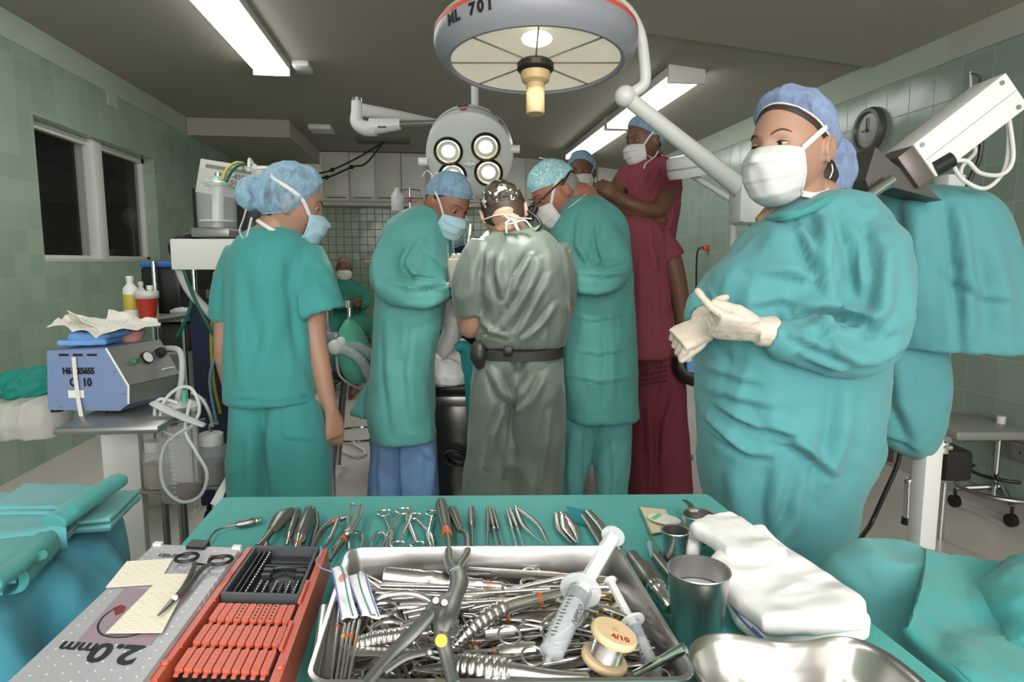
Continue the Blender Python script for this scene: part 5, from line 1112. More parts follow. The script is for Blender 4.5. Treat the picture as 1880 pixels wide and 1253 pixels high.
# ---------------------------------------------------------------- stools right
cst = atz(1780, 965, 0); c2 = atz(1858, 1012, 0)
S = Thing('stool', 'chrome stool with grey square seat and castor ring at the far right', 'stool')
bc = atz(1822, 945, 0); sz_ = .5
stz = aty(1790, 790, bc.y - .02).z
S.part('seat', MB().box((bc.x - .12, bc.y + .05, stz), (.42, .4, .05), yawB(0), .02), mat('grey vinyl seat', '8f8d88', .4))
S.part('pole', MB().cyl((bc.x, bc.y, .1), (bc.x, bc.y, stz - .03), .013), 'chrome'); S.part('spring_collar', MB().cyl((bc.x, bc.y, .42), (bc.x, bc.y, .52), .02), 'offwhite')
S.part('seat_rail', MB().tube([(bc.x, bc.y, stz - .06), (bc.x - .1, bc.y, stz - .05), (bc.x - .22, bc.y - .02, stz - .05)], .012, 10), 'chrome')
def torus(c, R, r, n=40): return MB().tube([(c[0] + R * math.cos(2 * PI * i / n), c[1] + R * math.sin(2 * PI * i / n), c[2]) for i in range(n + 1)], r, 8, caps=False)
S.part('foot_ring', torus((bc.x + .06, bc.y + .02, .13), .2, .012), 'steelD'); S.part('upper_ring', torus((bc.x + .1, bc.y + .05, .2), .15, .009), 'black')
for i in range(4):
    a = 2 * PI * i / 4 + 2.6; e = Vector((bc.x + .06 + .2 * math.cos(a), bc.y + .02 + .2 * math.sin(a), .1)); k = S.part('leg', MB().tube([(bc.x + .06, bc.y + .02, .14), e], .014, 8), 'steelD')
    S.part('castor', MB().cyl(e + Vector((-.014, 0, -.068)), e + Vector((.014, 0, -.068)), .032).cyl(e, e - UP * .05, .008), 'rubber', under=k)
S.done()
F2 = Thing('chair_frame', 'bent chrome tube chair frame with dark seat pan behind the white post', 'chair')
D2 = 2.75
F2.part('frame', MB().tube(PX(D2, [(1665, 958, 0), (1667, 895, 0), (1672, 882, 0), (1700, 882, .02), (1740, 880, .05), (1755, 872, .05), (1756, 850, .05), (1735, 820, .05), (1740, 808, 0)]), .016, 12, smooth=4), 'chrome')
F2.part('foot', MB().cyl(atd(1665, 962, D2), atd(1665, 950, D2), .024, .02), 'rubber'); F2.part('seat_pan', MB().box(atd(1735, 845, D2, .1), (.12, .2, .14), BR, .02), 'darkwood')
q = atd(1735, 870, D2, .2); F2.part('rear_leg', MB().cyl((q.x, q.y, 0.0), (q.x, q.y, .42), .016), 'chrome'); F2.done()
bp = MB().bb(XR - .03, XR - .001, 3.7, 5.2, .03, .33, .003); one('wall_panel', bp, mat('brown panel', '5e5148', .6), 'low brown panel against the right wall behind the white post', 'panel')
fl_ = atz(1575, 1005, 0); one('floor_cable', MB().tube([atd(1657, 815, 2.2), atd(1645, 860, 2.2), atd(1625, 905, 2.2), atd(1600, 960, 2.2), atd(1575, 1008, 2.15), (fl_.x - .1, fl_.y - .25, .01)], .008, 8, smooth=6), 'black', 'black cable running down to the floor behind the gowned woman', 'cable')
# ---------------------------------------------------------------- operating table
D = 2.95
T_ = Thing('operating_table', 'operating table with black pad and steel column between the surgeons', 'operating table')
T_.part('pad', MB().box(atd(850, 695, D, .22), (.34, .6, .06), BR, .02), 'black')
T_.part('rail', MB().cyl(atd(798, 706, D, -.1), atd(830, 706, D, -.1), .012).box(atd(822, 700, D, -.1), (.03, .03, .045), BR, .004), 'chrome')
T_.part('frame', MB().box(atd(850, 716, D, .22), (.30, .55, .05), BR, .01), 'steelD')
q = atd(838, 730, D, .2); T_.part('column', MB().box((q.x, q.y, q.z / 2), (.2, .24, q.z), BR, .01), mat('column steel', '77736e', .25, .9))
T_.part('base', MB().box((q.x, q.y - .1, .07), (.3, .5, .12), BR, .02), 'steelB'); T_.done()
one('cable_coil', MB().tube([atd(835 + 22 * math.cos(t) + t * .3, 842 + 14 * math.sin(t * 1.03), D, -.02 + .003 * t) for t in [i * .35 for i in range(70)]], .005, 6), 'black', 'coil of black cable hanging at the operating table column', 'cable')
g = MB(); g.loft([(atd(835, 686, D, .12), .13, .32, RT, HD), (atd(833, 670, D, .12), .14, .34, RT, HD), (atd(828, 650, D, .12), .12, .3, RT, HD), (atd(826, 628, D, .14), .06, .2, RT, HD)], 24); g.tube(PX(D, [(796, 660, -.14), (790, 672, -.16), (797, 700, -.16)]), [.03, .03, .018], 10, smooth=3)
me = remesh(g, .008, 2); wrinkle(me, .009, 8, (1, 1, 1), 91); one('white_drape', to_mb(me), 'whitecloth', 'white cloth bunched over the edge of the operating table', 'drape', smooth=180)
g = MB(); g.tube(PX(D, [(838, 640, -.22), (852, 636, -.22), (862, 655, -.2), (866, 690, -.18), (868, 740, -.16), (866, 800, -.1)]), [.035, .045, .06, .06, .045, .02], 14, smooth=4, flat=.5)
me = remesh(g, .007, 2); wrinkle(me, .006, 9, (1, 1, .5), 92); one('patient_drape', to_mb(me), mat('green blue drape', '2c8f8e', .8), 'blue green drape curling over the table edge beside the dark waist pouch', 'drape', smooth=180)
g = MB().tube(PX(D, [(826, 553, -.12), (826, 575, -.14), (831, 605, -.15), (822, 632, -.15), (806, 650, -.15)]), [.028, .038, .044, .042, .03], 12, smooth=4)
me = remesh(g, .005, 2); wrinkle(me, .004, 16, (1, 1, 1), 93); one('wrapped_hose', to_mb(me), mat('pale sleeve', 'c4c4be', .5), 'pale wrinkled plastic sleeve rising from the operating table', 'sleeve', smooth=180)
hs = Thing('hand_piece', 'small silver clamp held over the operating table', 'instrument'); hs.part('body', MB().tube(PX(D, [(842, 585, -.18), (848, 600, -.2), (855, 614, -.2)]), [.012, .015, .018], 10), 'steel'); hs.part('jaw', MB().tube(PX(D, [(842, 585, -.18), (836, 572, -.17)]), [.008, .004], 8), 'steel'); hs.done()
# ---------------------------------------------------------------- breathing bag and hoses
D = 3.0
B = Thing('breathing_circuit', 'green breathing bag hanging from a chrome elbow with two white corrugated hoses', 'breathing circuit')
B.part('bag', MB().lathe([(0.005, 0), (.02, -.01), (.05, -.05), (.073, -.11), (.078, -.17), (.07, -.24), (.05, -.29), (.02, -.31), (0.002, -.312)], atd(641, 584, D), vv(-.1, 1, 0), 28), 'bagteal')
B.part('elbow', MB().tube(PX(D, [(625, 557, 0), (642, 557, 0), (642, 585, 0)]), .014, 12), 'chrome')
B.part('elbow_end', MB().cyl(atd(640, 552, D), atd(640, 565, D), .02), 'chrome')
def corr(px, r):
    pts, _ = spline(PX(D, px), [1] * len(px), 14); return MB().tube(pts, [r * (1 + .12 * (i % 2)) for i in range(len(pts))], 12)
B.part('hose', corr([(625, 632, -.05), (650, 634, -.05), (670, 644, -.04), (688, 660, 0), (700, 690, .05)], .022), 'hose'); B.part('hose', corr([(615, 640, -.07), (640, 646, -.08), (664, 665, -.08), (682, 700, -.05), (690, 730, 0)], .022), 'hose')
B.part('connector', MB().ball(atd(616, 638, D, -.07), .036, 14).ball(atd(628, 630, D, -.05), .03, 14), 'white')
B.part('vent_hose', MB().tube(PX(D, [(618, 655, -.05), (624, 690, -.03), (655, 712, 0), (690, 722, .05)]), .006, 8, smooth=5), 'hose')
B.part('support', MB().tube(PX(D, [(598, 557, .1), (625, 557, 0)]), .01, 8), 'chrome')
q = atd(600, 557, D, .1); B.part('post', MB().cyl((q.x, q.y, .1), (q.x, q.y, q.z + .04), .014), 'chrome')
B.part('manifold', MB().box(atd(612, 625, D, .05), (.06, .06, .08), BR, .01), 'greymetal')
for i in range(4): a = PI / 4 + i * PI / 2; B.part('leg', MB().tube([(q.x, q.y, .12), (q.x + .3 * math.cos(a), q.y + .3 * math.sin(a), .04)], .014, 8), 'steelD')
B.done()
St = Thing('wire_stool', 'thin legged dark stool behind the girl in scrubs and the breathing bag', 'stool'); q = atd(655, 690, 3.9)
St.part('seat', MB().cyl((q.x, q.y, q.z + .0), (q.x, q.y, q.z + .05), .17, .17, 28), 'black')
for i in range(4):
    a = PI / 4 + i * PI / 2; St.part('leg', MB().tube([(q.x + .1 * math.cos(a), q.y + .1 * math.sin(a), q.z), (q.x + .2 * math.cos(a), q.y + .2 * math.sin(a), .02)], .012, 8), 'steelD')
St.part('foot_ring', torus((q.x, q.y, .25), .17, .008), 'chrome'); St.done()
one('floor_tubing', MB().tube([atz(610, 818, .02), atz(640, 812, .02), atz(670, 830, .02), atz(655, 838, .02), atz(625, 828, .02)], .01, 8, smooth=6), 'offwhite', 'white tubing looped on the floor beside the girl in scrubs', 'tubing')
# iv bottle behind the second surgeon
D = 5.2; I_ = Thing('iv_stand', 'chrome drip stand with a clear bottle behind the bending surgeon', 'drip stand')
q = atd(752, 345, D); I_.part('pole', MB().cyl((q.x, q.y, .1), (q.x, q.y, q.z), .01), 'chrome'); I_.part('hook', MB().tube(PX(D, [(735, 352, 0), (752, 347, 0), (772, 350, 0), (774, 358, 0)]), .006, 8), 'chrome')
I_.part('bottle', MB().lathe([(.0, 0), (.045, 0), (.05, .01), (.05, .12), (.02, .16), (.018, .18), (0, .18)], atd(730, 388, D), (0, 0, 1), 20), 'clearM'); I_.part('label', MB().cyl(atd(752, 372, D), atd(752, 362, D), .014), 'redplastic')
for i in range(4): a = PI / 4 + i * PI / 2; I_.part('leg', MB().tube([(q.x, q.y, .12), (q.x + .25 * math.cos(a), q.y + .25 * math.sin(a), .03)], .012, 8), 'steelD')
I_.done()
# ---------------------------------------------------------------- anaesthesia machine
D = 3.0
A = Thing('anaesthesia_machine', 'tall anaesthesia machine with glass bellows jar and white shelf box behind the girl in scrubs', 'medical machine')
q = atd(440, 600, D, .15); z0 = .12
A.part('cabinet', MB().box((q.x, q.y + .1, .62), (.36, .4, 1.0), BR, .01), mat('navy cabinet', '22284a', .5))
A.part('shelf_box', MB().box(atd(405, 468, D, .05), (.31, .3, .135), BR, .006), 'white')
A.part('rear_column', MB().box(atd(420, 440, D, .34), (.30, .1, .5), BR, .005), 'black')
pc = atd(430, 333, D, .18); Rp = BR @ Matrix.Rotation(math.radians(9), 3, 'Y') @ Matrix.Rotation(math.radians(-8), 3, 'X')
k = A.part('name_panel', MB().box(pc, (.34, .02, .16), Rp, .003), mat('pale panel', 'b9b7ae', .5))
pan = lambda s_, x_, z_, sz, ma: A.part('lettering', text_mb(s_, sz, .001).xf(Matrix.Translation(pc + Rp @ Vector((x_, -.012, z_))) @ (Rp @ Matrix.Rotation(PI / 2, 3, 'X')).to_4x4()), ma, under=k, smooth=0)
A.part('panel_bar', MB().box(pc + Rp @ Vector((-.03, -.011, .05)), (.22, .002, .016), Rp), 'greymetal', under=k); A.part('panel_bar', MB().box(pc + Rp @ Vector((-.03, -.011, -.035)), (.2, .002, .012), Rp), 'greymetal', under=k)
pan('H61-8593', 0, .02, .034, 'inkgrey'); pan('01466', .03, -.01, .034, 'inkgrey')
A.part('jar_base', MB().box(atd(400, 428, D, .02), (.17, .16, .04), BR, .006), 'greymetal')
A.part('bellows_jar', MB().lathe([(.082, 0), (.084, .01), (.084, .16), (.078, .18), (.05, .2), (.045, .215)], atd(400, 419, D, .02), (0, 0, 1), 36), 'clear')
A.part('bellows_disc', MB().lathe([(0, 0), (.078, 0), (.078, .008), (0, .008)], atd(400, 408, D, .02), (0, 0, 1), 32), 'offwhite'); A.part('bellows_stem', MB().cyl(atd(400, 419, D, .02), atd(400, 340, D, .02), .025), 'offwhite')
A.part('jar_cap', MB().lathe([(0, .03), (.03, .03), (.04, .01), (.06, 0), (.06, -.012), (0, -.012)], atd(400, 337, D, .02), (0, 0, 1), 28), mat('green tinted cap', '9db5a6', .3)); A.part('cap_nut', MB().cyl(atd(400, 330, D, .02), atd(400, 318, D, .02), .014), 'chrome')
A.part('yellow_hose', MB().tube(PX(D, [(408, 332, .0), (416, 312, .03), (432, 300, .08), (446, 300, .2)]), .007, 8, smooth=5), 'yellow'); A.part('green_hose', MB().tube(PX(D, [(415, 335, .0), (428, 312, .03), (446, 302, .1), (480, 308, .25)]), .007, 8, smooth=5), 'greenhose')
A.part('black_hose', MB().tube(PX(D, [(360, 432, .02), (335, 438, -.03), (318, 452, -.04), (322, 466, -.03), (345, 466, 0)]), .02, 12, smooth=5), 'rubber')
A.part('grey_hose', MB().tube(PX(D, [(322, 440, -.02), (325, 480, -.03), (345, 530, -.05), (380, 570, -.06), (402, 590, -.05)]), .02, 12, smooth=5), 'hose')
A.part('green_line', MB().tube(PX(D, [(335, 468, -.05), (342, 510, -.06), (365, 565, -.08), (395, 620, -.08), (415, 640, -.05)]), .008, 8, smooth=5), 'greenhose'); A.part('green_line', MB().tube(PX(D, [(354, 545, .0), (345, 580, .0), (325, 620, .0)]), .009, 8, smooth=3), 'greenhose')
A.part('yellow_line', MB().tube(PX(D, [(394, 500, .0), (392, 560, .0), (388, 620, 0), (392, 700, 0), (405, 760, 0)]), .008, 8, smooth=4), 'yellow'); A.part('blue_line', MB().tube(PX(D, [(390, 600, -.02), (395, 650, -.02), (385, 700, -.02), (398, 780, -.02)]), .007, 8, smooth=4), mat('pale blue hose', '7fb0c8', .4))
A.part('valve', MB().cyl(atd(336, 470, D, -.05), atd(336, 452, D, -.05), .01), 'chrome')
for a in (-.15, .15):
    for b_ in (-.1, .28): e = Vector((q.x, q.y, 0)) + RT * a + HD * b_; A.part('castor', MB().cyl(e + Vector((-.015, 0, .05)), e + Vector((.015, 0, .05)), .05).cyl(e + UP * .05, e + UP * .12, .012), 'rubber')
A.done()
# metal trolley with drawers, bottles and bucket behind the suction unit
D = 3.4
C_ = Thing('supply_trolley', 'chrome shelf trolley with dark monitor case behind the suction unit', 'trolley')
for px in (290, 362):
    for o_ in (0, .35): q = atd(px, 600, D, o_); C_.part('post', MB().cyl((q.x, q.y, .06), (q.x, q.y, atd(px, 480 + 0 * o_, D, o_).z), .013), 'chrome')
for py, t_ in ((582, .02), (640, .02), (740, .02)):
    q = atd(326, py, D, .17); C_.part('shelf', MB().box(q, (.28, .42, t_), BR, .004), 'greymetal')
for px in (290, 362):
    for o_ in (0, .35): q = atd(px, 600, D, o_); C_.part('castor', MB().cyl((q.x - .012, q.y, .035), (q.x + .012, q.y, .035), .035), 'rubber')
C_.done()
q = atd(322, 532, D, .18); one('monitor_case', MB().box(q, (.2, .3, .24), BR, .01), 'black', 'black case standing on the chrome trolley', 'case'); one('blue_cloth', MB().box(q + UP * .135, (.21, .3, .03), BR, .012), mat('blue cloth', '2f62a8', .8), 'folded blue cloth lying on the black case', 'cloth')
q = atd(336, 615, D, .1); one('machine_box', MB().box(q, (.2, .2, .14), BR, .01), mat('dark machine', '2f2f30', .4), 'dark box on the middle shelf of the chrome trolley', 'box')
one('crumpled_foil', to_mb(wrinkle(remesh(MB().ball(atd(335, 572, D, .02), (.06, .05, .02), 20), .005, 1), .01, 40, (1, 1, 1), 2)), 'clearM', 'crumpled clear wrapping on the trolley shelf', 'wrapping')
D = 3.1
tb = Thing('side_table', 'low table carrying bottles and a red bucket behind the suction unit', 'table'); q = atd(262, 585, D, .1)
tb.part('top', MB().box(q, (.3, .34, .02), BR, .004), 'greymetal')
for a in (-.13, .13):
    for b_ in (-.14, .14): e = q + RT * a + HD * b_; tb.part('leg', MB().cyl((e.x, e.y, 0), (e.x, e.y, q.z - .01), .012), 'chrome')
tb.done()
def bottle(px, base, D_, r, h, ma, lab, capm='white', lbl=None):
    c = Vector((0, 0, 0)) + atd(px, base, D_); b = Thing('bottle', lab, 'bottle'); k = b.part('body', MB().lathe([(0, 0), (r, 0), (r * 1.02, .008), (r, h * .7), (r * .45, h * .82), (r * .42, h * .88), (0, h * .88)], c, (0, 0, 1), 24), ma)
    b.part('cap', MB().lathe([(0, h * .88), (r * .5, h * .88), (r * .5, h), (0, h)], c, (0, 0, 1), 18), capm)
    if lbl: b.part('label', MB().lathe([(r * 1.01, h * .2), (r * 1.04, h * .22), (r * 1.04, h * .55), (r * 1.01, h * .57)], c, (0, 0, 1), 24), lbl, under=k)
    b.done()
zt_ = q.z + .01
def pyat(px, D_, z): 
    lo, hi = 0, 1253
    for _ in range(40):
        m_ = (lo + hi) / 2
        if atd(px, m_, D_).z > z: lo = m_
        else: hi = m_
    return lo
bottle(243, pyat(243, D, zt_), D, .033, .20, 'white', 'tall white bottle with yellow marks, leftmost behind the suction unit', lbl='yellow'); bottle(262, pyat(262, D + .1, zt_), D + .1, .025, .17, 'white', 'narrow white bottle just right of the tallest one', 'offwhite'); bottle(279, pyat(279, D, zt_), D, .03, .155, mat('pale yellow fluid', 'cfcf9f', .3), 'short bottle of pale yellow fluid behind the suction unit')
bk_ = Thing('bucket', 'red plastic bucket half hidden behind the paper sheets', 'bucket'); cB = atd(272, pyat(272, D - .02, zt_), D - .02)
bk_.part('body', MB().lathe([(0, 0), (.035, 0), (.048, .10), (.051, .105), (.046, .105), (.034, .006), (0, .006)], cB, (0, 0, 1), 28), 'redplastic'); bk_.part('rim', MB().lathe([(.049, .095), (.053, .1), (.053, .125), (.05, .13), (.047, .125)], cB, (0, 0, 1), 28), 'clearM'); bk_.done()
# ---------------------------------------------------------------- suction unit on its trolley
D = 2.05
Cz = atd(150, 769, D).z
K = Thing('equipment_trolley', 'white trolley with flat tray top and square column carrying the suction unit', 'trolley')
f0, f1 = atd(90, 797, 1.9), atd(240, 797, 1.9); mid = (f0 + f1) / 2 + HD * .2 + RT * .03
K.part('tray', MB().box(Vector((mid.x, mid.y, Cz)), (.30, .42, .025), yawB(6), .01), 'greymetal'); K.part('handle_rail', MB().tube([atd(232, 792, D, .1), atd(262, 788, D, .1), atd(300, 782, D, .15), atd(330, 778, D, .25)], .007, 8, smooth=3), 'chrome')
q = atd(228, 850, D, .22); K.part('column', MB().box((q.x, q.y, Cz / 2 + .02), (.115, .09, Cz - .06), yawB(20), .004), 'white')
K.part('crossbar', MB().box(atd(218, 778, D, .12), (.055, .2, .03), BR, .003), 'white')
q = atd(300, 975, D, .05); K.part('base', MB().box((q.x - .05, q.y + .1, .11), (.5, .06, .05), yawB(-3), .006).box((q.x - .05, q.y + .3, .11), (.06, .5, .05), yawB(-3), .006), 'white')
for a, b_ in ((-.28, .1), (.18, .1), (-.05, .55)): e = Vector((q.x + a, q.y + b_, 0)); K.part('castor', MB().cyl(e + Vector((-.015, 0, .045)), e + Vector((.015, 0, .045)), .045), 'rubber')
K.done()
U = Thing('suction_unit', 'blue grey suction machine with slanted grey control panel and handwritten number', 'medical machine')
fr_ = [(86, 644), (195, 640), (236, 709), (236, 742), (220, 755), (88, 753)]; P0 = [atd(a, b_, D) for a, b_ in fr_]; dep = vv(.05, 0, .22); P1 = [p + dep for p in P0]
ub = U.part('housing', MB().add(P0 + P1, [(0, 1, 2, 3, 4, 5), (11, 10, 9, 8, 7, 6), (0, 6, 7, 1), (5, 11, 6, 0), (4, 10, 11, 5), (3, 9, 10, 4)]), 'bluegrey', smooth=0)
def inset(i, j, k0=0.0, k1=1.0, o=.003):
    a, b_, c_, d_ = P0[i], P0[j], P1[j], P1[i]; n_ = (b_ - a).cross(d_ - a).normalized(); n_ = n_ if n_.dot(Vector((0, 0, CZ)) - a) > 0 else -n_
    return a, b_, c_, d_, n_
a, b_, c_, d_, n_ = inset(1, 2); pn = U.part('control_panel', MB().add([a, b_, c_, d_, a + n_ * .004, b_ + n_ * .004, c_ + n_ * .004, d_ + n_ * .004], [(0, 1, 2, 3), (4, 5, 6, 7), (0, 4, 5, 1), (1, 5, 6, 2), (2, 6, 7, 3), (3, 7, 4, 0)]), 'greymetal', smooth=0)
def onp(u_, v_, o=.005): return a + (d_ - a) * u_ + (b_ - a) * v_ + n_ * o
nn_ = n_
U.part('gauge', MB().cyl(onp(.55, .42), onp(.55, .42, .012), .022, .022, 32), 'black', under=pn); U.part('gauge_face', MB().cyl(onp(.55, .42, .012), onp(.55, .42, .0135), .018, .018, 32), 'white', under=pn)
U.part('knob', MB().cyl(onp(.83, .36), onp(.83, .36, .022), .018, .016, 24), 'black', under=pn); U.part('switch', MB().box(onp(.3, .45, .008), (.02, .02, .016), BR, .002), mat('green switch', '2f7a3c', .4), under=pn)
U.part('plate', MB().box(onp(.82, .8, .004), (.05, .004, .014), basis(d_ - a, n_)), 'white', under=pn)
a2, b2, c2_, d2 = P0[2], P0[3], P1[3], P1[2]; n2 = (b2 - a2).cross(d2 - a2).normalized(); n2 = n2 if n2.dot(Vector((0, 0, CZ)) - a2) > 0 else -n2
U.part('lower_panel', MB().add([a2, b2, c2_, d2, a2 + n2 * .004, b2 + n2 * .004, c2_ + n2 * .004, d2 + n2 * .004], [(0, 1, 2, 3), (4, 5, 6, 7), (0, 4, 5, 1), (1, 5, 6, 2), (2, 6, 7, 3), (3, 7, 4, 0)]), 'greymetal', smooth=0)
U.part('edge_trim', MB().tube([P0[1], P0[2], P0[3]], .004, 6), 'white')
for px in (112, 138, 164): U.part('vent', MB().box(atd(px + 5, 652, D, -.001), (.030, .003, .007), BR), 'black', under=ub)
for px, py in ((112, 746), (210, 682), (226, 748), (228, 723)): U.part('screw', MB().ball(atd(px, py, D), .004, 8), 'steelD', under=ub)
for s_, px, py, sz in (('H61-25655', 144, 682, .027), ('Q  10', 148, 703, .036)):
    U.part('handwriting', text_mb(s_, sz, .001, bold=.0015).xf(Matrix.Translation(atd(px, py, D, -.002)) @ Matrix((RT * .82, UP, -HD)).transposed().to_4x4()), 'ink', under=ub, smooth=0)
U.part('sticker', MB().box(atd(140, 724, D, -.002), (.05, .002, .024), BR), 'paper', under=ub)
for px in (105, 205): q = atd(px, 757, D, .05); U.part('foot', MB().cyl((q.x, q.y, Cz + .012), (q.x, q.y, q.z + .012), .018), 'rubber')
U.done()
one('tape_strip', MB().add([p for py, dx, o in ((656, 0, -.006), (690, 3, -.007), (730, 8, -.008), (765, 14, -.02)) for p in (atd(131 + dx, py, D, o), atd(139 + dx, py, D, o), atd(139 + dx, py, D, o - .002), atd(131 + dx, py, D, o - .002))], [(0, 1, 2, 3)[::-1], (12, 13, 14, 15)] + [(i * 4 + j, i * 4 + (j + 1) % 4, i * 4 + 4 + (j + 1) % 4, i * 4 + 4 + j) for i in range(3) for j in range(4)]), 'strap', 'strip of white tape stuck down the front of the blue suction machine', 'tape')
top = P0[0].z; q = atd(185, 634, D, .12)
def crump(name, pts, ma, lab, cat, seed, amp=.012, th=.0025, wr=12, nx=26, ny=18):
    """a crumpled sheet spanning four corners"""
    A_, B_, C2, D2_ = [Vector(p) for p in pts]; up_ = []; 
    P = []
    for i in range(ny + 1):
        r_ = []
        for j in range(nx + 1):
            u_, v_ = j / nx, i / ny; p = (A_ * (1 - u_) + B_ * u_) * (1 - v_) + (D2_ * (1 - u_) + C2 * u_) * v_; r_.append(p)
        P.append(r_)
    co = np.array([list(p) for r_ in P for p in r_]); nz = (np.abs(vnoise(co * wr, seed)) * 2 * amp + vnoise(co * wr * 2.4, seed + 1) * amp * .4)
    n_ = (B_ - A_).cross(D2_ - A_).normalized(); n_ = n_ if n_.z > 0 else -n_; i = 0
    for r_ in P:
        for j in range(len(r_)): r_[j] = r_[j] + n_ * float(nz[i]); i += 1
    rings = [r_ + [p - n_ * th for p in r_[::-1]] for r_ in P]
    return one(name, MB().rings(rings), ma, lab, cat, smooth=50)
bl = MB().box(q + UP * .015 - RT * .03, (.15, .14, .02), yawB(8), .008).box(q + UP * .038 + RT * .0, (.14, .12, .02), yawB(-6), .008); one('folded_cloth', to_mb(wrinkle(remesh(bl, .005, 2), .003, 14)), 'ltblue', 'light blue folded cloth on top of the suction machine', 'cloth', smooth=180)
ds = Thing('small_bowl', 'small pink bowl under the paper sheets on the suction machine', 'bowl'); qb = atd(243, 632, D, .22); ds.part('bowl', MB().lathe([(0, 0), (.03, 0), (.042, .035), (.045, .04), (.04, .04), (.028, .004), (0, .004)], Vector((qb.x, qb.y, top + .0)), (0, 0, 1), 24), 'pink'); ds.done()
crump('paper_sheet', [atd(86, 600, D, .02), atd(180, 620, D, -.02), atd(235, 590, D, .25), atd(128, 590, D, .25)], 'paper', 'crumpled white paper wrapper at left on top of the suction machine', 'paper', 3, .02)
crump('paper_sheet', [atd(180, 621, D, .0), atd(296, 600, D, .12), atd(290, 596, D, .34), atd(202, 571, D, .34)], 'paper', 'larger white paper wrapper with raised flap on the suction machine', 'paper', 8, .012)
crump('paper_sheet', [atd(122, 572, D, .1), atd(186, 612, D, .05), atd(190, 600, D, .12), atd(132, 590, D, .2)], 'paper', 'narrow standing flap of white paper between the two wrappers', 'paper', 12, .006)
g = MB().ball(atd(55, 708, D, .2), (.10, .09, .055), 20).ball(atd(25, 716, D, .18), (.05, .05, .03), 14).ball(atd(80, 700, D, .22), (.06, .06, .06), 14)
me = remesh(g, .006, 2); wrinkle(me, .016, 13, (1, 1, 1), 5, fine=.5); one('cloth_bundle', to_mb(me), mat('dark green cloth', '1d7f72', .85), 'crumpled dark green cloth at the left of the suction machine', 'cloth', smooth=180)
g = MB().loft([(atd(60, 800, D, .12), .11, .07, RT, HD), (atd(60, 770, D, .14), .12, .1, RT, HD), (atd(68, 735, D, .16), .11, .1, RT, HD), (atd(60, 728, D, .18), .08, .08, RT, HD)], 24)
me = remesh(g, .006, 2); wrinkle(me, .014, 11, (1, 1, .5), 6, fine=.5); one('paper_wrap', to_mb(me), mat('grey white wrapping', 'b4b1aa', .85), 'crumpled white wrapping hanging off the left end of the trolley tray', 'wrapping', smooth=180)
# suction canister, jars and tubing
D = 2.1
J = Thing('suction_canister', 'tall clear graduated suction canister with white lid and dark fluid', 'canister')
cb = atd(334, 915, D, .1); ct = atd(334, 748, D, .1); hJ = ct.z - cb.z; rJ = .066
J.part('cylinder', MB().lathe([(0, 0), (rJ * .92, 0), (rJ, .01), (rJ, hJ - .01)], cb, (0, 0, 1), 36), 'clear'); J.part('fluid', MB().lathe([(0, .004), (rJ * .9, .004), (rJ * .96, .03), (rJ * .96, .035), (0, .035)], cb, (0, 0, 1), 32), 'blood')
J.part('lid', MB().lathe([(rJ, hJ - .015), (rJ + .01, hJ - .01), (rJ + .012, hJ + .006), (rJ * .8, hJ + .018), (0, hJ + .02)], cb, (0, 0, 1), 36), 'offwhite')
for i in range(16):
    zz = .03 + i * (hJ - .08) / 16; w_ = .02 if i % 3 == 0 else .01; J.part('graduation', MB().box(cb - HD * (rJ + .0008) + RT * .012 + UP * zz, (w_, .001, .002), BR), 'white')
J.part('bracket', MB().tube([cb + UP * (hJ * .86) - RT * (rJ + .05), cb + UP * (hJ * .86) - HD * (rJ + .012), cb + UP * (hJ * .86) + RT * (rJ + .03)], .006, 8, smooth=6), 'chrome')
J.part('nozzle', MB().cyl(cb + UP * (hJ + .015) + RT * .03, cb + UP * (hJ + .06) + RT * .03, .009), mat('mint connector', '6fcfae', .4)); J.part('base_knob', MB().ball(cb - UP * .01, .02, 12), 'greymetal'); J.part('stand', MB().cyl((cb.x, cb.y, .05), (cb.x, cb.y, cb.z - .01), .015).box((cb.x, cb.y, .04), (.16, .16, .04), BR, .01), 'steelD'); J.done()
def jar(px, pb, pt_, D_, r, fl_ma, frac, lab):
    c0 = atd(px, pb, D_); h = atd(px, pt_, D_).z - c0.z; j = Thing('suction_jar', lab, 'jar'); j.part('glass', MB().lathe([(0, 0), (r * .95, 0), (r, .01), (r, h * .72), (r * .72, h * .8)], c0, (0, 0, 1), 28), 'clear')
    j.part('fluid', MB().lathe([(0, .003), (r * .92, .003), (r * .96, .01), (r * .96, h * frac), (0, h * frac)], c0, (0, 0, 1), 28), fl_ma); j.part('lid', MB().lathe([(r * .75, h * .76), (r * .8, h * .78), (r * .8, h * .98), (r * .7, h), (0, h)], c0, (0, 0, 1), 28), 'offwhite')
    j.part('tube', MB().tube([c0 + UP * h, c0 + UP * (h + .03), c0 + UP * (h + .04) + RT * .03], .005, 8, smooth=4), 'chrome'); j.part('shelf', MB().box(c0 - UP * .006, (r * 2.4, r * 2.4, .01), BR, .002), 'greymetal'); j.part('strut', MB().cyl((c0.x, c0.y + r, 0.02), (c0.x, c0.y + r, c0.z), .012), 'steelD'); j.done()
jar(291, 893, 808, 2.25, .045, 'amber', .5, 'squat clear jar of pale yellow fluid left of the tall canister'); jar(392, 884, 795, 2.3, .052, 'blood', .42, 'squat jar of dark red fluid with white lid right of the tall canister')
def tubing(pts, r, lab, ma='clearM', n=7): one('suction_tube', MB().tube(PX(2.0, pts), r, 10, smooth=n), ma, lab, 'tubing')
tubing([(300, 640, .3), (330, 645, .25), (334, 690, .2), (326, 735, .1)], .010, 'grey tube running from the back of the suction machine to the canister', 'hose')
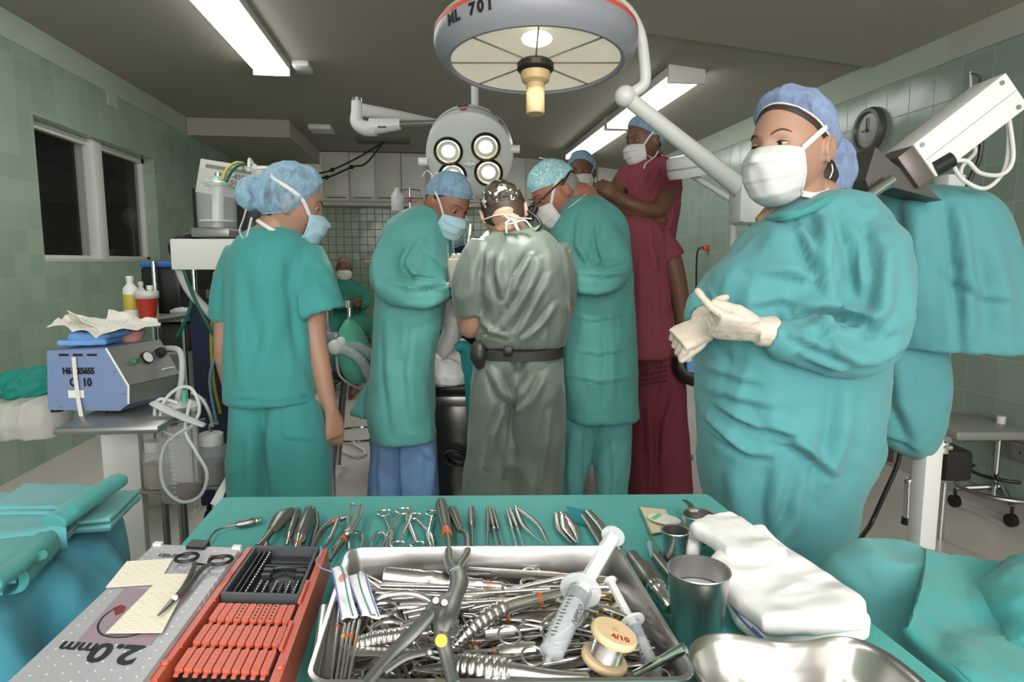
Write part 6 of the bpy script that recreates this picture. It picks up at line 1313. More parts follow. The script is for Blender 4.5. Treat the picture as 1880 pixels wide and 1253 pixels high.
tubing([(326, 740, .06), (290, 735, .04), (288, 780, .04), (330, 800, .04), (365, 760, .04), (355, 718, .04), (330, 712, .05), (300, 740, .04), (292, 790, .03)], .0055, 'clear tube looped round the top of the canister')
tubing([(350, 735, .03), (340, 790, .03), (360, 830, .02), (380, 870, .02), (368, 910, .02), (335, 922, .02), (305, 900, .02), (295, 860, .02), (305, 815, .02), (345, 785, .02)], .0055, 'clear tube hanging in a big loop in front of the canister')
tubing([(352, 720, .05), (372, 735, .06), (385, 760, .1), (390, 782, .2)], .0055, 'clear tube arching from the canister to the dark red jar')
one('tube_sheath', MB().tube(PX(2.0, [(282, 740, .03), (310, 755, .02), (345, 770, .02), (375, 782, .02)]), [.02, .022, .02, .014], 10, flat=.4), 'clearM', 'flat clear plastic sheath lying across the canister lid', 'sheath')
tg = crump('white_tag', [atd(386, 925, 2.1), atd(402, 934, 2.1), atd(427, 868, 2.2), atd(424, 858, 2.2)], 'whitecloth', 'white cloth corner hanging beside the girl in green scrubs', 'cloth', 4, .004)
# ================================================================ the instrument table
TZ = .90
def skirt(name, top, drop, ma, label, seed, flare=.05, amp=.012, n=14, wave=26, sides=None, thick=.006):
    """a cloth over a table: flat top, rounded edge, wavy sides"""
    T3 = [Vector((x, y, 0)) for x, y in top]; c = sum(T3, Vector()) / len(T3); loop = []
    for i in range(len(T3)):
        a, b = T3[i], T3[(i + 1) % len(T3)]; k = max(2, int((b - a).length / .015))
        for j in range(k): loop.append(a + (b - a) * j / k)
    N = len(loop); nr = []
    for i in range(N):
        t = (loop[(i + 1) % N] - loop[i - 1]).normalized(); nv = Vector((t.y, -t.x, 0)); nv = nv if nv.dot(loop[i] - c) > 0 else -nv; nr.append(nv)
    for _ in range(3): nr = [(nr[i - 1] + nr[i] * 2 + nr[(i + 1) % N]).normalized() for i in range(N)]
    z0 = drop[0]; rings = [[c + (p - c) * s + UP * z0 for p in loop] for s in (.02, .3, .6, .85, .96)]
    for q in range(n + 1):
        t = q / n; zz = z0 - (z0 - drop[1]) * t; r_ = []
        for i, p in enumerate(loop):
            nz_ = float(vnoise(np.array([[p.x * wave * .5, p.y * wave * .5, t * 1.2 + seed]]), seed)[0]); r_.append(p + nr[i] * (.004 + flare * t ** .55 + amp * 2 * nz_ * min(1, t * 4)) + UP * (zz - z0 + z0 if False else zz))
        rings.append(r_)
    out = MB().rings(rings, True, False)
    return out
tq = [(-.352, 1.125), (-.35, .2), (.49, .2), (.468, 1.037)]
g = skirt('t', tq, (TZ, .25), None, '', 3, flare=.03, amp=.006)
one('table_cloth', g, 'tablegreen', 'green cloth covering the instrument table in the foreground', 'table cloth', smooth=60)
tt = Thing('instrument_table', 'steel table hidden under the green cloth in the foreground', 'table')
tt.part('top', MB().bb(-.34, .45, .22, 1.02, TZ - .04, TZ - .006), 'steelB')
for a in (-.32, .43):
    for b_ in (.25, .99): tt.part('leg', MB().cyl((a, b_, 0), (a, b_, TZ - .04), .014), 'chrome')
tt.done()
# left table with draped cloth and folded towels
lq = [(-.588, 1.255), (-1.3, 1.35), (-1.3, .1), (-.70, .1), (-.668, .62), (-.625, .95)]
LZ = .845
g = skirt('t', lq, (LZ, .1), None, '', 9, flare=.15, amp=.045, n=30, wave=26)
me = bpy.data.meshes.new('x'); me.from_pydata(g.v, [], g.f); me.update(); wrinkle(me, .016, 7, (1, 1, .6), 15)
one('draped_cloth', to_mb(me), 'tealB', 'blue teal cloth hanging over the edge of the left side table', 'drape', smooth=180)
tt = Thing('side_table', 'table under the blue teal cloth at the left edge', 'table'); tt.part('top', MB().bb(-1.26, -.74, .17, 1.18, LZ - .07, LZ - .05), 'steelB')
for a in (-1.25, -.75):
    for b_ in (.2, 1.15): tt.part('leg', MB().cyl((a, b_, 0), (a, b_, LZ - .07), .014), 'chrome')
tt.done()
def folded(name, quad, z, layers, th, ma, label, seed, amp=.004, fold_side=3, jit=.012):
    """a stack of cloth layers folded over; quad = four (x,y) corners"""
    m = MB(); Q = [Vector((x, y, 0)) for x, y in quad]; c = sum(Q, Vector()) / 4; r = random.Random(seed)
    for i in range(layers):
        ox, oy = r.uniform(-jit, jit), r.uniform(-jit, jit); s = 1 - .015 * i; zz = z + i * th
        P = [c + (q - c) * s + Vector((ox, oy, 0)) for q in Q]; rows = []; n = 12
        for a in range(4):
            A, B = P[a], P[(a + 1) % 4]
            for j in range(n): rows.append(A + (B - A) * j / n)
        rings = []
        for k_, (ins, dz) in enumerate(((.006, 0), (.0, .15), (-.001, .5), (.0, .85), (.006, 1.0))):
            rings.append([p + (c - p).normalized() * ins + UP * (zz + th * .86 * dz) for p in rows])
        m.rings(rings)
    # the fold that wraps the stack on one side
    A, B = Q[fold_side], Q[(fold_side + 1) % 4]; h = layers * th; o_ = ((A + B) / 2 - c).normalized(); pr = []
    for t in range(11):
        a = PI * t / 10; off = o_ * (math.sin(a) * h * .42); pr.append([p + off + UP * (z + h / 2 - math.cos(a) * h * .54) for p in [A + (B - A) * j / 14 for j in range(15)]])
    inn = [[p - o_ * .012 * 1 for p in r_] for r_ in pr]; m.rings([pr[i] + inn[i][::-1] for i in range(11)])
    me = bpy.data.meshes.new('x'); me.from_pydata(m.v, [], m.f); me.update(); wrinkle(me, amp, 9, (1, 1, .3), seed, fine=.25)
    return one(name, to_mb(me), ma, label, 'cloth', 'folded cloths on the left side table', smooth=55)
Z2 = LZ + .004
def Z(px, py, z): p = atz(px, py, z); return (p.x, p.y)
folded('folded_cloth', [Z(0, 1010, .86), Z(-40, 1085, .86), Z(30, 1075, .86), Z(105, 990, .86)], Z2, 4, .009, 'tealG', 'lower folded green cloth at the near end of the pile, under the others', 31, fold_side=2)
folded('folded_cloth', [Z(-60, 925, .87), Z(-60, 1010, .87), Z(125, 985, .87), Z(190, 915, .87)], Z2 + .002, 5, .008, 'teal', 'thick folded teal cloth at the left frame edge with open dark fold', 32, fold_side=1)
folded('folded_cloth', [Z(80, 895, .88), Z(30, 960, .88), Z(195, 945, .88), Z(250, 893, .88)], Z2 + .002, 4, .006, 'tealL', 'pale teal cloths with frayed edges lying under the rolled fold', 33, fold_side=0)
folded('folded_cloth', [Z(30, 882, .91), Z(-30, 925, .91), Z(120, 925, .91), Z(180, 885, .91)], Z2 + .040, 2, .006, 'teal', 'flat folded teal cloth on top of the pile', 34, fold_side=2)
rl = MB().tube([atz(100, 962, .895), atz(150, 925, .905), atz(216, 882, .91)], [.020, .019, .017], 18, flat=.75, smooth=6); me = remesh(rl, .003, 1); wrinkle(me, .004, 12, (1, 1, 1), 35)
one('rolled_cloth', to_mb(me), 'tealG', 'rolled edge of green cloth lying diagonally along the top of the pile', 'cloth', smooth=180)
rl = MB().tube([atz(-20, 1075, .89), atz(20, 1048, .892), atz(55, 1022, .89)], [.016, .015, .012], 16, flat=.7, smooth=6).tube([atz(50, 1028, .89), atz(80, 1014, .89), atz(82, 1024, .885), atz(55, 1030, .885)], .004, 10, smooth=6)
me = remesh(rl, .002, 1); wrinkle(me, .003, 14, (1, 1, 1), 36); one('tied_cloth', to_mb(me), 'tealG', 'small rolled green cloth with a knotted tie at the near left', 'cloth', smooth=180)
# ---------------------------------------------------------------- grey plate box lid
class Quad:
    def __init__(s, FL, FR, NR, NL): s.c = [Vector((*p, 0)) for p in (FL, FR, NR, NL)]
    def P(s, u, v, z): a, b, c, d = s.c; return (a * (1 - u) + b * u) * (1 - v) + (d * (1 - u) + c * u) * v + UP * z
    def uv(s, px, py, z):
        p = atz(px, py, z); p = Vector((p.x, p.y, 0)); a, b, c, d = s.c; u = v = .5
        for _ in range(12):
            e = p - s.P(u, v, 0); du = (s.P(u + .01, v, 0) - s.P(u, v, 0)) / .01; dv = (s.P(u, v + .01, 0) - s.P(u, v, 0)) / .01; det = du.x * dv.y - du.y * dv.x
            u += (e.x * dv.y - e.y * dv.x) / det; v += (du.x * e.y - du.y * e.x) / det
        return u, v
    def slab(s, m, u0, u1, v0, v1, z0, z1, ins=.0):
        lo = [s.P(u, v, z0) for u, v in ((u0, v0), (u1, v0), (u1, v1), (u0, v1))]; hi = [s.P(u, v, z1) for u, v in ((u0 + ins, v0 + ins * .5), (u1 - ins, v0 + ins * .5), (u1 - ins, v1 - ins * .5), (u0 + ins, v1 - ins * .5))]
        return m.add(lo + hi, [(0, 1, 2, 3)[::1], (7, 6, 5, 4), (0, 4, 5, 1), (1, 5, 6, 2), (2, 6, 7, 3), (3, 7, 4, 0)])
    def rim(s, m, u0, u1, v0, v1, z0, z1, tu, tv):
        s.slab(m, u0, u0 + tu, v0, v1, z0, z1); s.slab(m, u1 - tu, u1, v0, v1, z0, z1); s.slab(m, u0 + tu, u1 - tu, v0, v0 + tv, z0, z1); s.slab(m, u0 + tu, u1 - tu, v1 - tv, v1, z0, z1); return m
LQ = Quad((-.357, .854), (-.240, .828), (-.248, .573), (-.367, .602)); lz = .94
dots = mat('lid print with white dots', 'a3a3a6', .32); nt = dots.node_tree; tc = nt.nodes.new('ShaderNodeTexCoord'); sc_ = nt.nodes.new('ShaderNodeVectorMath'); sc_.operation = 'SCALE'; sc_.inputs['Scale'].default_value = 75
fr2 = nt.nodes.new('ShaderNodeVectorMath'); fr2.operation = 'FRACTION'; sb = nt.nodes.new('ShaderNodeVectorMath'); sb.operation = 'SUBTRACT'; sb.inputs[1].default_value = (.5, .5, 0); ml = nt.nodes.new('ShaderNodeVectorMath'); ml.operation = 'MULTIPLY'; ml.inputs[1].default_value = (1, 1, 0)
ln_ = nt.nodes.new('ShaderNodeVectorMath'); ln_.operation = 'LENGTH'; lt = nt.nodes.new('ShaderNodeMath'); lt.operation = 'LESS_THAN'; lt.inputs[1].default_value = .075; mx = nt.nodes.new('ShaderNodeMixRGB'); mx.inputs[1].default_value = (*lin('a3a3a6'), 1); mx.inputs[2].default_value = (*lin('ececec'), 1)
for a, b_ in ((tc.outputs['Object'], sc_.inputs[0]), (sc_.outputs[0], fr2.inputs[0]), (fr2.outputs[0], sb.inputs[0]), (sb.outputs[0], ml.inputs[0]), (ml.outputs[0], ln_.inputs[0]), (ln_.outputs['Value'], lt.inputs[0]), (lt.outputs[0], mx.inputs[0]), (mx.outputs[0], nt.nodes['Principled BSDF'].inputs['Base Color'])): nt.links.new(a, b_)
B = Thing('implant_box', 'closed grey implant box with white dots and 2.0 mm printed on the lid', 'instrument box')
m = MB(); LQ.slab(m, .03, .97, .01, 1.14, TZ + .002, lz - .012); B.part('body', m, 'lidedge', smooth=0)
m = MB(); LQ.slab(m, 0, 1, 0, 1.15, lz - .012, lz, .02); lk = B.part('lid', m, dots, smooth=0)
m = MB(); LQ.slab(m, -.035, .02, .02, .98, TZ + .012, lz - .006); B.part('side_rail', m, 'lidgrey', smooth=0)
for v_ in (.45, .78): m = MB(); LQ.slab(m, -.04, -.03, v_, v_ + .10, TZ + .02, lz - .008); B.part('side_slot', m, 'black', smooth=0)
u0, v0 = LQ.uv(342, 1003, lz); u1, v1 = LQ.uv(384, 990, lz); m = MB(); LQ.slab(m, .40, .62, -.035, .055, lz - .02, lz + .004, .01); B.part('latch', m, 'black', smooth=0)
for u_ in (.02, .9): m = MB(); LQ.slab(m, u_, u_ + .09, .0, .03, lz - .004, lz + .003); B.part('corner_tab', m, 'white', smooth=0)
def lidtxt(s_, px, py, size, ma, bold=0, flip=True, sx=1.0):
    u_, v_ = LQ.uv(px, py, lz); p = LQ.P(u_, v_, lz + .0006); e1 = (LQ.P(u_ + .1, v_, 0) - LQ.P(u_, v_, 0)).normalized(); e2 = (LQ.P(u_, v_ + .1, 0) - LQ.P(u_, v_, 0)).normalized()
    X = -e1; Y = e2; R = Matrix((X, Y, UP)).transposed().to_4x4(); B.part('lettering', text_mb(s_, size, .0004, bold=bold).xf(Matrix.Translation(p) @ R @ Matrix.Scale(sx, 4, (1, 0, 0))), ma, under=lk, smooth=0)
lidtxt('2.0', 212, 1200, .040, 'ink', .0012, sx=1.0); lidtxt('mm', 142, 1190, .024, 'ink', .0006); lidtxt('KLS', 399, 1024, .013, 'darkred', .0004); lidtxt('martin', 318, 1022, .015, 'inkgrey', .0004); lidtxt('R', 357, 1064, .012, 'ink', .0004)
def upoly(pts, z0, z1, ma, nm, under=None):
    V = [LQ.P(*LQ.uv(a, b_, lz), 0) for a, b_ in pts]; n = len(V); return B.part(nm, MB().add([p + UP * z0 for p in V] + [p + UP * z1 for p in V], [tuple(range(n)), tuple(range(2 * n - 1, n - 1, -1))] + [(i, i + n, (i + 1) % n + n, (i + 1) % n) for i in range(n)]), ma, under=under, smooth=0)
upoly([(228, 1081), (353, 1085), (277, 1186), (139, 1181)], lz, lz + .0004, 'mauve', 'printed_panel', lk)
jaw = [LQ.P(*LQ.uv(a, b_, lz), lz + .0008) for a, b_ in ((212, 1118), (192, 1132), (180, 1150), (186, 1166), (210, 1172), (240, 1170), (266, 1162))]
B.part('printed_outline', MB().tube(jaw, .0009, 6, smooth=6, flat=.3), 'ink', under=lk); upoly([(208, 1118), (222, 1112), (232, 1116), (226, 1126), (212, 1132)], lz + .0004, lz + .0008, 'darkred', 'printed_mark', lk); B.done()
sheet_m = mat('beige printed paper', 'e6dcc8', .75); nt = sheet_m.node_tree; tc = nt.nodes.new('ShaderNodeTexCoord'); br = nt.nodes.new('ShaderNodeTexBrick'); br.inputs['Scale'].default_value = 90; br.inputs['Brick Width'].default_value = .9; br.inputs['Row Height'].default_value = .45; br.inputs['Mortar Size'].default_value = .17; br.inputs['Mortar Smooth'].default_value = .6
br.inputs['Color1'].default_value = (*lin('dccfae'), 1); br.inputs['Color2'].default_value = (*lin('e6dcc8'), 1); br.inputs['Mortar'].default_value = (*lin('e9e1d2'), 1); nt.links.new(tc.outputs['Object'], br.inputs['Vector']); nt.links.new(br.outputs['Color'], nt.nodes['Principled BSDF'].inputs['Base Color'])
def sheet(pts, z, lab):
    V = [atz(a, b_, z) for a, b_ in pts]; n = len(V); one('paper_sheet', MB().add(V + [v - UP * .0005 for v in V], [tuple(range(n)), tuple(range(2 * n - 1, n - 1, -1))] + [(i, i + n, (i + 1) % n + n, (i + 1) % n) for i in range(n)]), sheet_m, lab, 'paper', smooth=0)
sheet([(233, 1031), (318, 1026), (290, 1073), (194, 1079)], lz + .0022, 'upper beige printed paper slip lying on the grey box lid'); sheet([(301, 1054), (355, 1054), (297, 1162), (194, 1163)], lz + .0034, 'lower beige printed paper slip under the black clamp')
# ---------------------------------------------------------------- orange plate tray
RQ = Quad((-.240, .842), (-.132, .823), (-.133, .554), (-.252, .576)); rz = .935
B = Thing('implant_tray', 'open orange implant tray with dark organiser and three rows of orange plate holders', 'instrument box')
m = MB(); RQ.slab(m, .04, .98, 0.0, 1.06, TZ + .002, rz - .022); B.part('base', m, 'darkgrey', smooth=0)
for u0, u1 in ((0, .10), (.885, 1.0)):
    m = MB(); RQ.slab(m, u0, u1, 0, 1.03, TZ + .002, rz, .02); k = B.part('side_rail', m, 'orange', smooth=0)
    for v_ in (.34, .66): m = MB(); RQ.slab(m, u0 + (.075 if u0 == 0 else .0), u0 + (.1 if u0 == 0 else .03), v_, v_ + .18, rz, rz + .003); B.part('rail_lip', m, 'orange', under=k, smooth=0)
    for v_ in (.93,): c_ = RQ.P((u0 + u1) / 2, v_, rz); B.part('rail_button', MB().cyl(c_, c_ + UP * .002, .0035, .003, 16), 'orangeS', under=k)
m = MB(); RQ.slab(m, .10, .885, 1.0, 1.05, TZ + .002, rz - .008); B.part('front_wall', m, 'darkgrey', smooth=0)
m = MB(); RQ.rim(m, .11, .875, .005, .47, rz - .022, rz + .002, .03, .018); RQ.slab(m, .12, .87, .01, .465, rz - .022, rz - .012); ok_ = B.part('organiser', m, 'darkgrey', smooth=0)
m = MB()
for u_ in (.20, .255, .31): RQ.slab(m, u_, u_ + .012, .03, .44, rz - .012, rz - .001)
RQ.slab(m, .34, .85, .03, .10, rz - .012, rz - .009); RQ.slab(m, .34, .85, .155, .165, rz - .012, rz - .004)
for u_, v_, du, dv in ((.36, .20, .10, .02), (.37, .25, .09, .02), (.72, .20, .10, .02), (.73, .25, .09, .02), (.40, .31, .02, .11), (.47, .33, .02, .09), (.70, .33, .02, .09), (.78, .30, .02, .11), (.56, .32, .02, .10), (.63, .32, .015, .10)): RQ.slab(m, u_, u_ + du, v_, v_ + dv, rz - .012, rz - .002)
arc = [RQ.P(.60 + .20 * math.cos(a), .21 - .05 * math.sin(a), rz - .006) for a in [PI * i / 12 for i in range(13)]]; m.tube(arc, .0022, 8)
for s in (-1, 1): m.tube([RQ.P(.60 + s * .02, .22, rz - .006), RQ.P(.60 + s * .12, .26, rz - .006)], .0025, 8); m.tube([RQ.P(.595, .36, rz - .006), RQ.P(.595 + s * .07, .42, rz - .006)], .0022, 8)
B.part('divider_set', m, mat('black divider', '2e3032', .4), under=ok_, smooth=0)
m = MB()
for i in range(16): m.ball(RQ.P(.325, .06 + .024 * i, rz - .0005), .0009, 6)
for u_ in (.41, .48, .575, .71, .79, .84):
    for i in range(5): m.ball(RQ.P(u_, .33 + .022 * i, rz - .0015), .0008, 6)
B.part('white_marks', m, 'white', under=ok_)
rows3 = [((505, 1107), (592, 1109), (475, 1137), (570, 1140)), ((482, 1146), (583, 1148), (448, 1180), (562, 1184)), ((438, 1188), (565, 1190), (400 - 2, 1229), (540, 1233))]
vr = [(RQ.uv(500, 1107, rz)[1], RQ.uv(480, 1137, rz)[1]), (RQ.uv(480, 1146, rz)[1], RQ.uv(460, 1180, rz)[1]), (RQ.uv(450, 1189, rz)[1], RQ.uv(430, 1229, rz)[1])]
for r_, (va, vb) in enumerate(vr):
    for i in range(10):
        u_ = .135 + i * .0735; ph = MB(); c1, c2 = RQ.P(u_ + .033, va, rz - .006), RQ.P(u_ + .033, vb, rz - .006); d_ = (c2 - c1); w_ = .0036; ln = d_.length; mxf = frame(c1, d_)
        outl = [(0, -w_ * .6), (.0012, -w_), (ln - .0012, -w_), (ln, -w_ * .6), (ln, w_ * .6), (ln - .0012, w_), (.0012, w_), (0, w_ * .6)]
        ph.prism(outl, .004, mxf); k = B.part('plate_holder', ph, 'orangeS', smooth=30)
        B.part('holder_tab', MB().prism([(ln, -w_ * .55), (ln + .006, -w_ * .55), (ln + .006, w_ * .55), (ln, w_ * .55)], .002, mxf), 'orangeS', under=k, smooth=0)
        hm = MB()
        for q_ in range(5): p = mxf @ Vector((ln * (.12 + .19 * q_), 0, .0041)); hm.cyl(p - UP * .0006, p + UP * .0002, .0013, .0013, 8)
        B.part('hole_row', hm, 'orange' if (i in (3, 5, 6, 7) and r_ == 0) is False else 'ink', under=k)
B.done()
# ---------------------------------------------------------------- instruments
def tagged(t, pts, r, ma='tapeO', n=3, gap=.0017, w_=.0008):
    p, d_ = pts; d_ = Vector(d_).normalized()
    for i in range(n): t.part('marker_ring', MB().cyl(Vector(p) + d_ * gap * i, Vector(p) + d_ * (gap * i + w_), r, r, 12), ma)
def px(a, b_, z): return atz(a, b_, z)
GP = 'instruments heaped in the steel tray'
def ringed(p0, p1, label, r=.0105, w_=.0022, open_=.004, ma='steel', up=(0, 0, 1), cat='surgical scissors', name='scissors', group=None, bend=0.0, rot=0.0, jaw=.36):
    """finger rings at p0, tips at p1"""
    p0, p1 = Vector(p0), Vector(p1); L_ = (p1 - p0).length; R = frame(p0, p1 - p0, up) @ Matrix.Rotation(rot, 4, 'X'); t = Thing(name, label, cat, group); xp = L_ * (1 - jaw)
    for s in (-1, 1):
        cy = s * (r + .004); m = MB(); n = 20
        m.tube([R @ Vector((r * 1.15 * math.cos(2 * PI * i / n) + r, cy + r * math.sin(2 * PI * i / n), s * .001)) for i in range(n + 1)], w_ * .85, 8, caps=False); t.part('finger_ring', m, ma)
        m = MB().tube([R @ Vector((x_, y_, z_)) for x_, y_, z_ in ((r * 2.1, cy - s * .002, s * .001), (r * 3.2, s * .006 + s * open_, s * .001), (xp, -s * .0012, s * .0008), (L_ * .86, -s * (.0014 + open_ * .25), 0), (L_, -s * .0006 - s * open_ * .3, bend))], [w_ * .95, w_ * 1.05, w_ * 1.5, w_ * .95, w_ * .45], 8, smooth=5, flat=.75)
        t.part('blade', m, ma)
    t.part('pivot', MB().cyl(R @ Vector((xp, 0, -w_)), R @ Vector((xp, 0, w_ * 1.4)), w_ * 1.1, w_ * 1.1, 12), ma); t.done(); return t
def tweezers(p0, p1, label, gap=.009, w_=.0045, ma='steelD', group=None, name='forceps'):
    p0, p1 = Vector(p0), Vector(p1); L_ = (p1 - p0).length; R = frame(p0, p1 - p0); t = Thing(name, label, 'forceps', group)
    for s in (-1, 1): t.part('arm', MB().tube([R @ Vector(v_) for v_ in ((0, 0, 0), (L_ * .15, s * gap * .3, 0), (L_ * .5, s * gap * .8, 0), (L_ * .8, s * gap * .5, 0), (L_, s * gap * .12, 0))], [w_ * .6, w_, w_, w_ * .5, w_ * .18], 8, smooth=4, flat=.35, upv=UP), ma)
    t.part('joint', MB().box(R @ Vector((.002, 0, 0)), (.008, w_ * 1.8, .003), R.to_3x3(), .001), ma); t.done()
def elevator(p0, p1, label, hr=.0045, sr=.0016, hl=.45, tip='flat', ma='steelD', group=None, bands=None, cat='instrument', name='elevator', flute=True, bend=0.0):
    p0, p1 = Vector(p0), Vector(p1); L_ = (p1 - p0).length; R = frame(p0, p1 - p0); t = Thing(name, label, cat, group); m = MB()
    if flute:
        rings = []
        for x_, k in ((0, .5), (.03, .95), (.3, 1.05), (.8, 1), (.95, .75), (1, .45)):
            rings.append([R @ Vector((x_ * hl * L_, hr * k * (1 - .12 * (j % 2)) * math.cos(2 * PI * j / 16), hr * k * (1 - .12 * (j % 2)) * math.sin(2 * PI * j / 16))) for j in range(16)])
        m.rings(rings)
    else: m.tube([R @ Vector((0, 0, 0)), R @ Vector((hl * L_, 0, 0))], hr, 12)
    t.part('handle', m, ma, smooth=25); t.part('shaft', MB().tube([R @ Vector((hl * L_, 0, 0)), R @ Vector((L_ * .72, 0, 0)), R @ Vector((L_ * .9, 0, bend * .4)), R @ Vector((L_, 0, bend))], [sr * 1.3, sr, sr, sr * .8], 8), ma)
    if tip == 'flat': t.part('tip', MB().tube([R @ Vector((L_ * .93, 0, bend * .5)), R @ Vector((L_ * .97, 0, bend * .8)), R @ Vector((L_, 0, bend))], [sr, sr * 2.4, sr * 1.6], 8, flat=.3, upv=UP), ma)
    if bands: tagged(t, (R @ Vector((hl * L_ * 1.02, 0, 0)), p1 - p0), sr * 1.9, bands, 2)
    t.done(); return t
def bar(name, pts, r, ma, label, cat, group=None, flat=1.0, smooth=5, ribs=0, bands=None, hook=None, upv=UP):
    t = Thing(name, label, cat, group); P_ = [Vector(p) for p in pts]; rs = list(r) if hasattr(r, '__len__') else [r] * len(P_); Q_, rr = spline(P_, rs, smooth)
    if ribs:
        Q_, rr = spline(P_, rs, 34); n = int(len(Q_) * ribs); rr = [x * (.96 + .13 * abs(math.sin(i * PI / 9))) if i < n else x * .82 for i, x in enumerate(rr)]
    t.part('shaft', MB().tube(Q_, rr, 12, flat=flat, upv=upv), ma, smooth=60)
    if bands: i = int(len(Q_) * bands[0]); tagged(t, (Q_[i], Q_[min(i + 1, len(Q_) - 1)] - Q_[i]), rr[i] * 1.06 + .0001, bands[1], 3)
    if hook: t.part('tip', MB().tube([Q_[-1], Q_[-1] + Vector(hook)], [rr[-1], rr[-1] * .5], 8), ma)
    t.done(); return t
z = TZ + .008
# far row, left to right
bar('curved_probe', [px(383, 992, z), px(392, 978, z), px(408, 970, z), px(432, 965, z)], .0016, 'steelD', 'curved steel probe with thick ribbed handle at the far left of the green cloth', 'probe', bands=(.8, 'tapeO'))
t = Thing('probe_handle', 'thick steel handpiece joined to the curved probe at the far left', 'handpiece'); a, b_ = px(433, 965, z), px(484, 955, z); R = frame(a, b_ - a); Lh = (b_ - a).length
t.part('grip', MB().lathe([(0, 0), (.003, 0), (.006, .006), (.0065, Lh * .6), (.005, Lh * .7)], a, b_ - a, 12), 'steelD', smooth=30); t.part('ribbed_end', MB().lathe([(.0045, Lh * .7)] + [(.0045 + .0009 * (i % 2), Lh * (.72 + .035 * i)) for i in range(7)] + [(0, Lh)], a, b_ - a, 12), 'steel'); t.done()
t = Thing('rongeur', 'broad handled dark steel bone cutter leaning behind the orange tray', 'instrument'); t.part('grip', MB().tube([px(534, 936, z + .012), px(520, 948, z + .012), px(505, 968, z + .008), px(497, 978, z + .006)], [.007, .0135, .010, .006], 14, flat=.55, smooth=5, upv=UP), 'steelD')
t.part('grip_spring', MB().tube([px(535, 945, z + .006), px(518, 966, z + .004), px(500, 980, z + .003)], [.003, .0035, .003], 8, smooth=4), 'steel'); t.part('shank', MB().tube([px(498, 977, z + .006), px(487, 992, z + .004), px(474, 1006, z)], [.005, .0045, .006], 10), 'steelD'); t.part('jaw', MB().tube([px(488, 994, z), px(489, 1005, z), px(488, 1012, z)], [.003, .006, .003], 10), 'steelD'); t.done()
for (a, b_), (c_, d_), r_, lab in (((547, 937), (530, 990), .0068, 'narrower of two shiny steel cylinders lying behind the orange tray'), ((570, 938), (547, 998), .0105, 'thicker of two shiny steel cylinders lying behind the orange tray')):
    t = Thing('surgical_handpiece', lab, 'handpiece'); A_, B_ = px(a, b_, z + r_), px(c_, d_, z + r_); Lh = (B_ - A_).length
    t.part('barrel', MB().lathe([(r_ * .9, Lh * .1), (r_, Lh * .12), (r_ * .95, Lh * .85), (r_ * .8, Lh * .87)], A_, B_ - A_, 24), 'steelD'); t.part('end_cap', MB().lathe([(0, 0), (r_ * .8, .0), (r_ * .95, Lh * .04), (r_ * .9, Lh * .1)], A_, B_ - A_, 24), 'chrome'); t.part('nose', MB().lathe([(r_ * .8, Lh * .87), (r_ * .7, Lh * .93), (r_ * .45, Lh), (r_ * .3, Lh * 1.2), (0, Lh * 1.2)], A_, B_ - A_, 20), 'chrome'); tagged(t, (A_ + (B_ - A_) * 1.04, B_ - A_), r_ * .5, 'tapeO', 2); t.done()
bar('bent_retractor', [px(581, 942, z + .01), px(583, 965, z + .005), px(575, 990, z), px(572, 1008, z)], [.003, .003, .003, .0035], 'steelD', 'bent grey retractor between the shiny cylinders and the big forceps', 'retractor', smooth=6)
bar('bent_retractor', [px(634, 950, z + .008), px(608, 960, z + .005), px(588, 978, z), px(572, 1008, z)], [.0045, .0045, .004, .004], 'steelD', 'thick angled retractor crossing toward the shiny cylinders', 'retractor', smooth=6, bands=(.3, 'tapeO'))
bar('bent_retractor', [px(622, 953, z + .01), px(615, 970, z + .004), px(606, 990, z), px(596, 1003, z)], [.003, .0035, .0035, .0025], 'steel', 'curved bright steel retractor under the big forceps', 'retractor', smooth=6)
t = Thing('bone_forceps', 'large forceps with long looped handles at the top of the instrument row', 'forceps')
for s, pts in ((-1, [(640, 975), (638, 955), (642, 932), (648, 926), (653, 932), (650, 952), (641, 972)]), (1, [(641, 976), (652, 955), (660, 932), (664, 930), (665, 942), (655, 962), (645, 978)])): t.part('handle_loop', MB().tube([px(a, b_, z + .012) for a, b_ in pts], .0024, 8, smooth=5), 'steel')
t.part('joint', MB().ball(px(638, 978, z + .008), (.006, .009, .005), 14), 'steel'); t.part('jaw', MB().tube([px(637, 980, z + .006), px(622, 1003, z), px(606, 1030, z)], [.005, .004, .002], 10), 'steelD'); t.part('jaw', MB().tube([px(636, 978, z + .006), px(624, 995, z + .001), px(612, 1010, z)], [.004, .0035, .002], 10), 'steelD'); tagged(t, (px(630, 990, z + .004), px(622, 1003, z) - px(637, 980, z)), .0052, 'tapeO', 2); t.done()
for pts, lab in (([(641, 1012), (642, 992), (652, 979), (664, 982), (666, 995), (660, 1012)], 'left steel wire loop standing behind the tray'), ([(681, 1012), (684, 992), (694, 979), (706, 982), (708, 994), (698, 1012)], 'right steel wire loop standing behind the tray')):
    bar('wire_loop', [px(a, b_, z) for a, b_ in pts], .0026, 'steel', lab, 'retractor', smooth=6)
ringed(px(723, 936, z), px(713, 1003, z), 'steel scissors with rings away from the tray, left of the reversed pair', up=(0, 0, 1)); ringed(px(748, 1006, z), px(751, 931, z), 'reversed steel scissors with rings next to the tray rim, points away', r=.0095); ringed(px(776, 941, z), px(794, 1004, z), 'slim steel scissors just left of the long handled bone spreader', r=.0095, w_=.0018)
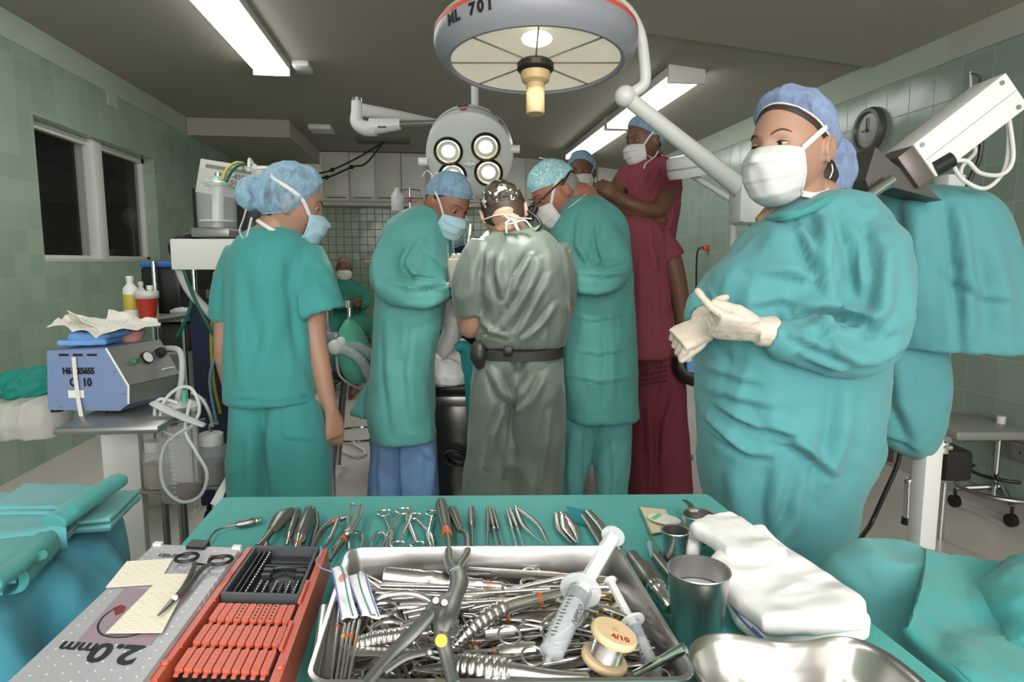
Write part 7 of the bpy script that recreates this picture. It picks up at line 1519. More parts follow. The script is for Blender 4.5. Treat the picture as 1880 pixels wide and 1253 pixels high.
elevator(px(866, 933, z), px(869, 1010, z), 'fluted grey elevator just right of the bone spreader', hr=.0052, hl=.5); elevator(px(896, 934, z), px(896, 1008, z), 'thin grey scalpel handle beside the blue banded pick', hr=.003, hl=.6, flute=False)
elevator(px(900, 934, z + .002), px(914, 1008, z), 'slim pick with a white collar', hr=.0032, hl=.5, sr=.0011, bands='white'); elevator(px(906, 936, z), px(925, 1008, z), 'slim pick with a blue collar', hr=.003, hl=.55, sr=.0012, bands=mat('blue tape', '2c49b0', .5))
elevator(px(931, 935, z), px(949, 1006, z), 'slim pick with a yellow collar', hr=.0028, hl=.5, sr=.0011, bands='tapeY', ma='steel'); elevator(px(937, 935, z), px(963, 1006, z), 'slim pick with an orange collar', hr=.0028, hl=.5, sr=.0011, bands='tapeO', ma='steel')
tweezers(px(947, 931, z), px(1004, 999, z), 'open dark forceps with long thin points in the middle of the row', gap=.014, w_=.0032); tweezers(px(1024, 943, z), px(1052, 998, z), 'pair of broad dark forceps left of the blue crumpled film', gap=.009, w_=.006); tweezers(px(1034, 942, z + .003), px(1060, 996, z + .003), 'second broad forceps lying half over its neighbour', gap=.008, w_=.006, ma='steel')
bar('rasp', [px(1068, 940, z), px(1090, 972, z), px(1112, 1008, z)], [.0055, .006, .006], 'steelD', 'flat dark rasp leading toward the far right tray corner', 'instrument', flat=.3); bar('rasp', [px(1080, 938, z + .002), px(1104, 965, z + .002), px(1135, 1010, z + .002)], [.005, .006, .007], 'steel', 'flat bright rasp beside the dark one, under the big syringe', 'instrument', flat=.3)
t = Thing('pliers', 'steel pliers lying outside the far right tray corner', 'pliers'); t.part('handle', MB().tube([px(1128, 1000, z + .004), px(1142, 1015, z + .006), px(1150, 1040, z + .004)], [.004, .006, .003], 10, smooth=5), 'steel'); t.part('handle', MB().tube([px(1128, 1000, z + .004), px(1132, 1020, z + .004), px(1146, 1048, z)], [.004, .004, .003], 10, smooth=5), 'steel'); t.part('joint', MB().ball(px(1127, 1000, z + .004), (.007, .009, .004), 12), 'steel'); t.done()
crump('plastic_film', [px(1040, 933, z), px(1075, 938, z), px(1078, 962, z), px(1048, 955, z)], mat('blue film', '2b8f95', .3, alpha=.6), 'crumpled blue film on the green cloth behind the flat rasps', 'film', 4, .006)
# ---------------------------------------------------------------- cups, drill, packets
def cup(cpx, cpy, rpx, zr, lab, dark=0):
    c = atz(cpx, cpy, zr); dist = (c - Vector((0, 0, CZ))).dot(V3(_f)); r = rpx * dist / FOC; h = zr - TZ - .002; rb = r * .76; t = Thing('steel_cup', lab, 'cup')
    t.part('wall', MB().lathe([(0, 0), (rb * .95, 0), (rb, .002), (r * .985, h - .003), (r + .001, h), (r + .0005, h + .001), (r - .0015, h), (r * .96, h - .006), (rb * .96, .004), (0, .004)], (c.x, c.y, TZ + .002), (0, 0, 1), 56), 'steelB')
    if dark: t.part('liquid', MB().lathe([(0, h * dark), (rb + (r - rb) * dark - .002, h * dark)], (c.x, c.y, TZ + .002), (0, 0, 1), 40), mat('clear water', 'ffffff', .02, alpha=.5))
    return t
cup(1283, 1046, 56, TZ + .085, 'large steel cup holding clear liquid beside the white towels', .72).done()
t = cup(1240, 974, 25.5, TZ + .052, 'small steel cup in front of the suture packets'); t.done()
t = cup(1283, 945, 29.5, TZ + .040, 'wider small steel cup with a strap handle, farthest from the camera'); t.part('strap', MB().tube([px(1276, 942, TZ + .036), px(1266, 926, TZ + .03), px(1257, 919, TZ + .02)], .005, 8, flat=.25, smooth=4), 'steelD'); t.done()
t = Thing('surgical_drill', 'thick steel surgical drill lying between the tray and the large cup', 'drill'); a, b_ = px(1160, 1022, z + .012), px(1232, 1118, z + .012); Lh = (b_ - a).length
def lat(pr, ma, nm): t.part(nm, MB().lathe([(r_, x_ * Lh) for r_, x_ in pr], a, b_ - a, 32), ma)
lat([(0, 0), (.0085, 0), (.009, .02), (.009, .28), (.008, .3)], 'steelD', 'rear_barrel'); lat([(.008, .26), (.013, .28), (.0135, .3), (.0135, .62), (.012, .64)], 'steelD', 'body'); lat([(.012, .64), (.0125, .66), (.0115, .72), (.009, .74)], 'chrome', 'ring'); lat([(.0095, .74), (.0095, .84), (.008, .86), (.008, .98), (.005, 1.0), (0, 1.0)], 'steel', 'chuck'); t.done()
bar('drill_adaptor', [px(1205, 1025, z + .004), px(1235, 1062, z + .004)], .0075, 'steelD', 'short steel cylinder half hidden behind the large cup', 'instrument', smooth=1)
bar('plastic_vial', [px(1192, 998, z), px(1198, 1030, z)], [.0035, .0022], 'clear', 'tiny clear plastic vial on the green cloth near the small cup', 'vial', smooth=4)
bar('wire_pin', [px(1186, 975, z), px(1212, 1015, z)], .0012, 'brass', 'thin brass coloured pin pointing toward the small cup', 'pin', smooth=1)
t = Thing('suture_packet', 'beige paper suture packets stacked under a white oval label', 'packet')
for i in range(3):
    P_ = [px(1174 + i, 931 + i, TZ + .004 + i * .002), px(1222, 936 + i, TZ + .004 + i * .002), px(1240, 972, TZ + .004 + i * .002), px(1195 + i, 980 - i, TZ + .004 + i * .002)]; t.part('packet', MB().add(P_ + [p - UP * .0015 for p in P_], [(0, 1, 2, 3), (7, 6, 5, 4), (0, 4, 5, 1), (1, 5, 6, 2), (2, 6, 7, 3), (3, 7, 4, 0)]), mat('beige packet%d' % i, 'cfc3a0', .7), smooth=0)
t.done()
t = Thing('round_label', 'white oval card with green stripe resting on the suture packets', 'card'); cc = px(1219, 954, TZ + .013); R3 = basis(px(1250, 962, TZ + .013) - cc)
k = t.part('card', MB().prism([(.026 * math.cos(a), .018 * math.sin(a)) for a in [2 * PI * i / 28 for i in range(28)]], .001, Matrix.Translation(cc) @ R3.to_4x4()), 'white', smooth=0); t.part('stripe', MB().box(cc + UP * .0013 - R3.col[0] * .012, (.008, .026, .0006), R3), mat('green stripe', '6fbf86', .6), under=k, smooth=0); t.done()
# white towels
def towel(pts, z0, h, lab, seed, amp=.004, vox=.0035, ma='whitecloth'):
    V = [atz(a, b_, z0) for a, b_ in pts]; n = len(V); c_ = sum(V, Vector()) / n; m = MB(); rings = []
    for ins, k in ((.004, 0), (0, .3), (0, .7), (.005, 1)): rings.append([p + (c_ - p).normalized() * ins + UP * (h * k) for p in V])
    m.rings(rings); me = remesh(m, vox, 4); wrinkle(me, amp, 13, (1, 1, 1), seed, fine=.2); return one('folded_towel', to_mb(me), ma, lab, 'towel', smooth=180)
towel([(1330, 1115), (1318, 1090), (1400, 1040), (1480, 1050), (1560, 1110), (1598, 1155), (1595, 1180), (1500, 1190), (1395, 1190), (1350, 1160)], TZ + .004, .018, 'lower folded white towel with blue stripe under the others', 121)
towel([(1322, 1100), (1300, 1060), (1340, 1000), (1400, 990), (1460, 1040), (1530, 1090), (1588, 1130), (1590, 1160), (1500, 1172), (1400, 1172), (1350, 1130)], TZ + .022, .022, 'thick folded white towel beside the kidney dish', 122, .005)
towel([(1262, 985), (1290, 970), (1340, 962), (1380, 985), (1448, 1042), (1400, 1050), (1335, 1040), (1300, 1010)], TZ + .034, .022, 'upper white towel with a pointed corner, by the small cups', 123, .006)
towel([(1246, 1016), (1265, 1000), (1290, 1005), (1285, 1028), (1262, 1030)], TZ + .01, .02, 'small crumpled white swab wedged between the cups', 124, .006, .0025)
for k_ in range(2): bar('towel_stripe' if False else 'blue_thread', [px(1330 + k_ * 3, 1092 + 6 * k_, TZ + .028 - .004 * k_), px(1358, 1128 + 6 * k_, TZ + .020), px(1400, 1172 + 4 * k_, TZ + .018)], .0011, mat('blue thread%d' % k_, '5f74b8', .7), 'blue woven thread along the near edge of the white towels, %s one' % ('upper' if k_ == 0 else 'lower'), 'thread')
# kidney dish
kp = [(1262, 1215), (1268, 1190), (1290, 1173), (1330, 1167), (1380, 1174), (1430, 1183), (1480, 1181), (1530, 1173), (1575, 1178), (1625, 1200), (1670, 1232), (1705, 1262)]
kz = TZ + .045; top_ = [atz(a, b_, kz) for a, b_ in kp]; cen = atz(1470, 1290, kz)
low = [cen + Vector(((p - cen).x * 1.0, -(p - cen).y * .75, 0)) for p in top_[::-1]]; loop = top_ + low; loop, _ = spline(loop + [loop[0]], [1] * (len(loop) + 1), 6); loop = loop[:-1]
def ins(lp, d_, dz): return [p + (cen - p).normalized() * d_ + UP * dz for p in lp]
for nm, mb_ in (('kidney_dish', MB().rings([ins(loop, .1, -.044), ins(loop, .026, -.044), ins(loop, .018, -.042), ins(loop, .008, -.02), ins(loop, .001, -.003), ins(loop, -.002, .0), ins(loop, .0, .0025), ins(loop, .004, .001), ins(loop, .007, -.005), ins(loop, .013, -.02), ins(loop, .022, -.039), ins(loop, .030, -.0415), ins(loop, .1, -.0418)], True, True)),):
    one(nm, mb_, mat('polished steel dish', 'b4b1ad', .30, 1.0, rvar=.06), 'shiny steel kidney dish at the bottom right of the table', 'dish', smooth=60)
# ---------------------------------------------------------------- steel tray
SQ = Quad((-.101, .775), (.222, .740), (.216, .484), (-.105, .520)); sz_ = .955
def rr_loop(ins_, z_, rad=.018, n=6):
    W = .322; Dd = .255; o = []
    for cx, cy, a0 in ((1, 0, -90), (1, 1, 0), (0, 1, 90), (0, 0, 180)):
        r_ = max(.002, rad - ins_); ccx = (W - ins_ - r_) if cx else ins_ + r_; ccy = (Dd - ins_ - r_) if cy else ins_ + r_
        for i in range(n + 1):
            a = math.radians(a0 + 90 * i / n); o.append(SQ.P((ccx + r_ * math.cos(a)) / W, (ccy + r_ * math.sin(a)) / Dd, z_))
    return o
one('instrument_tray', MB().rings([rr_loop(.10, TZ + .002), rr_loop(.008, TZ + .002), rr_loop(.004, TZ + .006), rr_loop(.0, sz_ - .004), rr_loop(-.003, sz_ - .002), rr_loop(-.003, sz_), rr_loop(.001, sz_ + .0008), rr_loop(.002, sz_ - .001), rr_loop(.004, TZ + .008), rr_loop(.009, TZ + .0045), rr_loop(.10, TZ + .0045)]), 'steelB', 'rectangular steel tray heaped with instruments in the foreground', 'tray', smooth=40)
# the heap, lowest layer first
r2 = random.Random(42); LABS = {'rod': 'thin steel shaft buried in the heap of instruments in the steel tray', 'clamp': 'ring handled steel clamp buried in the heap in the steel tray', 'elev': 'fluted steel elevator buried in the heap in the steel tray', 'flat': 'flat steel blade buried in the heap in the steel tray', 'twz': 'steel forceps buried in the heap in the steel tray'}
def SP(u, v, z_): return SQ.P(u, v, z_)
for i in range(118):
    kind = ('rod', 'clamp', 'elev', 'flat', 'twz', 'rod', 'clamp', 'rod')[i % 8]; zz = TZ + .010 + .028 * i / 118; ln = r2.uniform(.10, .19)
    a = r2.gauss(0, .45) + (0 if r2.random() < .72 else 1.3); u_ = r2.uniform(.05, .9); v_ = r2.uniform(.10, .94); du, dv = math.cos(a) * ln / .322 / 2, math.sin(a) * ln / .255 / 2
    u_ = min(max(u_, abs(du) + .04), .96 - abs(du)) if abs(du) < .46 else .5; v_ = min(max(v_, abs(dv) + .06), .94 - abs(dv)) if abs(dv) < .44 else .5
    A_, B_ = SP(u_ - du, v_ - dv, zz + r2.uniform(-.003, .004)), SP(u_ + du, v_ + dv, zz + r2.uniform(-.003, .004))
    if r2.random() < .5: A_, B_ = B_, A_
    ma = 'steel' if r2.random() < .7 else 'steelD'
    if kind == 'rod': bar('steel_rod', [A_, (A_ + B_) / 2 + UP * .002, B_], [r2.uniform(.0015, .0035), .002, .0012], ma, LABS[kind], 'instrument', GP, smooth=3, bands=(.5, 'tapeO') if r2.random() < .3 else None)
    elif kind == 'clamp': ringed(A_, B_, LABS[kind], r=.010, w_=.0019, cat='clamp', name='clamp', group=GP, ma=ma, open_=.002, rot=r2.uniform(-.4, .4))
    elif kind == 'elev': elevator(A_, B_, LABS[kind], hr=r2.uniform(.0035, .005), ma=ma, group=GP, bands='tapeO' if r2.random() < .4 else None)
    elif kind == 'flat': bar('flat_blade', [A_, (A_ + B_) / 2, B_], [.006, .0065, .0045], ma, LABS[kind], 'instrument', GP, flat=.14, smooth=3)
    else: tweezers(A_, B_, LABS[kind], gap=.007, w_=.004, ma=ma, group=GP)
# named pieces seen on top of the heap
zt = TZ + .046
t = Thing('drill_handpiece', 'polished steel drill handpiece lying along the far side of the tray', 'handpiece'); a, b_ = px(706, 1060, zt + .008), px(905, 1076, zt + .006); Lh = (b_ - a).length
lat([(0, 0), (.009, 0), (.0105, .01), (.0105, .32), (.0095, .36), (.0105, .44), (.011, .46), (.0108, .48)], 'steelB', 'barrel'); lat([(.0106, .48), (.0106, .56), (.008, .6), (.008, .62)], 'steel', 'neck_plate'); lat([(.009, .62), (.0085, .72), (.006, .82), (.006, .9), (.0045, .92)], 'steelB', 'cone'); lat([(.0045, .92), (.0045, 1.08), (.002, 1.1), (0, 1.1)], 'steel', 'nose'); tagged(t, (a + (b_ - a) * .95, b_ - a), .0048, 'tapeO', 3); t.done()
bar('ribbed_retractor', [px(830, 1192, zt), px(852, 1168, zt + .008), px(885, 1140, zt + .012), px(930, 1116, zt + .012), px(985, 1102, zt + .01), px(1062, 1084, zt + .006)], [.0035, .0065, .0082, .0085, .008, .0065], 'steel', 'curved ribbed retractor handle arching across the middle of the tray', 'retractor', ribs=.58, bands=(.8, 'tapeO'))
bar('ribbed_retractor', [px(828, 1222, zt + .004), px(850, 1222, zt + .008), px(900, 1228, zt + .01), px(950, 1234, zt + .008), px(1010, 1243, zt + .004), px(1080, 1246, zt)], [.008, .0115, .012, .0105, .009, .007], 'steel', 'wide ribbed retractor handle at the near edge of the tray', 'retractor', ribs=.55, flat=.7)
bar('ribbed_retractor', [px(655, 1180, zt), px(690, 1172, zt + .004), px(730, 1166, zt + .005), px(790, 1156, zt + .004)], [.007, .0085, .0085, .008], 'steel', 'ribbed retractor handle under the long legs of the bone spreader', 'retractor', ribs=.95, flat=.6)
bar('flat_blade', [px(640, 1196, zt), px(700, 1196, zt), px(775, 1200, zt)], [.007, .008, .006], 'steel', 'flat steel plate with a screw just below the left ribbed handle', 'instrument', flat=.15)
bar('curved_rod', [px(672, 1120, zt), px(700, 1098, zt + .012), px(745, 1090, zt + .016), px(780, 1098, zt + .012), px(800, 1115, zt + .006)], [.0032, .0034, .0034, .0032, .003], 'steel', 'bright bent rod arching just right of the striped gauze', 'retractor')
ringed(px(680, 1142, zt + .004), px(880, 1105, zt + .004), 'large ring handled clamp with rings right under the gauze strips', r=.013, w_=.0028, cat='clamp', name='clamp', open_=.006)
for i, (p_, q_) in enumerate((((700, 1082), (1010, 1088)), ((720, 1100), (1010, 1082)), ((735, 1112), (990, 1100)), ((740, 1126), (905, 1092)), ((860, 1120), (960, 1098)), ((905, 1092), (1080, 1050)), ((700, 1076), (930, 1080)), ((690, 1090), (880, 1096)), ((750, 1135), (870, 1112)))):
    bar('long_rod', [px(*p_, zt + .002 * (i % 4)), px((p_[0] + q_[0]) / 2, (p_[1] + q_[1]) / 2, zt + .002 * (i % 4) + .002), px(*q_, zt + .003 + .002 * (i % 3))], [.0022 + .0004 * (i % 3), .0026, .0022], 'steel', 'long bright steel shaft lying lengthwise across the middle of the heap', 'instrument', 'long shafts across the heap', smooth=3)
bar('malleable_blade', [px(975, 1052, zt - .01), px(1020, 1058, zt - .01), px(880, 1052, zt - .01)][::-1][:3], [.008, .009, .007], 'steelD', 'long dark flat blade against the far wall of the tray', 'instrument', flat=.15)
t = bar('malleable_blade', [px(905, 1128, zt + .002), px(960, 1130, zt + .002), px(1095, 1126, zt + .002)], [.007, .0085, .0085], 'steelD', 'dark flat blade with three orange bands in the middle of the tray', 'instrument', flat=.16, bands=(.28, 'tapeO'))
elevator(px(890, 1164, zt), px(1040, 1148, zt), 'smooth steel handle with orange band behind the open ring clamp', hr=.006, hl=.35, flute=False, ma='steel', bands='tapeO'); elevator(px(985, 1190, zt), px(850, 1198, zt), 'octagonal steel handle with orange band near the lower ribbed handle', hr=.0058, hl=.55, ma='steel', bands='tapeO')
ringed(px(945, 1196, zt + .010), px(1022, 1128, zt + .012), 'slim ring handled clamp with open loops left of the big syringe', r=.010, w_=.0014, cat='clamp', name='clamp', up=(.2, -.3, 1), open_=.007)
bar('spatula', [px(1000, 1185, zt), px(1055, 1150, zt + .004), px(1070, 1125, zt + .004)], [.0015, .0045, .006], 'steel', 'spoon shaped steel tip right of the big syringe', 'instrument', flat=.4)
for i, (p_, q_) in enumerate((((598, 1112), (582, 1246)), ((612, 1106), (595, 1248)), ((625, 1104), (608, 1250)), ((636, 1130), (617, 1250)), ((644, 1128), (625, 1250)), ((652, 1130), (632, 1248)), ((660, 1140), (640, 1250)))):
    nm = ('flat_blade', 'steel_rod')[i > 1]; bar(nm, [px(*p_, zt + .006), px((p_[0] + q_[0]) / 2, (p_[1] + q_[1]) / 2, zt + .002), px(*q_, zt - .006)], ([.0055, .006, .006] if i < 2 else [.0018, .0016, .0015]), 'steel' if i != 1 else 'steelD', ('broad flat rasp along the left wall of the tray' if i == 0 else 'dark flat rasp beside the broad one at the left wall of the tray') if i < 2 else 'thin steel rod lying lengthwise along the left wall of the tray', 'instrument', None if i < 2 else 'thin rods along the left wall', flat=.25 if i < 2 else 1, smooth=3, bands=None if i < 2 else (.35, 'tapeY' if i == 3 else 'tapeO'))
# gilded scissors handle at right
t = Thing('scissors', 'gold ringed scissors under the plungers at the right of the tray', 'surgical scissors')
for (a, b_), s in (((1105, 1104), 1), ((1118, 1128), -1)): c_ = px(a, b_, zt + .004); t.part('finger_ring', MB().tube([c_ + Vector((.013 * math.cos(q_), .010 * math.sin(q_), .001 * s)) for q_ in [2 * PI * i / 20 for i in range(21)]], .0022, 8, caps=False), 'brass')
t.part('blade', MB().tube([px(1092, 1112, zt + .004), px(1030, 1098, zt + .004), px(985, 1090, zt + .004)], [.003, .003, .0015], 8), 'steel'); t.part('blade', MB().tube([px(1100, 1125, zt + .004), px(1040, 1106, zt + .006), px(990, 1097, zt + .004)], [.003, .003, .0015], 8), 'steel'); t.done()
bar('spoon_probe', [px(1082, 1108, zt + .012), px(1120, 1118, zt + .014), px(1163, 1138, zt + .010)], [.003, .0042, .0008], 'steel', 'pointed steel blade crossing the white plunger', 'instrument', flat=.35)
bar('glass_rod', [px(1165, 1240, zt - .01), px(1200, 1222, zt), px(1257, 1190, sz_ + .012)], [.004, .0045, .005], mat('glassy steel', 'b8c4c0', .08, 1.0), 'shiny square rod leaning over the near right tray corner', 'instrument', smooth=3)
# syringes
def syringe(pd, pb, pe, pt_, r, lab, fl_=.5, dark='inkgrey', text=None, rod='clearM'):
    t = Thing('syringe', lab, 'syringe'); ax = (pe - pb).normalized(); n = 24; Lb = (pe - pb).length
    t.part('thumb_rest', MB().lathe([(0, 0), (r * 1.05, 0), (r * 1.05, .0018), (0, .0018)], pd, ax, n), rod); t.part('plunger', MB().tube([pd, pb + ax * .01], r * .68, 8, flat=.9), rod)
    t.part('finger_flange', MB().lathe([(r, -.001), (r * 1.75, -.001), (r * 1.75, .0018), (r, .0018)], pb, ax, n, sx=1.1), 'clearM')
    k = t.part('barrel', MB().lathe([(r, 0), (r, Lb), (r * .5, Lb + .003), (r * .25, Lb + .004), (r * .22, Lb + .012)], pb, ax, n), 'clear'); t.part('piston', MB().lathe([(0, .006), (r * .94, .006), (r * .94, .016), (0, .018)], pb, ax, n), dark)
    t.part('contents', MB().lathe([(0, .02), (r * .9, .02), (r * .9, Lb - .001), (r * .3, Lb + .002), (0, Lb + .002)], pb, ax, n), mat('syringe fluid', 'b9c2c8', .1, alpha=.35))
    sd = ax.cross((Vector((0, 0, CZ)) - pb).normalized()).normalized(); tw = sd.cross(ax).normalized(); tw = tw if tw.dot(Vector((0, 0, CZ)) - pb) > 0 else -tw
    for i in range(int(Lb / .0045) - 6):
        s_ = .022 + i * .0045; w_ = .006 if i % 5 == 0 else .0038; dirn = sd if sd.x < 0 else -sd; o_ = (tw * .86 + dirn * .5).normalized(); t.part('graduation', MB().box(pb + ax * s_ + o_ * (r + .0002), (w_ * (r / .011), .0003, .0006), Matrix((o_.cross(ax), o_, ax)).transposed()), 'ink', under=k)
    if text: o_ = (tw * .8 - (sd if sd.x < 0 else -sd) * .6).normalized(); t.part('lettering', text_mb(text, .008, .0003).xf(Matrix.Translation(pb + ax * Lb * .45 + o_ * (r + .0003)) @ Matrix((-ax, o_.cross(-ax), o_)).transposed().to_4x4()), 'inkgrey', under=k, smooth=0)
    t.done()
syringe(px(1126, 984, zt + .075), px(1066, 1084, zt + .030), px(1012, 1200, zt + .008), None, .0115, 'large clear syringe with its plunger pulled out, leaning across the tray', text='NIPRO', rod='clearM', dark=mat('dark piston', '3c424c', .4))
syringe(px(1119, 1066, zt + .018), px(1160, 1142, zt + .006), px(1205, 1240, zt - .018), None, .0068, 'small syringe with white plunger near the right tray wall', rod='white', dark=mat('blue piston', '39446e', .4))
# wire reel
t = Thing('wire_reel', 'wooden reel of steel wire marked 4/10 in red', 'wire reel'); c0, c1 = px(1104, 1222, zt + .004), px(1127, 1180, zt + .022); ax = (c1 - c0).normalized(); ax = (ax * .7 + UP * .6 - Vector((0, .2, 0))).normalized(); base = px(1107, 1218, zt - .004); Hh = .026
k = t.part('flange', MB().lathe([(0, Hh), (.0205, Hh), (.0215, Hh + .002), (.0215, Hh + .005), (.020, Hh + .007), (0, Hh + .007)], base, ax, 40), 'wood'); t.part('flange', MB().lathe([(0, 0), (.020, 0), (.0215, .002), (.0215, .005), (.020, .007), (0, .007)], base, ax, 40), 'wood')
t.part('wire_winding', MB().lathe([(.0125, .007)] + [(.014 + .0007 * (i % 2), .007 + .00068 * i) for i in range(28)] + [(.0125, Hh)], base, ax, 40), 'steel'); xh = (RT - ax * RT.dot(ax)).normalized(); t.part('hub', MB().cyl(base + ax * (Hh + .007), base + ax * (Hh + .0078), .003, .003, 16), mat('hub wood', 'bfa27a', .6), under=k)
t.part('lettering', text_mb('4/10', .0095, .0003, bold=.0003).xf(Matrix.Translation(base + ax * (Hh + .0073) - ax.cross(xh) * .010 + xh * .003) @ Matrix((xh, ax.cross(xh), ax)).transposed().to_4x4()), 'inkred', under=k, smooth=0); t.done()
# ---------------------------------------------------------------- bone spreader lying over the tray
t = Thing('bone_spreader', 'large dark steel bone spreader with two fluted handles lying over the tray', 'instrument'); zb = TZ + .085
def fluted(A_, B_, r_): 
    R = frame(A_, B_ - A_); L_ = (B_ - A_).length; rings = []
    for x_, k in ((0, .45), (.03, .8), (.15, 1.0), (.55, 1.05), (.85, .8), (.95, .7), (1, .5)): rings.append([R @ Vector((x_ * L_, r_ * k * (1 - .13 * (j % 2)) * math.cos(2 * PI * j / 20), r_ * k * (1 - .13 * (j % 2)) * math.sin(2 * PI * j / 20))) for j in range(20)])
    return MB().rings(rings)
t.part('fluted_handle', fluted(px(809, 920, TZ + .014), px(820, 978, TZ + .03), .0095), 'spreader', smooth=25); t.part('fluted_handle', fluted(px(829, 934, TZ + .012), px(845, 975, TZ + .025), .0075), 'spreader', smooth=25)
t.part('collar', MB().cyl(px(819, 974, TZ + .029), px(821, 982, TZ + .031), .007, .007, 16), 'tapeO')
t.part('arm', MB().tube([px(820, 978, TZ + .03), px(824, 1000, TZ + .045), px(824, 1030, TZ + .065), px(836, 1052, zb)], [.0042, .0048, .0062, .0065], 10, smooth=5, flat=.8), 'spreader'); t.part('arm', MB().tube([px(845, 974, TZ + .025), px(857, 984, TZ + .035), px(858, 1015, TZ + .055), px(844, 1038, TZ + .075), px(838, 1055, zb)], [.003, .0042, .005, .0048, .006], 10, smooth=5, flat=.8), 'spreader')
bd = MB().tube([px(838, 1045, zb), px(843, 1070, zb), px(833, 1100, zb), px(822, 1130, zb), px(813, 1150, zb - .003), px(812, 1170, zb - .009)], [.0085, .0095, .0085, .0100, .008, .004], 14, smooth=5, flat=.42, upv=UP); bd.tube([px(830, 1095, zb), px(805, 1110, zb), px(790, 1125, zb)], [.008, .009, .007], 12, smooth=4, flat=.42, upv=UP)
k = t.part('body', bd, 'spreader'); 
for a, b_ in ((800, 1103), (816, 1107)): t.part('rivet', MB().cyl(px(a, b_, zb + .004), px(a, b_, zb + .0062), .0028, .0028, 14), 'steel', under=k)
t.part('leg', MB().tube([px(800, 1118, zb), px(770, 1150, zb - .008), px(725, 1195, zb - .02), px(672, 1256, zb - .03)], [.008, .0075, .0068, .006], 12, smooth=5, flat=.55, upv=UP), 'spreader'); t.part('leg', MB().tube([px(814, 1120, zb), px(812, 1165, zb - .008), px(820, 1205, zb - .02), px(832, 1254, zb - .03)], [.009, .0075, .006, .0055], 12, smooth=5, flat=.55, upv=UP), 'spreader')
t.part('brace', MB().tube([px(788, 1198, zb - .018), px(745, 1208, zb - .02), px(705, 1235, zb - .025)], [.0035, .0045, .004], 10, smooth=5, flat=.6), 'spreader'); t.part('pin', MB().ball(px(789, 1199, zb - .014), .0032, 12), 'steel'); t.part('ratchet', MB().tube([px(760, 1182, zb - .02), px(772, 1198, zb - .02)], [.002, .002], 8).ball(px(760, 1181, zb - .019), .0028, 10), 'steel')
t.part('yellow_dot', MB().cyl(px(810, 1177, zb - .006), px(810, 1177, zb - .0045), .0052, .0052, 20), 'tapeY', under=k); t.done()
# clamp on the grey box
ringed(px(352, 1008, lz + .008), px(354, 1008, lz + .008), '', r=.01) if False else None
t = Thing('needle_holder', 'black ring handled needle holder lying on the paper slips of the grey box', 'needle holder'); zc = lz + .007
for c_, rx, ry, ro in (((343, 1024), .0125, .0115, .2), ((405, 1029), .0130, .0115, -.2)): q_ = px(*c_, zc); t.part('finger_ring', MB().tube([q_ + Vector((rx * math.cos(a) , ry * math.sin(a), 0)) for a in [2 * PI * i / 24 for i in range(25)]], .0020, 8, caps=False), 'black')
t.part('shank', MB().tube([px(357, 1033, zc), px(353, 1050, zc), px(335, 1082, zc), px(320, 1100, zc)], [.0024, .0028, .0026, .003], 8, smooth=4), 'steelD'); t.part('shank', MB().tube([px(388, 1036, zc), px(370, 1046, zc), px(342, 1080, zc), px(322, 1100, zc)], [.0024, .0028, .0026, .003], 8, smooth=4), 'steelD'); t.part('ratchet', MB().tube([px(362, 1036, zc), px(380, 1038, zc)], .0014, 8), 'black')
t.part('jaw', MB().tube([px(321, 1099, zc), px(305, 1116, zc), px(290, 1131, zc)], [.0032, .0024, .0012], 8, flat=.7), 'steelD'); t.part('pivot', MB().cyl(px(321, 1098, zc), px(321, 1098, zc + .003), .003, .003, 12), 'steelD'); t.done()
# gauze strips over the tray rim
def strip(ptsL, ptsR, zs, lab, seed, stripes):
    th = .0022; L_ = [px(a, b_, z_) for (a, b_), z_ in zip(ptsL, zs)]; R_s = [px(a, b_, z_) for (a, b_), z_ in zip(ptsR, zs)]; L_, _ = spline(L_, [1] * len(L_), 6); R_s, _ = spline(R_s, [1] * len(R_s), 6); P_ = []
    for a, b_ in zip(L_, R_s): P_.append([a + (b_ - a) * j / 10 + UP * (.0009 * math.sin(j * .7 + a.y * 60)) for j in range(11)])
    t_ = Thing('gauze_strip', lab, 'gauze'); k_ = t_.part('gauze', MB().rings([r_ + [p - UP * th for p in r_[::-1]] for r_ in P_]), 'whitecloth', smooth=60)
    for c_, col in stripes:
        j = int(c_ * 10); t_.part('stripe', MB().tube([r_[j] + UP * .0006 for r_ in P_], .0008, 6), mat('stripe ' + col, col, .6), under=k_)
    return t_, k_, P_
t, k, P_ = strip([(608, 1043), (613, 1062), (620, 1098), (627, 1134)], [(634, 1040), (640, 1062), (647, 1098), (657, 1130)], [sz_ + .008, sz_ + .010, sz_ + .006, sz_ + .002], 'left white gauze strip with a pink stain, hanging over the tray rim', 1, ((.05, '6a74c4'), (.75, '3d8a86')))
t.part('stain', MB().ball((P_[4][6] + P_[8][6]) / 2 + UP * .0006, (.004, .010, .0006), 16), mat('pink stain', 'd98a85', .8), under=k); t.done()
t, k, P_ = strip([(638, 1056), (645, 1080), (655, 1105), (664, 1128)], [(675, 1055), (680, 1080), (688, 1105), (699, 1134)], [sz_ + .004, sz_ + .006, sz_ + .003, sz_ - .002], 'right white gauze strip with blue and green threads, inside the tray rim', 2, ((.05, '6a74c4'), (.5, '3d8a86'), (.95, '6a74c4'))); t.done()
bar('suture_thread', [px(608, 1050, sz_ + .01), px(590, 1043, sz_), px(580, 1030, rz + .004), px(590, 1015, rz + .004), px(588, 1004, rz)], .0006, mat('pale blue thread', 'a9b6e0', .5), 'pale blue suture thread looping from the gauze to the orange tray', 'thread', smooth=8)
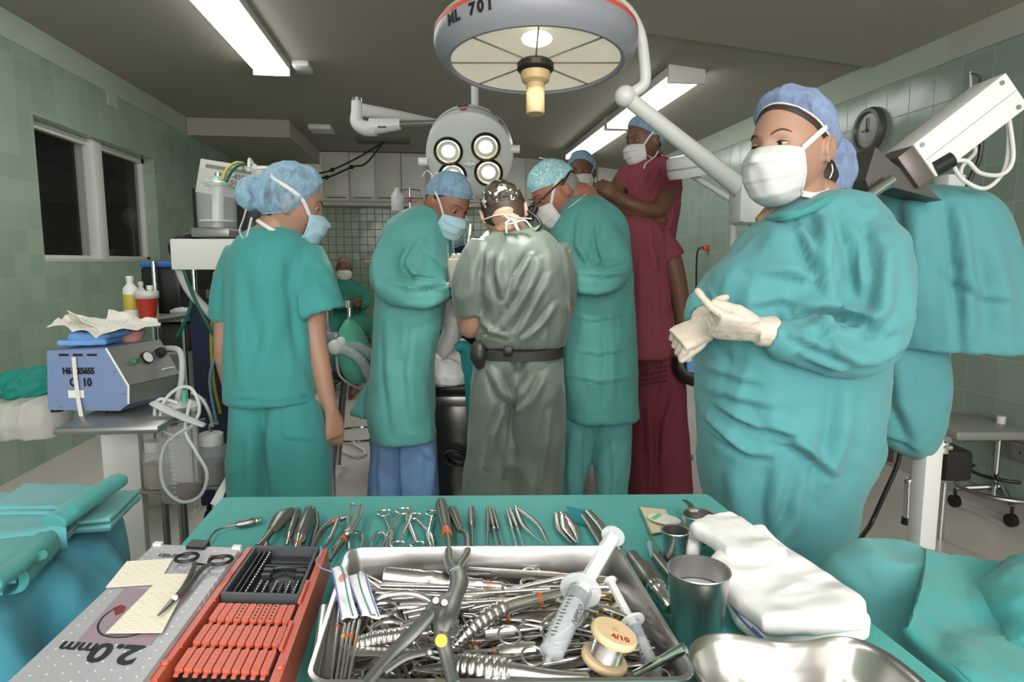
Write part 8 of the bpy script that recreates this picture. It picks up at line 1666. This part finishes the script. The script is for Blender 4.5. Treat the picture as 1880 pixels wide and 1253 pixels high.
# ---------------------------------------------------------------- draped bundles at the lower right
cs_ = atd(1640, 1060, 1.0); g = MB(); g.loft([(Vector((cs_.x, cs_.y, zz)), a, b_, RT, HD) for zz, a, b_ in ((.30, .13, .12), (.6, .125, .12), (.74, .12, .11), (.81, .09, .08), (.84, .05, .05))], 36, 2.2)
me = remesh(g, .007, 3); wrinkle(me, .012, 7, (1, 1, .6), 201, F(.8, (.012, .016, [(1600, 1020), (1620, 1070), (1660, 1120), (1680, 1180)]), (.01, .014, [(1560, 1050), (1600, 1120), (1640, 1180)]), (.01, .02, [(1640, 1030), (1650, 1080), (1690, 1130)])), fine=.4)
one('draped_stool', to_mb(me), 'tealL', 'rounded seat wrapped in pale teal cloth behind the towels at lower right', 'draped seat', smooth=180)
def sheet3(rows, th=.004):
    rows = [spline([Vector(p) for p in r_], [1] * len(r_), 8)[0] for r_ in rows]; cols = list(zip(*rows)); cols = [spline(list(c_), [1] * len(c_), 8)[0] for c_ in cols]; rows = [list(r_) for r_ in zip(*cols)]
    n = []; return MB().rings([r_ + [p - UP * th + Vector((0, th, 0)) for p in r_[::-1]] for r_ in rows])
def A2(a, b_, d_): return atd(a, b_, d_)
g = sheet3([[A2(1692, 1006, 1.0), A2(1790, 1024, 1.02), A2(1900, 1050, 1.05), A2(1990, 1060, 1.1)], [A2(1690, 1050, .92), A2(1780, 1065, .94), A2(1880, 1070, .95), A2(1990, 1080, 1.0)], [A2(1682, 1100, .84), A2(1730, 1120, .84), A2(1830, 1140, .86), A2(1990, 1130, .9)], [A2(1668, 1145, .78), A2(1720, 1185, .76), A2(1800, 1180, .78), A2(1990, 1200, .84)], [A2(1665, 1190, .80), A2(1740, 1225, .72), A2(1820, 1250, .7), A2(1990, 1270, .74)], [A2(1690, 1260, .82), A2(1760, 1290, .74), A2(1840, 1330, .7), A2(1990, 1350, .72)]])
me = bpy.data.meshes.new('x'); me.from_pydata(g.v, [], g.f); me.update(); wrinkle(me, .010, 8, (1, 1, 1), 202, fine=.3)
one('dark_drape', to_mb(me), 'tealG', 'darker green cloth with a stitched hem folded at the lower right corner', 'drape', smooth=60)
g = MB().tube([A2(1900, 1070, .98), A2(1865, 1110, .92), A2(1880, 1160, .86), A2(1920, 1230, .8)], [.05, .055, .05, .06], 16, smooth=5); me = remesh(g, .006, 2); wrinkle(me, .012, 9, (1, 1, 1), 203)
one('drape_bunch', to_mb(me), 'tealG', 'bunched green cloth at the extreme right edge', 'drape', smooth=180)
g = MB(); g.loft([(Vector((.86, .62, zz)), a, a * .9, RT, HD) for zz, a in ((.1, .28), (.5, .27), (.66, .24), (.72, .18))], 36, 2.4); me = remesh(g, .01, 2); wrinkle(me, .014, 6, (1, 1, .5), 204)
one('covered_basin', to_mb(me), 'teal', 'covered basin stand under green cloth at the bottom right corner', 'draped stand', smooth=180)
